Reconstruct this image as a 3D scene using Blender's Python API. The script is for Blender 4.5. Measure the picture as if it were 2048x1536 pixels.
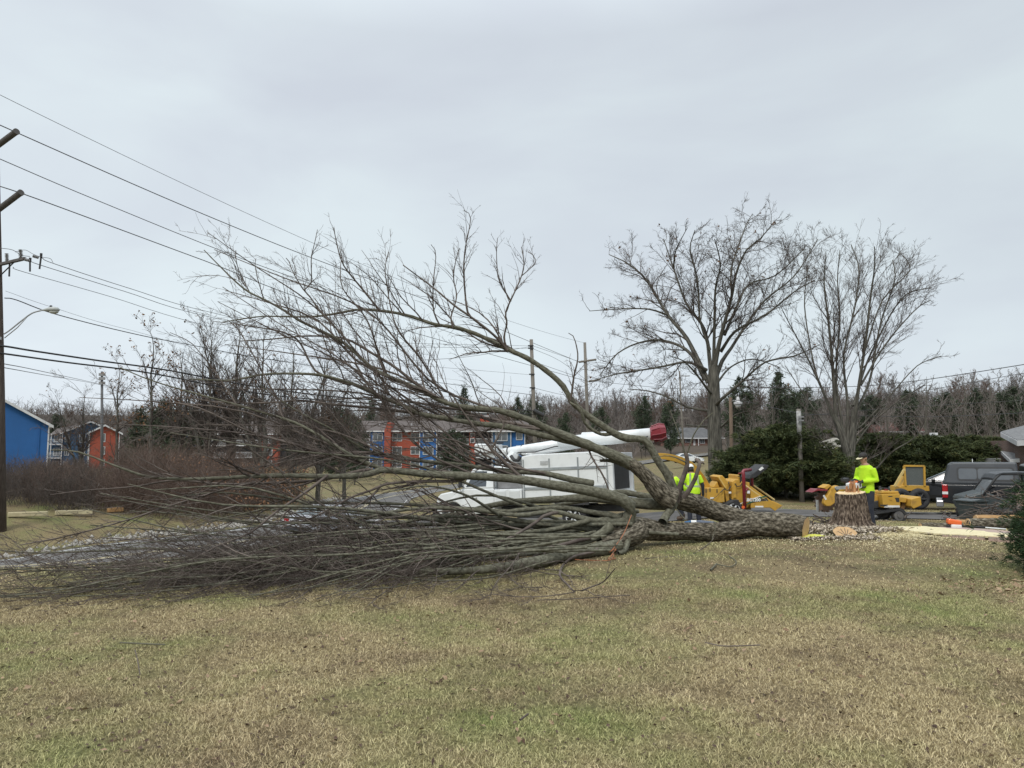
import bpy, math, random
import numpy as np
from mathutils import Vector, Matrix
for o in list(bpy.data.objects): bpy.data.objects.remove(o)
SC = bpy.context.scene
COL = SC.collection
R = math.radians
# ------------------------------------------------------------------ camera
F = 1500.0; CAMZ = 1.6; PITCH = math.atan((905-768)/F)
cam = bpy.data.cameras.new('camera'); camo = bpy.data.objects.new('camera', cam); COL.objects.link(camo)
cam.sensor_width = 36; cam.lens = 36*F/2048; cam.clip_start = .1; cam.clip_end = 3000
camo.location = (0, 0, CAMZ); camo.rotation_euler = (R(90)+PITCH, 0, 0)
SC.camera = camo
SC.render.resolution_x = 1024; SC.render.resolution_y = 768
# ------------------------------------------------------------------ sky and sun
SUN_EL, SUN_AZ = R(48), R(205)
w = bpy.data.worlds.new('World'); SC.world = w; w.use_nodes = True
nt = w.node_tree; nt.nodes.clear()
def N(nt, typ, **kw):
    n = nt.nodes.new(typ)
    for k, v in kw.items():
        if k.startswith('i_'): n.inputs[k[2:].replace('_', ' ')].default_value = v
        else: setattr(n, k, v)
    return n
out = N(nt, 'ShaderNodeOutputWorld'); bg = N(nt, 'ShaderNodeBackground')
sky = N(nt, 'ShaderNodeTexSky', sky_type='NISHITA', sun_disc=False, sun_elevation=SUN_EL, sun_rotation=SUN_AZ)
tc = N(nt, 'ShaderNodeTexCoord'); mp = N(nt, 'ShaderNodeMapping'); mp.inputs['Scale'].default_value = (1.0, 1.0, 2.6)
nz = N(nt, 'ShaderNodeTexNoise', i_Scale=1.8, i_Detail=5.0, i_Roughness=.5); nz.inputs['Distortion'].default_value = .35
rp = N(nt, 'ShaderNodeValToRGB')
e = rp.color_ramp.elements
e[0].position = .36; e[0].color = (5.1, 5.5, 6.05, 1); e[1].position = .64; e[1].color = (5.95, 6.6, 6.9, 1)
m = e.new(.5); m.color = (5.5, 6.0, 6.45, 1)
nt.links.new(tc.outputs['Generated'], mp.inputs['Vector']); nt.links.new(mp.outputs[0], nz.inputs['Vector'])
nt.links.new(nz.outputs[0], rp.inputs[0])
# the cloud deck gets a little lighter towards the horizon
sx = N(nt, 'ShaderNodeSeparateXYZ'); nt.links.new(tc.outputs['Generated'], sx.inputs[0])
gr = N(nt, 'ShaderNodeMapRange'); gr.inputs['From Min'].default_value = 0; gr.inputs['From Max'].default_value = .22
gr.inputs['To Min'].default_value = 1.13; gr.inputs['To Max'].default_value = 1.0
nt.links.new(sx.outputs['Z'], gr.inputs['Value'])
gl = N(nt, 'ShaderNodeMapRange'); gl.inputs['From Min'].default_value = -.7; gl.inputs['From Max'].default_value = .6
gl.inputs['To Min'].default_value = 1.10; gl.inputs['To Max'].default_value = .96
nt.links.new(sx.outputs['X'], gl.inputs['Value'])
mm = N(nt, 'ShaderNodeMath', operation='MULTIPLY'); nt.links.new(gr.outputs[0], mm.inputs[0]); nt.links.new(gl.outputs[0], mm.inputs[1])
# an overcast deck is brightest overhead
gu = N(nt, 'ShaderNodeMapRange'); gu.inputs['From Min'].default_value = .50; gu.inputs['From Max'].default_value = .95
gu.inputs['To Min'].default_value = 1.0; gu.inputs['To Max'].default_value = 2.3
nt.links.new(sx.outputs['Z'], gu.inputs['Value'])
m2 = N(nt, 'ShaderNodeMath', operation='MULTIPLY'); nt.links.new(mm.outputs[0], m2.inputs[0]); nt.links.new(gu.outputs[0], m2.inputs[1]); mm = m2
vm = N(nt, 'ShaderNodeVectorMath', operation='SCALE'); nt.links.new(rp.outputs[0], vm.inputs[0]); nt.links.new(mm.outputs[0], vm.inputs['Scale'])
mx = N(nt, 'ShaderNodeMixRGB'); mx.inputs[0].default_value = .93
nt.links.new(sky.outputs[0], mx.inputs[1]); nt.links.new(vm.outputs[0], mx.inputs[2])
nt.links.new(mx.outputs[0], bg.inputs[0]); bg.inputs[1].default_value = .1
nt.links.new(bg.outputs[0], out.inputs[0])
sl = bpy.data.lights.new('sun', 'SUN'); sl.energy = 1.5; sl.angle = R(14); sl.color = (1, .96, .9)
so = bpy.data.objects.new('sun', sl); COL.objects.link(so)
so.rotation_euler = Vector((math.sin(SUN_AZ)*math.cos(SUN_EL), math.cos(SUN_AZ)*math.cos(SUN_EL), math.sin(SUN_EL))).to_track_quat('Z', 'Y').to_euler()
SC.view_settings.view_transform = 'Standard'; SC.view_settings.look = 'None'; SC.view_settings.gamma = 1
SC.view_settings.exposure = 0.3
SC.render.engine = 'CYCLES'
# ------------------------------------------------------------------ helpers
def W(px, py, Y):
    """world point seen at photograph position px, py when it stands Y metres ahead"""
    u = (px-1024)/F; v = -(py-768)/F
    y = math.cos(PITCH)-v*math.sin(PITCH); z = math.sin(PITCH)+v*math.cos(PITCH)
    return np.array((u*Y/y, Y, CAMZ+z*Y/y))
def vnoise(x, y, seed=0):
    x = np.asarray(x, float); y = np.asarray(y, float)
    xi = np.floor(x).astype(int); yi = np.floor(y).astype(int); fx = x-xi; fy = y-yi
    fx = fx*fx*(3-2*fx); fy = fy*fy*(3-2*fy)
    def h(a, b):
        s = np.sin(a*127.1+b*311.7+seed*74.7)*43758.5453
        return s-np.floor(s)
    return (h(xi, yi)*(1-fx)+h(xi+1, yi)*fx)*(1-fy)+(h(xi, yi+1)*(1-fx)+h(xi+1, yi+1)*fx)*fy
def fbm(x, y, seed=0, o=4):
    s = 0; a = .5
    for i in range(o): s = s+a*vnoise(x*2**i, y*2**i, seed+i); a *= .5
    return s/(1-.5**o)
def tag(o, label=None, cat=None, group=None, kind=None):
    if label: o['label'] = label
    if cat: o['category'] = cat
    if group: o['group'] = group
    if kind: o['kind'] = kind
    return o
def empty(name, loc, rz=0, rx=0, ry=0):
    o = bpy.data.objects.new(name, None); COL.objects.link(o); o.location = loc; o.rotation_euler = (rx, ry, rz)
    o.empty_display_size = .2
    return o
def mesh_np(name, v, f, mat, parent=None, smooth=False, uv=None, attr=None, loc=None):
    """v (n,3); f (m,k) all faces of the same k, or list of such arrays"""
    me = bpy.data.meshes.new(name)
    fl = f if isinstance(f, list) else [f]
    fl = [np.asarray(a) for a in fl if len(a)]
    v = np.asarray(v, dtype=np.float32)
    me.vertices.add(len(v)); me.vertices.foreach_set('co', v.ravel())
    nl = sum(a.size for a in fl); nf = sum(len(a) for a in fl)
    me.loops.add(nl); me.polygons.add(nf)
    me.loops.foreach_set('vertex_index', np.concatenate([a.ravel() for a in fl]).astype(np.int32))
    tot = np.concatenate([np.full(len(a), a.shape[1]) for a in fl]); st = np.concatenate([[0], np.cumsum(tot)[:-1]])
    me.polygons.foreach_set('loop_start', st.astype(np.int32)); me.polygons.foreach_set('loop_total', tot.astype(np.int32))
    if uv is not None:
        l = me.uv_layers.new(name='UVMap'); idx = np.concatenate([a.ravel() for a in fl])
        l.data.foreach_set('uv', np.asarray(uv, dtype=np.float32)[idx].ravel())
    if attr is not None:
        a = me.attributes.new('rnd', 'FLOAT', 'POINT'); a.data.foreach_set('value', np.asarray(attr, dtype=np.float32))
    me.update(calc_edges=True); me.validate()
    if smooth: me.polygons.foreach_set('use_smooth', np.ones(nf, dtype=bool))
    me.materials.append(mat)
    o = bpy.data.objects.new(name, me); COL.objects.link(o)
    if parent: o.parent = parent
    if loc is not None: o.location = loc
    return o
class MB:
    def __init__(s): s.v = []; s.f = []
    def add(s, vs, fs):
        n = len(s.v); s.v += [tuple(map(float, p)) for p in vs]; s.f += [tuple(i+n for i in f) for f in fs]; return s
    def box(s, c, d, rx=0, ry=0, rz=0):
        M = Matrix.Rotation(rz, 3, 'Z') @ Matrix.Rotation(ry, 3, 'Y') @ Matrix.Rotation(rx, 3, 'X')
        vs = [Vector(c)+M @ Vector((sx*d[0]/2, sy*d[1]/2, sz*d[2]/2)) for sx in (-1, 1) for sy in (-1, 1) for sz in (-1, 1)]
        return s.add(vs, [(0, 1, 3, 2), (4, 6, 7, 5), (0, 4, 5, 1), (2, 3, 7, 6), (0, 2, 6, 4), (1, 5, 7, 3)])
    def prism(s, prof, y0, y1, y0b=None, y1b=None):
        """prof: (x, z) outline in order, between two y values"""
        n = len(prof); vs = [(x, y0, z) for x, z in prof]+[(x, y1, z) for x, z in prof]
        a = sum(prof[i][0]*prof[(i+1) % n][1]-prof[(i+1) % n][0]*prof[i][1] for i in range(n))
        fs = [tuple(range(n)), tuple(range(2*n-1, n-1, -1))]+[(i, i+n, (i+1) % n+n, (i+1) % n) for i in range(n)]
        if (a < 0) == (y0 < y1): fs = [f[::-1] for f in fs]
        return s.add(vs, fs)
    def loft(s, secs, cap=True):
        n = len(secs[0]); vs = [p for sec in secs for p in sec]; fs = []
        for i in range(len(secs)-1):
            for j in range(n):
                k = (j+1) % n; fs.append((i*n+j, i*n+k, (i+1)*n+k, (i+1)*n+j))
        if cap: fs += [tuple(range(n))[::-1], tuple((len(secs)-1)*n+j for j in range(n))]
        return s.add(vs, fs)
    def tube(s, pts, r, k=8, cap=True):
        pts = [Vector(p) for p in pts]; n = len(pts)
        rs = r if hasattr(r, '__len__') else [r]*n; secs = []
        prev = None
        for i, p in enumerate(pts):
            t = (pts[min(i+1, n-1)]-pts[max(i-1, 0)]).normalized()
            if prev is None: a = t.orthogonal().normalized()
            else:
                a = prev-t*prev.dot(t); a = a.normalized() if a.length > 1e-6 else t.orthogonal().normalized()
            prev = a; b = t.cross(a)
            secs.append([p+(a*math.cos(q*2*math.pi/k)+b*math.sin(q*2*math.pi/k))*rs[i] for q in range(k)])
        return s.loft(secs, cap)
    def cyl(s, p0, p1, r0, r1=None, k=16): return s.tube([p0, p1], [r0, r0 if r1 is None else r1], k)
    def ring(s, c, ax, r, t, w=None, k=20, kk=8):
        """torus round axis ax"""
        ax = Vector(ax).normalized(); a = ax.orthogonal().normalized(); b = ax.cross(a); c = Vector(c); secs = []
        for i in range(k):
            q = i*2*math.pi/k; d = a*math.cos(q)+b*math.sin(q)
            secs.append([c+d*(r+t*math.cos(j*2*math.pi/kk))+ax*((w or t)*math.sin(j*2*math.pi/kk)) for j in range(kk)])
        secs.append(secs[0]); return s.loft(secs, False)
    def ball(s, c, d, k=12, m=8):
        secs = []
        for i in range(m+1):
            a = math.pi*i/m; rr = max(math.sin(a), .01)
            secs.append([(c[0]+d[0]*rr*math.cos(j*2*math.pi/k), c[1]+d[1]*rr*math.sin(j*2*math.pi/k), c[2]-d[2]*math.cos(a)) for j in range(k)])
        return s.loft(secs)
    def quad(s, a, b, c, d): return s.add([a, b, c, d], [(0, 1, 2, 3)])
    def build(s, name, mat, parent=None, bevel=0, smooth=False, loc=None, sub=0):
        me = bpy.data.meshes.new(name); me.from_pydata(s.v, [], s.f); me.update(); me.materials.append(mat)
        if smooth: me.polygons.foreach_set('use_smooth', np.ones(len(me.polygons), dtype=bool))
        o = bpy.data.objects.new(name, me); COL.objects.link(o)
        if parent: o.parent = parent
        if loc is not None: o.location = loc
        if bevel:
            b = o.modifiers.new('bevel', 'BEVEL'); b.width = bevel; b.segments = 2; b.limit_method = 'ANGLE'; b.angle_limit = R(40)
        if sub: q = o.modifiers.new('sub', 'SUBSURF'); q.levels = sub; q.render_levels = sub
        return o
# ------------------------------------------------------------------ materials
MATS = {}
def mat(name, c1, c2=None, sc=8, rough=.8, metal=0, bump=0, bsc=40, stretch=(1, 1, 1), uv=False, spec=.5, detail=6, lo=.35, hi=.65, c3=None, coat=0):
    if name in MATS: return MATS[name]
    m = bpy.data.materials.new(name); m.use_nodes = True; nt = m.node_tree; b = nt.nodes['Principled BSDF']; L = nt.links
    b.inputs['Roughness'].default_value = rough; b.inputs['Metallic'].default_value = metal
    b.inputs['Specular IOR Level'].default_value = spec; b.inputs['Coat Weight'].default_value = coat
    tc = N(nt, 'ShaderNodeTexCoord'); mp = N(nt, 'ShaderNodeMapping'); mp.inputs['Scale'].default_value = stretch
    L.new(tc.outputs['UV' if uv else 'Object'], mp.inputs[0])
    c2 = c2 or tuple(x*.8 for x in c1)
    nz = N(nt, 'ShaderNodeTexNoise', i_Scale=sc, i_Detail=detail, i_Roughness=.6); L.new(mp.outputs[0], nz.inputs[0])
    rp = N(nt, 'ShaderNodeValToRGB'); e = rp.color_ramp.elements
    e[0].position = lo; e[0].color = (*c1, 1); e[1].position = hi; e[1].color = (*c2, 1)
    if c3: q = e.new((lo+hi)/2); q.color = (*c3, 1)
    L.new(nz.outputs[0], rp.inputs[0]); L.new(rp.outputs[0], b.inputs['Base Color'])
    if bump:
        n2 = N(nt, 'ShaderNodeTexNoise', i_Scale=bsc, i_Detail=8.0, i_Roughness=.65); L.new(mp.outputs[0], n2.inputs[0])
        bp = N(nt, 'ShaderNodeBump', i_Strength=bump, i_Distance=.02); L.new(n2.outputs[0], bp.inputs['Height']); L.new(bp.outputs[0], b.inputs['Normal'])
    MATS[name] = m; return m
def paint(name, c, rough=.35, dirt=.12, coat=.3):
    c2 = tuple(x*(1-dirt)+dirt*.25 for x in c)
    return mat(name, c, c2, sc=3, rough=rough, coat=coat, lo=.45, hi=.75)
def glass(name, c=(.03, .035, .04), rough=.08):
    m = mat(name, c, tuple(x*1.3 for x in c), sc=2, rough=rough, spec=.8); return m
# ------------------------------------------------------------------ terrain
GP = []
for X in (-10, -5, 0, 5, 10, 15, 22): 
    for Y in (-10, 0, 4, 8): GP.append((X, Y, 0))
for X, Y, z in ((-22, -10, 0), (-22, 2, -.3), (-16, 8, -.35), (-10, 11, -.2), (-3, 12, 0), (2, 13.5, 0), (6, 15, 0), (10, 15, 0), (15, 14, .05), (20, 14, .1),
                (-12, 17, -1.1), (-6, 17.5, -.75), (0, 17.5, -.2), (6, 18, -.15), (11, 18, -.2), (40, 0, .2), (40, 20, .1), (30, 30, -.2), (-45, -10, -.5)): GP.append((X, Y, z))
for px, py, Y in ((0, 1158, 24), (0, 1132, 26.7), (0, 1109, 30), (0, 1045, 32.6), (250, 1030, 37), (250, 1098, 30.5), (450, 1032, 42), (60, 975, 102), (200, 935, 165),
                  (650, 1068, 37), (480, 1085, 33), (740, 1004, 57), (850, 982, 75), (950, 966, 97), (915, 998, 50), (930, 1052, 31), (1120, 1050, 29), (1270, 1045, 27),
                  (1440, 1026, 26), (1560, 1020, 27), (1800, 1040, 21), (1950, 1030, 24), (1600, 1002, 33), (1750, 1000, 35), (1950, 1000, 36), (1432, 962, 40), (1250, 985, 42),
                  (1420, 940, 90), (1380, 893, 190), (800, 946, 155), (1000, 944, 150), (1900, 960, 60), (1700, 900, 120), (500, 990, 60), (300, 980, 70), (-400, 1080, 30), (-600, 1000, 60)):
    GP.append(tuple(W(px, py, Y)))
for X, Y, z in ((-190, 120, -4), (-170, 200, 0), (-80, 230, 4), (0, 235, 5), (90, 215, 6), (180, 180, 7), (250, 90, 4), (250, 0, 2), (-250, 0, -2), (0, -150, 0), (-150, -120, 0), (150, -120, 0),
                (-260, 330, 16), (-100, 340, 15), (0, 340, 16), (120, 320, 18), (260, 280, 18), (-150, 600, 28), (100, 600, 32), (400, 450, 30), (-450, 450, 26), (-500, 100, 5), (500, 100, 8), (0, -500, 0), (-500, -400, 0), (500, -400, 0)):
    GP.append((X, Y, z))
GP = np.array(GP)
def _wp(x, y):   # compress far distances so that near control points keep their weight
    r = np.hypot(x, y)+1e-6; k = np.log1p(r/12)*12/r
    return x*k, y*k
def _U(r): return r*r*np.log(r+1e-9)
_gx, _gy = _wp(GP[:, 0], GP[:, 1]); _n = len(GP)
_K = _U(np.hypot(_gx[:, None]-_gx, _gy[:, None]-_gy))+np.eye(_n)*.04
_P = np.c_[np.ones(_n), _gx, _gy]
_S = np.linalg.solve(np.block([[_K, _P], [_P.T, np.zeros((3, 3))]]), np.r_[GP[:, 2], 0, 0, 0])
def _tps(X, Y):
    X = np.asarray(X, float); Y = np.asarray(Y, float); sh = X.shape; X = X.ravel(); Y = Y.ravel(); o = np.empty(len(X))
    for i in range(0, len(X), 40000):
        a, b = _wp(X[i:i+40000], Y[i:i+40000])
        o[i:i+40000] = _U(np.hypot(a[:, None]-_gx, b[:, None]-_gy)) @ _S[:_n]+_S[_n]+a*_S[_n+1]+b*_S[_n+2]
    return o.reshape(sh)
ROAD = np.array([(-75, -8), (-52, 6), (-33, 16), (-18.9, 25.5), (-12.3, 32), (-10.2, 40), (-10, 50), (-10.5, 60), (-8.7, 76), (-4, 97), (8, 122), (30, 150), (60, 170)], float)
DRIVE = np.array([(-8.6, 39), (-3, 32.6), (3, 28.6), (8, 25.6), (13, 23.6), (18, 22), (26, 20), (40, 18)], float)
def smooth(P, n=8):
    P = np.asarray(P, float); Q = np.vstack([2*P[0]-P[1], P, 2*P[-1]-P[-2]]); o = []
    for i in range(1, len(Q)-2):
        for k in range(n):
            t = k/n; a, b, c, d = Q[i-1:i+3]
            o.append(.5*((2*b)+(-a+c)*t+(2*a-5*b+4*c-d)*t*t+(-a+3*b-3*c+d)*t**3))
    o.append(P[-1]); return np.array(o)
RS = smooth(ROAD, 10); DS = smooth(DRIVE, 10)
def dist_to(path, X, Y):
    X = np.asarray(X, float).ravel(); Y = np.asarray(Y, float).ravel(); o = np.full(len(X), 1e9)
    for a, b in zip(path[:-1], path[1:]):
        d = b-a; L = d @ d; t = np.clip(((X-a[0])*d[0]+(Y-a[1])*d[1])/L, 0, 1)
        o = np.minimum(o, np.hypot(X-a[0]-t*d[0], Y-a[1]-t*d[1]))
    return o
def ground(X, Y, rough=True):
    X = np.asarray(X, float); Y = np.asarray(Y, float)
    z = _tps(X, Y)
    if rough:
        r = np.hypot(X, Y)
        q = np.minimum(dist_to(RS, X, Y)-3.4, dist_to(DS, X, Y)-2.7).reshape(z.shape); kk = np.clip(q/1.5, 0, 1)
        z = z+kk*((fbm(X*.35, Y*.35, 3)-.5)*.10+(fbm(X*2.1, Y*2.1, 9)-.5)*.03*np.clip(1-r/60, 0, 1))
        z = z+(fbm(X*.02, Y*.02, 5)-.5)*5*np.clip((r-120)/150, 0, 1)
        for path, hw in ((RS, 3.1), (DS, 2.6)):
            d = dist_to(path, X, Y).reshape(z.shape); k = np.clip((hw-.5-d)/.5, 0, 1)
            z = z-k*.09
    return z
def gz(x, y): return float(ground(np.array([x]), np.array([y]))[0])
# grass colours: patches of straw, green and bare brown, shared by the lawn sheet and the blades
def grass_nodes(m, blade=False):
    nt = m.node_tree; L = nt.links; b = nt.nodes['Principled BSDF']; b.inputs['Roughness'].default_value = .9; b.inputs['Specular IOR Level'].default_value = .15
    tc = N(nt, 'ShaderNodeTexCoord')
    def noise(sc, det=4, off=0):
        mp = N(nt, 'ShaderNodeMapping'); mp.inputs['Location'].default_value = (off, off*.7, 0); mp.inputs['Scale'].default_value = (1, 1, 0)
        n = N(nt, 'ShaderNodeTexNoise', i_Scale=sc, i_Detail=float(det), i_Roughness=.62); L.new(tc.outputs['Object'], mp.inputs[0]); L.new(mp.outputs[0], n.inputs[0]); return n.outputs[0]
    def ramp(src, a, c):
        r = N(nt, 'ShaderNodeMapRange'); r.inputs['From Min'].default_value = a; r.inputs['From Max'].default_value = c; L.new(src, r.inputs['Value']); return r.outputs[0]
    def mix(f, c1, c2):
        x = N(nt, 'ShaderNodeMixRGB')
        if hasattr(f, 'links'): L.new(f, x.inputs[0])
        else: x.inputs[0].default_value = f
        for i, c in ((1, c1), (2, c2)):
            if isinstance(c, tuple): x.inputs[i].default_value = (*c, 1)
            else: L.new(c, x.inputs[i])
        return x.outputs[0]
    g = ramp(noise(.45, 6, 3.1), .44, .68); br = ramp(noise(.6, 8, 11), .48, .66); fine = ramp(noise(26 if not blade else 9, 5, 5), .3, .7)
    soil = ramp(noise(4.2, 8, 20), .58, .70)
    if blade:
        at = N(nt, 'ShaderNodeAttribute', attribute_name='rnd'); pw = N(nt, 'ShaderNodeMath', operation='POWER'); pw.inputs[1].default_value = 1.2; L.new(at.outputs['Fac'], pw.inputs[0]); rnd = pw.outputs[0]
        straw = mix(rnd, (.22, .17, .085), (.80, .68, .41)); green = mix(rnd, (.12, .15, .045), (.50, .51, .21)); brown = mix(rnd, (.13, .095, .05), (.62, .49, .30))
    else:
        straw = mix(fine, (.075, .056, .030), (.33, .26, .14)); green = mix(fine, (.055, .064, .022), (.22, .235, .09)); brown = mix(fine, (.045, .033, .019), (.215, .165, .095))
    c = mix(g, straw, green); c = mix(br, c, brown)
    if blade:
        dk = N(nt, 'ShaderNodeMapRange'); dk.inputs['From Min'].default_value = .56; dk.inputs['From Max'].default_value = .68; dk.inputs['To Max'].default_value = .6; L.new(noise(4.2, 8, 20), dk.inputs['Value']); c = mix(dk.outputs[0], c, (.13, .085, .05))
    if not blade: c = mix(soil, c, (.07, .048, .032))
    sp = N(nt, 'ShaderNodeSeparateXYZ'); L.new(tc.outputs['Object'], sp.inputs[0]); wd = N(nt, 'ShaderNodeMath', operation='MULTIPLY_ADD'); wd.inputs[1].default_value = 40; L.new(noise(.03, 3, 7), wd.inputs[0]); L.new(sp.outputs[1], wd.inputs[2])
    c = mix(ramp(wd.outputs[0], 176, 190), c, (.085, .066, .05))
    L.new(c, b.inputs['Base Color'])
    if not blade:
        bp = N(nt, 'ShaderNodeBump', i_Strength=.8, i_Distance=.03); L.new(noise(38, 6, 2), bp.inputs['Height']); L.new(bp.outputs[0], b.inputs['Normal'])
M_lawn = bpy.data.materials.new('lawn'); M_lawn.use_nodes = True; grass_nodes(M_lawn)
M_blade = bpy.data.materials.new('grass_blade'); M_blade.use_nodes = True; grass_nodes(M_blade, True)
rad = np.concatenate([[0.01], np.geomspace(.8, 900, 190)]); na = 420
ang = np.linspace(-1, 1, na, endpoint=False)   # centred on +Y, denser ahead
ang = math.pi/2-np.sign(ang)*np.abs(ang)**1.5*math.pi
RR, AA = np.meshgrid(rad, ang, indexing='ij'); GX = RR*np.cos(AA); GY = RR*np.sin(AA); GZ = ground(GX, GY)
idx = np.arange(RR.size).reshape(RR.shape); nx = np.roll(idx, -1, axis=1)
ff = np.stack([idx[:-1], idx[1:], nx[1:], nx[:-1]], -1).reshape(-1, 4)
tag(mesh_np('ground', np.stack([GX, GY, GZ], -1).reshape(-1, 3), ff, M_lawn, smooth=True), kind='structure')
M_asph = mat('asphalt', (.135, .13, .124), (.18, .174, .167), sc=1.4, rough=1.0, bump=.2, bsc=90, spec=.03)
M_drive = mat('driveway_asphalt', (.10, .096, .093), (.155, .148, .142), sc=1.1, rough=1.0, bump=.4, bsc=60, spec=.03)
def strip(name, path, o0, o1, dz, m, kind='structure', cross=8):
    t = np.gradient(path, axis=0); t /= np.linalg.norm(t, axis=1)[:, None]; nrm = np.c_[t[:, 1], -t[:, 0]]
    offs = np.linspace(o0, o1, cross+1); V = []
    for k in offs:
        p = path+nrm*k; V.append(np.c_[p, ground(p[:, 0], p[:, 1], False)+dz])
    V = np.array(V); i = np.arange(V.shape[0]*V.shape[1]).reshape(V.shape[:2])
    f = np.stack([i[:-1, :-1], i[:-1, 1:], i[1:, 1:], i[1:, :-1]], -1).reshape(-1, 4)
    o = mesh_np(name, V.reshape(-1, 3), f, m, smooth=True); return tag(o, kind=kind)
RSf = smooth(ROAD, 40); DSf = smooth(DRIVE, 30)
strip('road', RSf, -3.0, 3.0, .03, M_asph)
strip('driveway', DSf, -2.5, 2.5, .022, M_drive)
M_yline = mat('yellow_road_paint', (.5, .42, .25), (.35, .31, .22), sc=3, rough=.8)
M_wline = mat('white_road_paint', (.5, .5, .48), (.35, .35, .34), sc=3, rough=.8)
for off in (-.1, .1): strip('centre_line', RSf, off-.06, off+.06, .036, M_yline, cross=1)
strip('edge_line', RSf, -2.80, -2.68, .036, M_wline, cross=1)
strip('edge_line', RSf, 2.68, 2.80, .036, M_wline, cross=1)
# lawn blades
def blades(name, n, ymin, ymax, power, hmin, hmax, wmin, wmax, seed, xr=.74):
    rg = np.random.default_rng(seed); Y = ymin+(ymax-ymin)*rg.random(n)**power; X = (rg.random(n)*2-1)*(Y*xr+.5)
    ok = (dist_to(RS, X, Y) > 3.08) & (dist_to(DS, X, Y) > 2.6); X = X[ok]; Y = Y[ok]; n = len(X)
    cl = fbm(X*3, Y*3, 31); keep = rg.random(n) < .30+1.3*(cl-.22); X = X[keep]; Y = Y[keep]; n = len(X)
    Z = ground(X, Y); h = (hmin+(hmax-hmin)*rg.random(n)**1.5)*(.6+.8*fbm(X*1.3, Y*1.3, 40)); wd = wmin+(wmax-wmin)*rg.random(n)
    a = rg.random(n)*2*math.pi; b = rg.random(n)*2*math.pi; lean = .6+1.05*rg.random(n)**.6
    dx = np.cos(a)*wd/2; dy = np.sin(a)*wd/2; lx = np.cos(b)*np.sin(lean)*h; ly = np.sin(b)*np.sin(lean)*h; lz = np.cos(lean)*h
    lz = np.where(lean > 1.5, .008, lz)+.004
    P0 = np.stack([X-dx, Y-dy, Z-.004], -1); P1 = np.stack([X+dx, Y+dy, Z-.004], -1)
    mxx = X+lx*.55; mxy = Y+ly*.55; mz = Z+lz*.75
    P2 = np.stack([mxx+dx*.7, mxy+dy*.7, mz], -1); P3 = np.stack([mxx-dx*.7, mxy-dy*.7, mz], -1); P4 = np.stack([X+lx, Y+ly, Z+lz*.95], -1)
    V = np.stack([P0, P1, P2, P3, P4], 1).reshape(-1, 3); i = np.arange(n)[:, None]*5
    rnd = np.repeat(rg.random(n), 5)
    o = mesh_np(name, V, [i+np.array([[0, 1, 2, 3]]), i+np.array([[3, 2, 4]])], M_blade, attr=rnd)
    return o
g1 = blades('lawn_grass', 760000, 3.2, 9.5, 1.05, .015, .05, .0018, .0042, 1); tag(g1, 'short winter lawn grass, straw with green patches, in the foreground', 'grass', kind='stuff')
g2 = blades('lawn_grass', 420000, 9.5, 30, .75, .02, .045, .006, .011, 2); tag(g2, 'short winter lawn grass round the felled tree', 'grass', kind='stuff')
# ------------------------------------------------------------------ tubes and branching
def tubes(polys, k, uvs=True):
    """polys: list of (P (n,3), r (n,)) -> verts, quads, uv; grouped by n"""
    V = []; Fc = []; UV = []; base = 0; by = {}
    for P, r in polys: by.setdefault(len(P), []).append((P, r))
    for n, lst in by.items():
        P = np.array([a for a, _ in lst]); r = np.array([b for _, b in lst])
        v, f, u = tube_batch(P, r, k); V.append(v); Fc.append(f+base); UV.append(u); base += len(v)
    return np.vstack(V), np.vstack(Fc), np.vstack(UV)
def tube_batch(P, r, k):
    m, n, _ = P.shape
    T = np.gradient(P, axis=1); T /= np.linalg.norm(T, axis=2, keepdims=True)+1e-9
    mean = P[:, -1]-P[:, 0]; mean /= np.linalg.norm(mean, axis=1, keepdims=True)+1e-9
    ref = np.eye(3)[np.argmin(np.abs(mean), axis=1)][:, None, :]
    A = np.cross(T, np.broadcast_to(ref, T.shape)); A /= np.linalg.norm(A, axis=2, keepdims=True)+1e-9; B = np.cross(T, A)
    q = np.arange(k)*2*math.pi/k
    V = P[:, :, None, :]+r[:, :, None, None]*(A[:, :, None, :]*np.cos(q)[:, None]+B[:, :, None, :]*np.sin(q)[:, None])
    seg = np.concatenate([np.zeros((m, 1)), np.cumsum(np.linalg.norm(np.diff(P, axis=1), axis=2), axis=1)], 1)
    U = np.stack(np.broadcast_arrays(np.abs(q/math.pi-1)[None, None, :]*r[:, :1, None]*math.pi, seg[:, :, None]+np.arange(m)[:, None, None]*.37), -1)
    i = np.arange(m*n*k).reshape(m, n, k); j = np.roll(i, -1, axis=2)
    f = np.stack([i[:, :-1], j[:, :-1], j[:, 1:], i[:, 1:]], -1).reshape(-1, 4)
    return V.reshape(-1, 3), f, U.reshape(-1, 2)
def resample(P, r, n):
    P = np.asarray(P, float); s = np.r_[0, np.cumsum(np.linalg.norm(np.diff(P, axis=0), axis=1))]; t = np.linspace(0, s[-1], n)
    return np.stack([np.interp(t, s, P[:, k]) for k in range(3)], 1), np.interp(t, s, r)
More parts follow.
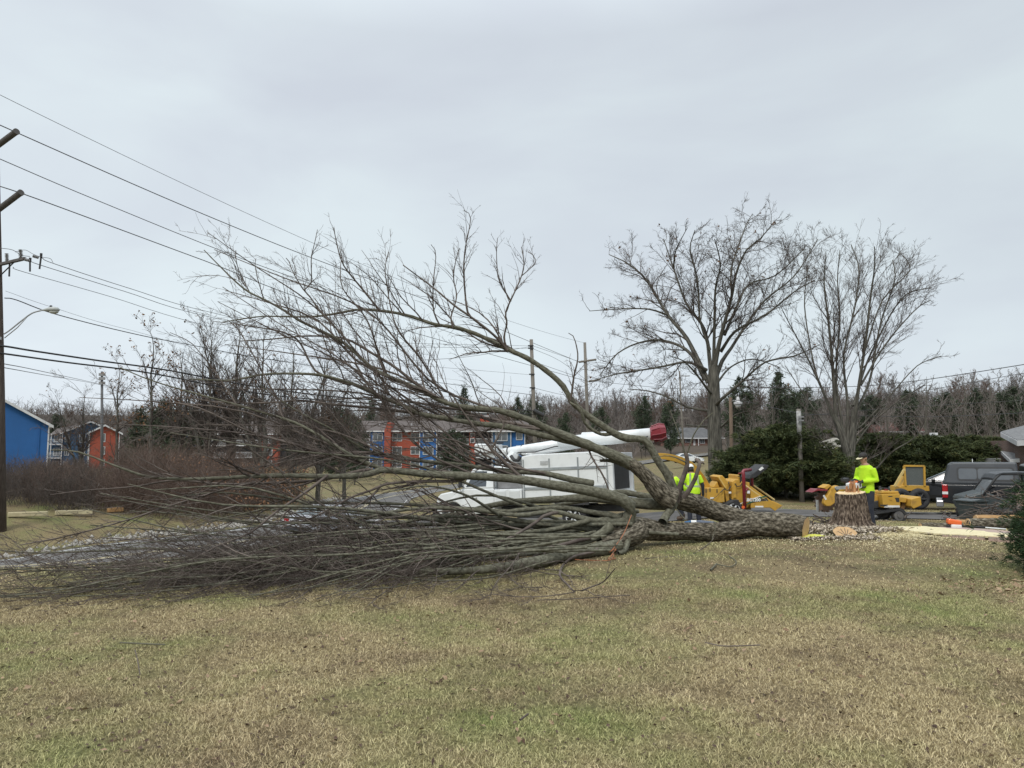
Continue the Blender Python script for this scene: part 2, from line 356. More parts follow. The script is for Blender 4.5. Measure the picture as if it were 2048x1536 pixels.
def ramify(parents, rg, dens, ratio, ang, rr, n=6, wander=.12, bias=(0, 0, 0), curl=(0, 0, 0), t0=.15, rmin=.0022, lmin=.05, lmax=9, taper=.25, floor=False, bias_fn=None):
    """children of every parent polyline; dens = children per metre"""
    by = {}; res = []
    for P, r in parents: by.setdefault(len(P), []).append((P, r))
    for m, lst in by.items():
        P = np.array([a for a, _ in lst]); r = np.array([b for _, b in lst])
        L = np.linalg.norm(np.diff(P, axis=1), axis=2).sum(1)
        cnt = np.minimum(rg.poisson(L*dens)+1, 60); pi = np.repeat(np.arange(len(P)), cnt); c = len(pi)
        t = t0+(1-t0)*rg.random(c); x = t*(m-1); i0 = np.minimum(x.astype(int), m-2); fr = (x-i0)[:, None]
        S = P[pi, i0]*(1-fr)+P[pi, i0+1]*fr; T = P[pi, i0+1]-P[pi, i0]; T /= np.linalg.norm(T, axis=1, keepdims=True)+1e-9
        rp = r[pi, i0]*(1-fr[:, 0])+r[pi, i0+1]*fr[:, 0]
        rv = rg.normal(size=(c, 3)); rv -= (rv*T).sum(1, keepdims=True)*T; rv /= np.linalg.norm(rv, axis=1, keepdims=True)+1e-9
        a = R(ang[0])+(R(ang[1])-R(ang[0]))*rg.random(c); a = a[:, None]
        bv = bias_fn(S) if bias_fn else np.array(bias)
        D = T*np.cos(a)+rv*np.sin(a)+bv; D /= np.linalg.norm(D, axis=1, keepdims=True)+1e-9
        ln = np.clip(L[pi]*ratio*(1.15-.75*t)*(.45+.9*rg.random(c)), lmin, lmax); st = (ln/(n-1))[:, None]
        pts = [S]; cur = S
        for q in range(n-1):
            cur = cur+D*st; pts.append(cur); D = D+rg.normal(size=D.shape)*wander+np.array(curl); D /= np.linalg.norm(D, axis=1, keepdims=True)+1e-9
        C = np.stack(pts, 1)
        if floor:
            g = ground(C[:, :, 0], C[:, :, 1], False)+.015; C[:, :, 2] = np.where(C[:, :, 2] < g, g+.02*rg.random(C.shape[:2]), C[:, :, 2])
        r0 = np.maximum(np.minimum(rp*rr, ln*.02+.002), rmin)[:, None]
        rad = r0*(1-(1-taper)*np.linspace(0, 1, n)); rad = np.maximum(rad, rmin*.6)
        res += list(zip(C, rad))
    return res
def bark(name, c1, c2, c3=None, su=26, sv=5, bump=.8, rough=.95, moss=None):
    m = mat(name, c1, c2, sc=1, rough=rough, uv=True, stretch=(su, sv, 1), lo=.36, hi=.62, c3=c3, bump=bump, bsc=1.6, spec=.15)
    return m
# ------------------------------------------------------------------ the felled tree
rg = np.random.default_rng(7)
M_bark = bark('grey_furrowed_bark', (.032, .026, .019), (.25, .22, .17), (.095, .082, .06), su=26, sv=10)
M_limb = bark('olive_grey_limb_bark', (.075, .07, .05), (.185, .18, .135), (.125, .12, .088), su=16, sv=12, bump=.3)
M_twig = mat('purple_brown_twig', (.065, .050, .043), (.175, .145, .124), sc=3, rough=.8, spec=.2)
M_cut = mat('fresh_cut_wood', (.62, .42, .22), (.48, .30, .15), sc=14, rough=.8, bump=.2)
# traced limbs: points in the photograph, distance at start and end, width in photo pixels at start and end
LIMBS = [
 ([(1345, 998), (1323, 985), (1269, 931), (1218, 907), (1174, 889), (1099, 859), (1060, 841), (994, 821), (940, 817), (890, 806), (836, 778), (771, 752), (738, 729), (699, 693), (663, 673), (608, 647), (575, 625), (533, 602), (500, 586), (465, 556), (430, 522), (408, 500)], 13.2, 11.4, [44, 25, 17, 14, 12, 10, 8, 6.5, 5.5, 4.5, 3.5, 2.5, 1.5], 2),
 ([(1225, 909), (1165, 889), (1120, 878), (1060, 865), (1015, 854), (961, 848), (919, 842), (880, 835), (840, 828), (803, 810), (764, 794), (722, 774), (673, 758), (650, 752), (608, 748), (543, 748), (510, 752), (461, 761), (380, 758)], 13.1, 10.8, 18, 2.5),
 ([(870, 833), (836, 827), (754, 817), (673, 810), (608, 802), (562, 805), (510, 807), (429, 804), (360, 790)], 12.2, 11.4, 8, 2),
 ([(1352, 1000), (1338, 955), (1314, 919), (1290, 880), (1254, 877), (1225, 865), (1180, 835), (1144, 805), (1127, 775), (1096, 746), (1057, 720), (1015, 701), (971, 679), (922, 660), (868, 651), (820, 634), (758, 623), (715, 621), (673, 628), (624, 634), (562, 633), (520, 633), (445, 644)], 13.6, 12.6, 20, 2),
 ([(1230, 867), (1200, 868), (1170, 848), (1160, 820), (1140, 805)], 13.4, 13.1, 8, 5),
 ([(1015, 701), (992, 674), (945, 637), (914, 616), (868, 577), (836, 553), (806, 530)], 12.9, 12.2, 6, 2),
 ([(1015, 701), (1008, 676), (1014, 647), (1011, 629), (1022, 603), (1034, 577), (1044, 551), (1048, 528), (1043, 494)], 12.9, 12.6, 4.5, 1.5),
 ([(1044, 551), (1060, 538), (1071, 525), (1067, 512), (1057, 504)], 12.6, 12.5, 2, 1.2),
 ([(1022, 603), (1000, 565), (995, 546), (993, 504), (995, 476)], 12.7, 12.5, 3, 1.2),
 ([(942, 635), (934, 620), (928, 556), (929, 504), (941, 439), (937, 425), (927, 420)], 12.8, 12.5, 4.5, 1.2),
 ([(906, 656), (902, 634), (914, 595), (907, 556), (914, 512), (920, 496)], 12.8, 12.8, 3.5, 1.4),
 ([(1142, 800), (1148, 752), (1156, 713), (1147, 673), (1137, 666)], 13.1, 12.8, 5, 1.4),
 ([(884, 803), (829, 765), (787, 732), (748, 709), (699, 680), (663, 673), (600, 672), (540, 678), (480, 682)], 12.2, 11.8, 7, 2),
 ([(699, 686), (673, 657), (640, 621), (621, 595), (605, 576), (588, 546), (579, 524), (572, 516)], 11.9, 11.5, 4.5, 1.5),
 ([(761, 623), (728, 582), (700, 548), (686, 527), (673, 481), (668, 455)], 12.4, 12.0, 4.5, 1.5),
 ([(608, 580), (624, 563), (623, 514), (632, 475), (635, 459)], 11.6, 11.4, 2.6, 1.2),
 ([(880, 651), (867, 621), (867, 563), (872, 507), (862, 489)], 12.7, 12.4, 3.5, 1.2),
 ([(891, 805), (870, 765), (836, 709), (800, 667), (784, 620), (777, 582), (771, 537), (777, 504)], 12.2, 12.0, 4.5, 1.4),
 ([(771, 748), (758, 713), (741, 654), (722, 621), (689, 582), (683, 543), (684, 507)], 12.0, 11.9, 4.5, 1.4),
 ([(567, 840), (556, 800), (527, 745), (504, 703), (478, 660), (455, 640)], 11.0, 10.9, 4, 1.5),
 ([(500, 586), (478, 540), (471, 501)], 11.5, 11.4, 2.4, 1.2),
 ([(527, 597), (514, 543), (512, 517)], 11.6, 11.5, 2.4, 1.2),
 ([(478, 817), (429, 742), (400, 703), (380, 683), (340, 665)], 10.6, 10.4, 3, 1.2),
 # the big middle limb and its forks
 ([(1254, 1045), (1262, 1015), (1239, 997), (1180, 982), (1105, 970), (1030, 958), (940, 952), (872, 949), (801, 942), (764, 940), (735, 949), (672, 952), (586, 950), (512, 952), (406, 957), (339, 956), (291, 950), (220, 925), (156, 903), (102, 900)], 12.4, 9.6, 27, 2.5),
 ([(764, 940), (749, 932), (700, 909), (615, 857), (557, 834), (500, 817), (440, 800), (380, 784), (300, 760), (240, 735)], 11.1, 10.0, 10, 2),
 ([(750, 934), (700, 917), (658, 906), (572, 883), (500, 863), (413, 820), (350, 805)], 11.1, 10.2, 7, 2),
 ([(746, 938), (715, 942), (643, 960), (543, 966), (440, 969), (339, 961), (264, 974), (169, 981), (100, 990)], 11.0, 9.5, 7, 2),
 ([(1186, 967), (1150, 961), (1090, 947), (1030, 943), (970, 937), (930, 930), (844, 922), (787, 910), (744, 905), (700, 883), (660, 857), (615, 834), (560, 800), (520, 770)], 12.7, 11.0, 15, 2),
 ([(744, 905), (672, 906), (615, 915), (557, 926), (500, 937), (440, 940)], 11.6, 10.8, 5, 2),
 ([(934, 954), (915, 962), (844, 963), (772, 968), (744, 980), (700, 995), (643, 1026), (600, 1045), (540, 1060)], 11.6, 9.8, 7, 2),
 ([(762, 970), (744, 992), (700, 1018), (640, 1040)], 11.0, 10.2, 4.5, 2),
 ([(655, 951), (600, 992), (557, 1021), (500, 1066), (440, 1089), (380, 1120), (300, 1150)], 10.5, 8.8, 6, 2),
 ([(1240, 1036), (1219, 1030), (1180, 1024), (1120, 1015), (1030, 1021), (1010, 1023), (901, 1015), (815, 1009), (729, 1006), (615, 1005), (500, 990), (420, 985), (330, 1000)], 12.4, 10.2, 12, 2.5),
 ([(1248, 1042), (1210, 1043), (1165, 1037), (1129, 1027), (1102, 1021), (1040, 1030), (961, 1021), (880, 1015), (800, 1020), (700, 1040), (600, 1045), (480, 1040), (360, 1020), (240, 1000)], 12.3, 9.6, 13, 2),
 ([(1123, 1024), (1090, 1030), (1066, 1048), (1009, 1078), (940, 1100), (860, 1110), (760, 1150)], 11.9, 9.2, 8, 2.5),
 ([(1200, 1062), (1135, 1052), (1075, 1048), (1030, 1039), (960, 1036), (880, 1034), (780, 1050), (660, 1075), (540, 1080), (420, 1070), (300, 1060), (180, 1050)], 12.2, 9.2, 11, 2),
 ([(1222, 1052), (1195, 1072), (1150, 1087), (1075, 1091), (1015, 1101), (880, 1124), (872, 1128), (758, 1135), (683, 1151), (615, 1147), (557, 1135), (500, 1104), (450, 1080)], 12.0, 9.6, 20, 3),
 ([(1215, 1066), (1189, 1072), (1135, 1075), (1075, 1080), (1000, 1088), (887, 1091), (787, 1095), (715, 1098), (615, 1104), (529, 1108), (440, 1110), (373, 1108), (305, 1098), (237, 1101), (135, 1105), (51, 1106), (-20, 1098)], 12.2, 9.6, 16, 2.5),
 ([(1240, 1090), (1200, 1099), (1150, 1107), (1090, 1119), (1030, 1130), (940, 1140), (880, 1142), (743, 1145), (620, 1158), (500, 1155), (380, 1150), (260, 1165), (140, 1190)], 11.7, 8.4, [26, 22, 17, 12, 9, 7, 5.5, 4, 3], 3),
 ([(1210, 1085), (1150, 1098), (1060, 1107), (960, 1118), (880, 1131), (780, 1142), (640, 1170), (500, 1190)], 11.9, 8.6, 11, 2),
 ([(1195, 1098), (1189, 1104), (1150, 1113), (1129, 1128), (1120, 1152), (1138, 1173), (1150, 1184), (1180, 1176), (1207, 1164), (1230, 1137)], 11.2, 8.7, 6, 2),
 ([(1150, 1184), (1115, 1190), (1060, 1192), (980, 1188)], 8.5, 8.3, 2, 1.5),
 ([(512, 964), (440, 981), (339, 1011), (237, 1045), (135, 1072), (40, 1090)], 10.4, 8.8, 5, 2),
 ([(1180, 1040), (1100, 1060), (1000, 1066), (900, 1075), (800, 1070), (690, 1085), (560, 1100), (430, 1130), (300, 1140), (180, 1160)], 12.0, 8.9, 10, 2),
 ([(1345, 1008), (1300, 1008), (1269, 1006), (1215, 998), (1160, 996), (1090, 1000), (1010, 1005), (900, 1030), (780, 1035), (650, 1030)], 13.5, 12.5, 26, 3),
 ([(1330, 1003), (1280, 990), (1230, 985), (1180, 1000), (1100, 1012)], 13.8, 13.6, 16, 6),
 ([(1348, 1008), (1335, 1028), (1325, 1045)], 13.3, 12.9, 16, 17),
 ([(1256, 1070), (1254, 1085), (1248, 1101), (1236, 1106)], 12.1, 11.8, 18, 8),
 ([(1174, 889), (1185, 918), (1205, 950), (1219, 985)], 12.9, 12.9, 4, 3),
 ([(1262, 935), (1225, 922), (1200, 921)], 13.1, 13.1, 14, 5),
 ([(994, 1119), (1015, 1149), (1048, 1176), (1096, 1173)], 10.2, 8.6, 2.5, 1.2), ([(960, 1140), (949, 1146), (920, 1172), (901, 1185)], 9.4, 8.4, 2.5, 1.2), ([(1040, 1105), (1020, 1135), (991, 1167), (979, 1197)], 10.0, 8.1, 2.5, 1.2),
 ([(820, 1130), (800, 1160), (760, 1190), (735, 1212)], 9.8, 7.7, 3, 1.2), ([(690, 1130), (640, 1165), (590, 1200), (560, 1208)], 9.8, 7.8, 3, 1.2), ([(520, 1120), (450, 1160), (370, 1195), (330, 1205)], 9.6, 7.9, 3, 1.2), ([(380, 1125), (300, 1165), (200, 1195), (120, 1210)], 9.6, 7.9, 3, 1.2),
 ([(880, 1085), (850, 1130), (800, 1165), (770, 1170)], 10.4, 8.8, 3, 1.2), ([(600, 1090), (570, 1140), (520, 1180), (470, 1188)], 10.0, 8.3, 3, 1.2), ([(760, 1060), (720, 1120), (650, 1160), (610, 1185)], 10.6, 8.4, 3, 1.2),
 ([(1050, 962), (1010, 925), (985, 900), (945, 850), (920, 815), (905, 790)], 12.0, 11.9, 7, 3),
 ([(985, 895), (1000, 865), (1008, 848), (988, 825), (975, 810)], 11.9, 11.8, 4, 2),
 ([(1150, 1045), (1060, 1042), (980, 1050), (860, 1062), (740, 1072), (620, 1068), (500, 1050), (380, 1030), (260, 1022)], 12.1, 10.4, 9, 2),
 ([(1180, 1075), (1090, 1098), (1010, 1112), (900, 1108), (790, 1118), (660, 1130), (540, 1128), (420, 1098), (300, 1080), (200, 1075)], 11.6, 9.0, 9, 2),
]
def traced(lst, uni=None):
    res = []
    for pts, Y0, Y1, w0, w1 in lst:
        p = smooth(np.array(pts, float), 3); s = np.r_[0, np.cumsum(np.hypot(*np.diff(p, axis=0).T))]; t = s/s[-1]
        ww0 = w0; w0 = w0[0] if isinstance(w0, list) else w0; Y = Y0+(Y1-Y0)*t; wd = w0+(w1-w0)*t**.62
        if isinstance(ww0, list): wd = np.interp(t, np.linspace(0, 1, len(ww0)), ww0)
        if w0 < 8: wd = w0+(w1-w0)*t
        Q = []; rr = []
        for (x, y), yy, ww in zip(p, Y, wd):
            if uni is None: yy = min(yy, .985*CAMZ*F/(y+ww*.5-905)) if y > 1010 else yy
            q = W(x, y, yy); Q.append(q); rr.append(ww*.5*yy/F)
        Q = np.array(Q); rr = np.array(rr); n = len(Q)
        wob = np.cumsum(rg.normal(size=n)*.02); Q[:, 1] += wob*np.sin(np.linspace(0, math.pi, n))
        res.append((Q, rr))
    return res
TB = W(1612, 1055, 14.3)
tree = empty('felled_tree', (TB[0], TB[1], 0)); tag(tree, 'large bare felled tree lying across the lawn, roots end cut', 'tree')
OFF = -np.array([TB[0], TB[1], 0])
def barktube(P, r, k, seed, amp, oblique=False):
    """thick tube with real furrows"""
    v, f, u = tube_batch(P[None], r[None], k); n = len(P); v = v.reshape(n, k, 3); c = P[:, None, :]
    s = np.r_[0, np.cumsum(np.linalg.norm(np.diff(P, axis=0), axis=1))][:, None]; th = np.arange(k)[None, :]/k*2*math.pi
    q = fbm(np.cos(th)*4.2+s*2.4+20, np.sin(th)*4.2+s*1.5+20, seed, 4)
    ridge = 1-np.abs(fbm(np.cos(th)*10+s*3.6+50, np.sin(th)*10+s*2.9+50, seed+9, 4)*2-1)*2.6
    lump = fbm(np.cos(th)*1.1+s*1.3+9, np.sin(th)*1.1+s*1.1+9, seed+3, 3)-.5
    d = (v-c)/r[:, None, None]
    v = v+d*(amp*ridge+amp*1.2*(q-.5)+lump*r[:, None]*.35)[..., None]
    if oblique:
        t = (P[0]-P[1])/np.linalg.norm(P[0]-P[1])
        for i in range(16): v[i] -= t*(.62*(1-i/16)*((v[i]-P[i]) @ np.array([-.36, -.93, 0])))[:, None]
    return v.reshape(-1, 3), f, u
def thick(pts, Y0, Y1, ws, k=64, amp=.012, step=.03, seed=1):
    p = smooth(np.array(pts, float), 4); m = len(p); t = np.linspace(0, 1, m); Y = Y0+(Y1-Y0)*t; wd = np.interp(t, np.linspace(0, 1, len(ws)), ws)
    Q = np.array([W(x, y, yy) for (x, y), yy in zip(p, Y)]); r = wd*.5*Y/F
    L = np.linalg.norm(np.diff(Q, axis=0), axis=1).sum(); Q, r = resample(Q, r, max(8, int(L/step))); return Q, r
TR = [thick([(1612, 1055), (1580, 1050), (1540, 1048), (1500, 1048), (1470, 1048), (1455, 1052)], 13.9, 14.05, [38, 44, 48, 50, 46, 40]),
      thick([(1500, 1052), (1470, 1058), (1420, 1063), (1370, 1062), (1330, 1062), (1290, 1058), (1255, 1056), (1225, 1064), (1200, 1072)], 14.0, 12.2, [40, 36, 34, 33, 35, 38, 44, 40, 22]),
      thick([(1500, 1040), (1470, 1034), (1430, 1022), (1390, 1008), (1360, 1000), (1335, 996)], 14.05, 13.5, [38, 36, 35, 36, 38, 32]),
      thick([(1280, 1062), (1262, 1072), (1235, 1080), (1200, 1085)], 12.4, 11.9, [40, 42, 34, 20])]
V = []; Fs = []; Us = []; b0 = 0
for i, (P, r) in enumerate(TR):
    v, f, u = barktube(P, r, 64, 11+i*5, .013, i == 0); V.append(v); Fs.append(f+b0); Us.append(u); b0 += len(v)
mesh_np('trunk', np.vstack(V)+OFF, np.vstack(Fs), M_bark, tree, smooth=True, uv=np.vstack(Us))
# cut face at the butt
P, r = TR[0]; t = (P[0]-P[1])/np.linalg.norm(P[0]-P[1]); a = np.cross(t, (0, 0, 1)); a /= np.linalg.norm(a); bb = np.cross(t, a)
th = np.linspace(0, 2*math.pi, 40, endpoint=False); rim = P[0]+t*.012+(a*np.cos(th)[:, None]+bb*np.sin(th)[:, None])*(r[0]*.99*(1+.05*np.sin(th*3)))[:, None]
rim = V[0][:64]+t*.004; mb = MB(); mb.add(list(rim+OFF)+[P[0]+t*.01+OFF], [(i, (i+1) % 64, 64) for i in range(64)]); mb.build('cut_face', M_cut, tree)
limbs = traced(LIMBS)
TRP = [resample(P, r, 14) for P, r in TR]
for P, r in limbs:
    k = 14 if r[0] > .05 else 8
    P2, r2 = resample(P, r, max(10, int(len(P)*1.0)))
    r2 = r2*(1+.06*rg.normal(size=len(r2)))
    if r[0] > .12 and r.min() < .08:
        A_, ra = resample(P2, r2, 260); am = np.clip((ra-.06)/.06, .25, 1)[:, None]*.009; v, f, u = barktube(A_, ra, 36, 77, am); lo = mesh_np('limb', v+OFF, f, M_limb, tree, smooth=True, uv=u); lo.data.materials.append(M_bark)
        rr3 = np.repeat(ra[:-1], 36)+.03*(fbm(np.arange(len(f))*.9, np.arange(len(f))/36*.7, 5)-.5); lo.data.polygons.foreach_set('material_index', (rr3 > .095).astype(np.int32))
    elif r[0] > .12:
        P2, r2 = resample(P2, r2, 160); v, f, u = barktube(P2, r2, 32, 77, .007)
        mesh_np('limb', v+OFF, f, M_bark if r[0] > .16 else M_limb, tree, smooth=True, uv=u)
    else:
        v, f, u = tube_batch(P2[None], r2[None], k); mesh_np('limb', v+OFF, f, M_limb if r[0] > .035 else M_twig, tree, smooth=True, uv=u)
# hidden depth: more limbs fanning out from the crown's fork towards its tip
extra = []
hub = W(1200, 1060, 12.4)
for i in range(30):
    s = hub+rg.normal(size=3)*np.array([.5, .35, .12]); far = rg.random()
    e_ = np.array([-6.1+4.8*rg.random()**1.2, 8.0+5.6*rg.random()**1.3, .08+1.1*rg.random()**1.9])
    if i % 6 == 0: e_[2] += 1.0*rg.random()
    mid = (s+e_)/2+np.array([0, rg.normal()*.3, -.12+rg.normal()*.15+.15*e_[2]]); q = .5+.12*rg.normal()
    pts = smooth(np.array([s, s*(1-q)*.9+mid*q+s*(1-q)*.1, mid, e_*.6+mid*.4+rg.normal(size=3)*.12, e_]), 5)
    g = ground(pts[:, 0], pts[:, 1], False)+.04; pts[:, 2] = np.maximum(pts[:, 2], g)
    n = len(pts); extra.append((pts, np.linspace(.022+.018*rg.random(), .005, n)))
front = []
for i in range(36):
    s = np.array([1.6-3.4*rg.random(), 12.0-2.4*rg.random(), .18+.35*rg.random()]); e_ = np.array([-6.2+4.8*rg.random()**1.1, 7.7+2.6*rg.random(), .04+.35*rg.random()**2])
    if e_[1] < -e_[0]*1.05+.2: e_[1] = -e_[0]*1.05+.3+rg.random()
    mid = (s+e_)/2+np.array([0, rg.normal()*.3, 0.1*rg.random()+.02]); pts = smooth(np.array([s, s*.55+mid*.45+rg.normal(size=3)*.1, mid+rg.normal(size=3)*.1, mid*.45+e_*.55+rg.normal(size=3)*.12, e_]), 5)
    g = ground(pts[:, 0], pts[:, 1], False)+.03; pts[:, 2] = np.maximum(pts[:, 2], g); front.append((pts, np.linspace(.012+.008*rg.random(), .004, len(pts))))
v, f, u = tubes([resample(P, r, 16) for P, r in extra+front], 7); lo = mesh_np('limb', v+OFF, f, M_limb, tree, smooth=True, uv=u); lo['kind'] = 'stuff'
def fbias(S):
    up = np.clip((S[:, 2]-1.0)/2.0, 0, 1)[:, None]
    return np.array([-.45, -.05, -.05])*(1-up)+np.array([-.12, 0, .55])*up
lp = [resample(P, np.maximum(r, .004), 14) for P, r in limbs]; thin = [x for x, (P, r) in zip(lp, limbs) if r[0] < .14]
par = [x for x in lp]+[resample(P[8:], r[8:], 14) for P, r in extra]
cut = []
frontc = [resample(P[3:], r[3:], 14) for P, r in front]
for P, r in par:   # children only where the limb is already thin
    k = np.argmax(r < .042)
    if r.min() >= .042: continue
    k = max(k-1, 0)
    if len(P)-k >= 4: cut.append(resample(P[k:], r[k:], 12))
fr = np.random.default_rng(31); FAN = []
for i in range(15):
    sx0, sy0, y0 = [(1100, 860, 12.9), (1000, 824, 12.7), (1060, 961, 12.1), (960, 954, 11.8), (880, 949, 11.5), (1015, 855, 12.8), (890, 836, 12.3), (1090, 947, 12.3), (840, 923, 11.8), (780, 752, 12.1), (700, 770, 11.8)][i % 11]
    a = R(148+34*fr.random()) if i % 11 < 9 else R(135+25*fr.random()); L_ = (330+420*fr.random())*(1 if i % 11 < 9 else .6); ex, ey = sx0+L_*math.cos(a), sy0-L_*math.sin(a)
    if ex < 90: ex = 90+60*fr.random()
    if ey < 690: ex = max(ex, 410+60*fr.random())
    bx, by = (sx0+ex)/2+fr.normal()*15, (sy0+ey)/2-18-20*fr.random(); y1 = y0-2.2+2.6*fr.random(); FAN.append(([(sx0, sy0), (sx0*.75+ex*.25+fr.normal()*6, sy0*.7+by*.3), (bx, by), (bx*.45+ex*.55, by*.5+ey*.5-6), (ex, ey)], y0, y1, 4.5+2.5*fr.random(), 1.3))
fan = traced(FAN)
for P, r in fan: P2, r2 = resample(P, r, 22); v, f, u = tube_batch(P2[None], r2[None], 7); mesh_np('limb', v+OFF, f, M_twig, tree, smooth=True, uv=u)
cut += [resample(P, np.maximum(r, .004), 12) for P, r in fan]
lowc = [x for x in cut if x[0][:, 2].mean() < 1.15]; upc = [x for x in cut if x[0][:, 2].mean() >= 1.15]
l2 = ramify(upc, rg, 2.5, .30, (26, 62), .5, n=8, wander=.12, curl=(-.012, 0, .0), bias_fn=fbias, rmin=.0034, lmin=.3, lmax=1.6, t0=.05)
l2 += ramify(lowc, rg, 2.0, .30, (24, 75), .6, n=8, wander=.15, curl=(-.012, 0, .0), bias_fn=fbias, rmin=.0038, lmin=.3, lmax=1.9, floor=True)
l2 += ramify(frontc, rg, 3.4, .30, (28, 75), .6, n=7, wander=.18, curl=(-.01, -.01, -.02), bias=(-.25, -.12, 0), rmin=.0034, lmin=.25, lmax=1.4, floor=True)
def thinout(L, pr):
    return [x for x in L if not (.50 < x[0][0][2] < 1.25 and -5.2 < x[0][0][0] < 1.2) or rg.random() > pr]
l2 = thinout(l2, .5)
l3 = ramify(l2+[x for x in cut if x[1][0] < .02], rg, 5.6, .38, (25, 62), .62, n=6, wander=.13, curl=(-.06, 0, .015), bias_fn=lambda S: fbias(S)*.6, rmin=.003, lmin=.1, lmax=.75, floor=True)
l3 = thinout(l3, .6)
pick = [x for x in l3 if rg.random() < .8]
l4 = ramify(pick, rg, 7.0, .42, (25, 65), .7, n=4, wander=.16, curl=(-.09, 0, .04), bias=(-.15, 0, .1), rmin=.0026, lmin=.05, lmax=.3, floor=True)
l4 = thinout(l4, .4)
print('twigs', len(l2), len(l3), len(l4))
v1, f1, u1 = tubes(l2, 5); v2, f2, u2 = tubes(l3+l4, 3)
tw = mesh_np('twigs', np.vstack([v1, v2])+OFF, np.vstack([f1, f2+len(v1)]), M_twig, tree, smooth=True, uv=np.vstack([u1, u2])); tw['kind'] = 'stuff'
# dark stubs and shoots standing on the rear fork
for pts, Y0, Y1, w0, w1 in [([(1353, 1004), (1362, 966), (1375, 929), (1371, 905)], 13.4, 13.3, 14, 8), ([(1367, 996), (1382, 971), (1397, 929), (1391, 918)], 13.3, 13.2, 11, 7), ([(1396, 932), (1403, 925), (1408, 928)], 13.2, 13.2, 6, 3),
                            ([(1371, 909), (1353, 856), (1340, 820)], 13.3, 13.2, 3, 1.5), ([(1373, 909), (1388, 869), (1406, 842), (1426, 825)], 13.3, 13.0, 3.5, 1.5), ([(1372, 925), (1340, 912), (1300, 915)], 13.3, 13.1, 3, 1.2),
                            ([(1356, 990), (1352, 1010), (1360, 1025), (1371, 1040)], 13.0, 13.0, 3, 2), ([(1428, 1044), (1430, 1060), (1424, 1080)], 13.0, 12.9, 2, 1.5)]:
    (P, r), = traced([(pts, Y0, Y1, w0, w1)]); v, f, u = tube_batch(P[None], r[None], 10)
    mesh_np('stub', v+OFF, f, M_twig if w0 > 5 else M_limb, tree, smooth=True, uv=u)
# ------------------------------------------------------------------ standing trees
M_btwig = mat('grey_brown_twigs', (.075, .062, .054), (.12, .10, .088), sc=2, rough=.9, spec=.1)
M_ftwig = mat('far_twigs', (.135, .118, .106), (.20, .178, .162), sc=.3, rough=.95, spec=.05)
M_rtwig = mat('reddish_twigs', (.125, .088, .070), (.175, .13, .108), sc=.6, rough=.95, spec=.05)
M_oakbark = bark('oak_bark', (.05, .047, .04), (.16, .15, .125), (.095, .09, .075), su=9, sv=1.6, bump=.9)
M_leafd = mat('dead_brown_leaves', (.20, .115, .06), (.11, .06, .035), sc=1.5, rough=.9, spec=.1)
def leaves_mesh(name, P, rg, size, m, parent, off, asp=.6):
    n = len(P); a = rg.normal(size=(n, 3)); a /= np.linalg.norm(a, axis=1, keepdims=True); b = np.cross(a, rg.normal(size=(n, 3))); b /= np.linalg.norm(b, axis=1, keepdims=True)
    s = size*(.6+.8*rg.random((n, 1))); V = np.stack([P-a*s, P+b*s*asp, P+a*s, P-b*s*asp*.9], 1).reshape(-1, 3)
    f = np.arange(n)[:, None]*4+np.array([[0, 1, 2, 3]]); return mesh_np(name, V+off, f, m, parent, attr=np.repeat(rg.random(n), 4))
def bare_tree(name, label, cat, base, trunk, limbs, rg, specs, mb_, mt, depth, group=None, leaf=0, leafsz=.05):
    """trunk, limbs traced in the photograph; limbs spread in depth round the trunk"""
    b = base; root = empty(name, b); tag(root, label, cat, group); off = -np.array(b)
    big = []
    for pts, ws in trunk:
        P, r = thick(pts, b[1], b[1], ws, step=.12); big.append((P, r))
    lm = []
    for i, (pts, w0, w1) in enumerate(limbs):
        p = smooth(np.array(pts, float), 3); t = np.linspace(0, 1, len(p)); dv = depth*(1 if i % 2 else -1)*(.35+.65*rg.random())
        wd = (w0+(w1-w0)*t**.7)*.82; Q = np.array([W(x, y, b[1]+dv*k**1.1) for (x, y), k in zip(p, t)])
        lm.append(resample(Q, wd*.5*(b[1]+dv*t)/F, 20))
    V = []; Fs = []; U = []; n0 = 0
    for P, r in big:
        v, f, u = tube_batch(P[None], r[None], 18); V.append(v); Fs.append(f+n0); U.append(u); n0 += len(v)
    v, f, u = tubes(lm, 8); V.append(v); Fs.append(f+n0); U.append(u)
    mesh_np('trunk', np.vstack(V)+off, np.vstack(Fs), mb_, root, smooth=True, uv=np.vstack(U))
    lv = lm; allc = []; cur = lm
    for q, sp in enumerate(specs):
        cur = ramify(cur, rg, **sp); allc.append(cur)
        if q == 0: cur = cur
    v = [tubes(c, 4 if q == 0 else 3) for q, c in enumerate(allc)]; n0 = 0; V = []; Fs = []; U = []
    for a, f, u in v: V.append(a); Fs.append(f+n0); U.append(u); n0 += len(a)
    mesh_np('crown', np.vstack(V)+off, np.vstack(Fs), mt, root, smooth=True, uv=np.vstack(U))
    if leaf:
        last = allc[-1]; ids = rg.choice(len(last), min(leaf, len(last)), replace=False)
        P = np.array([last[i][0][-1] for i in ids]); P = np.repeat(P, 3, 0)+rg.normal(size=(len(P)*3, 3))*leafsz; tag(leaves_mesh('leaf_cluster', P, rg, leafsz*1.4, M_leafd, root, off), kind='stuff')
    print(name, [len(c) for c in allc]); return root
rg = np.random.default_rng(21)
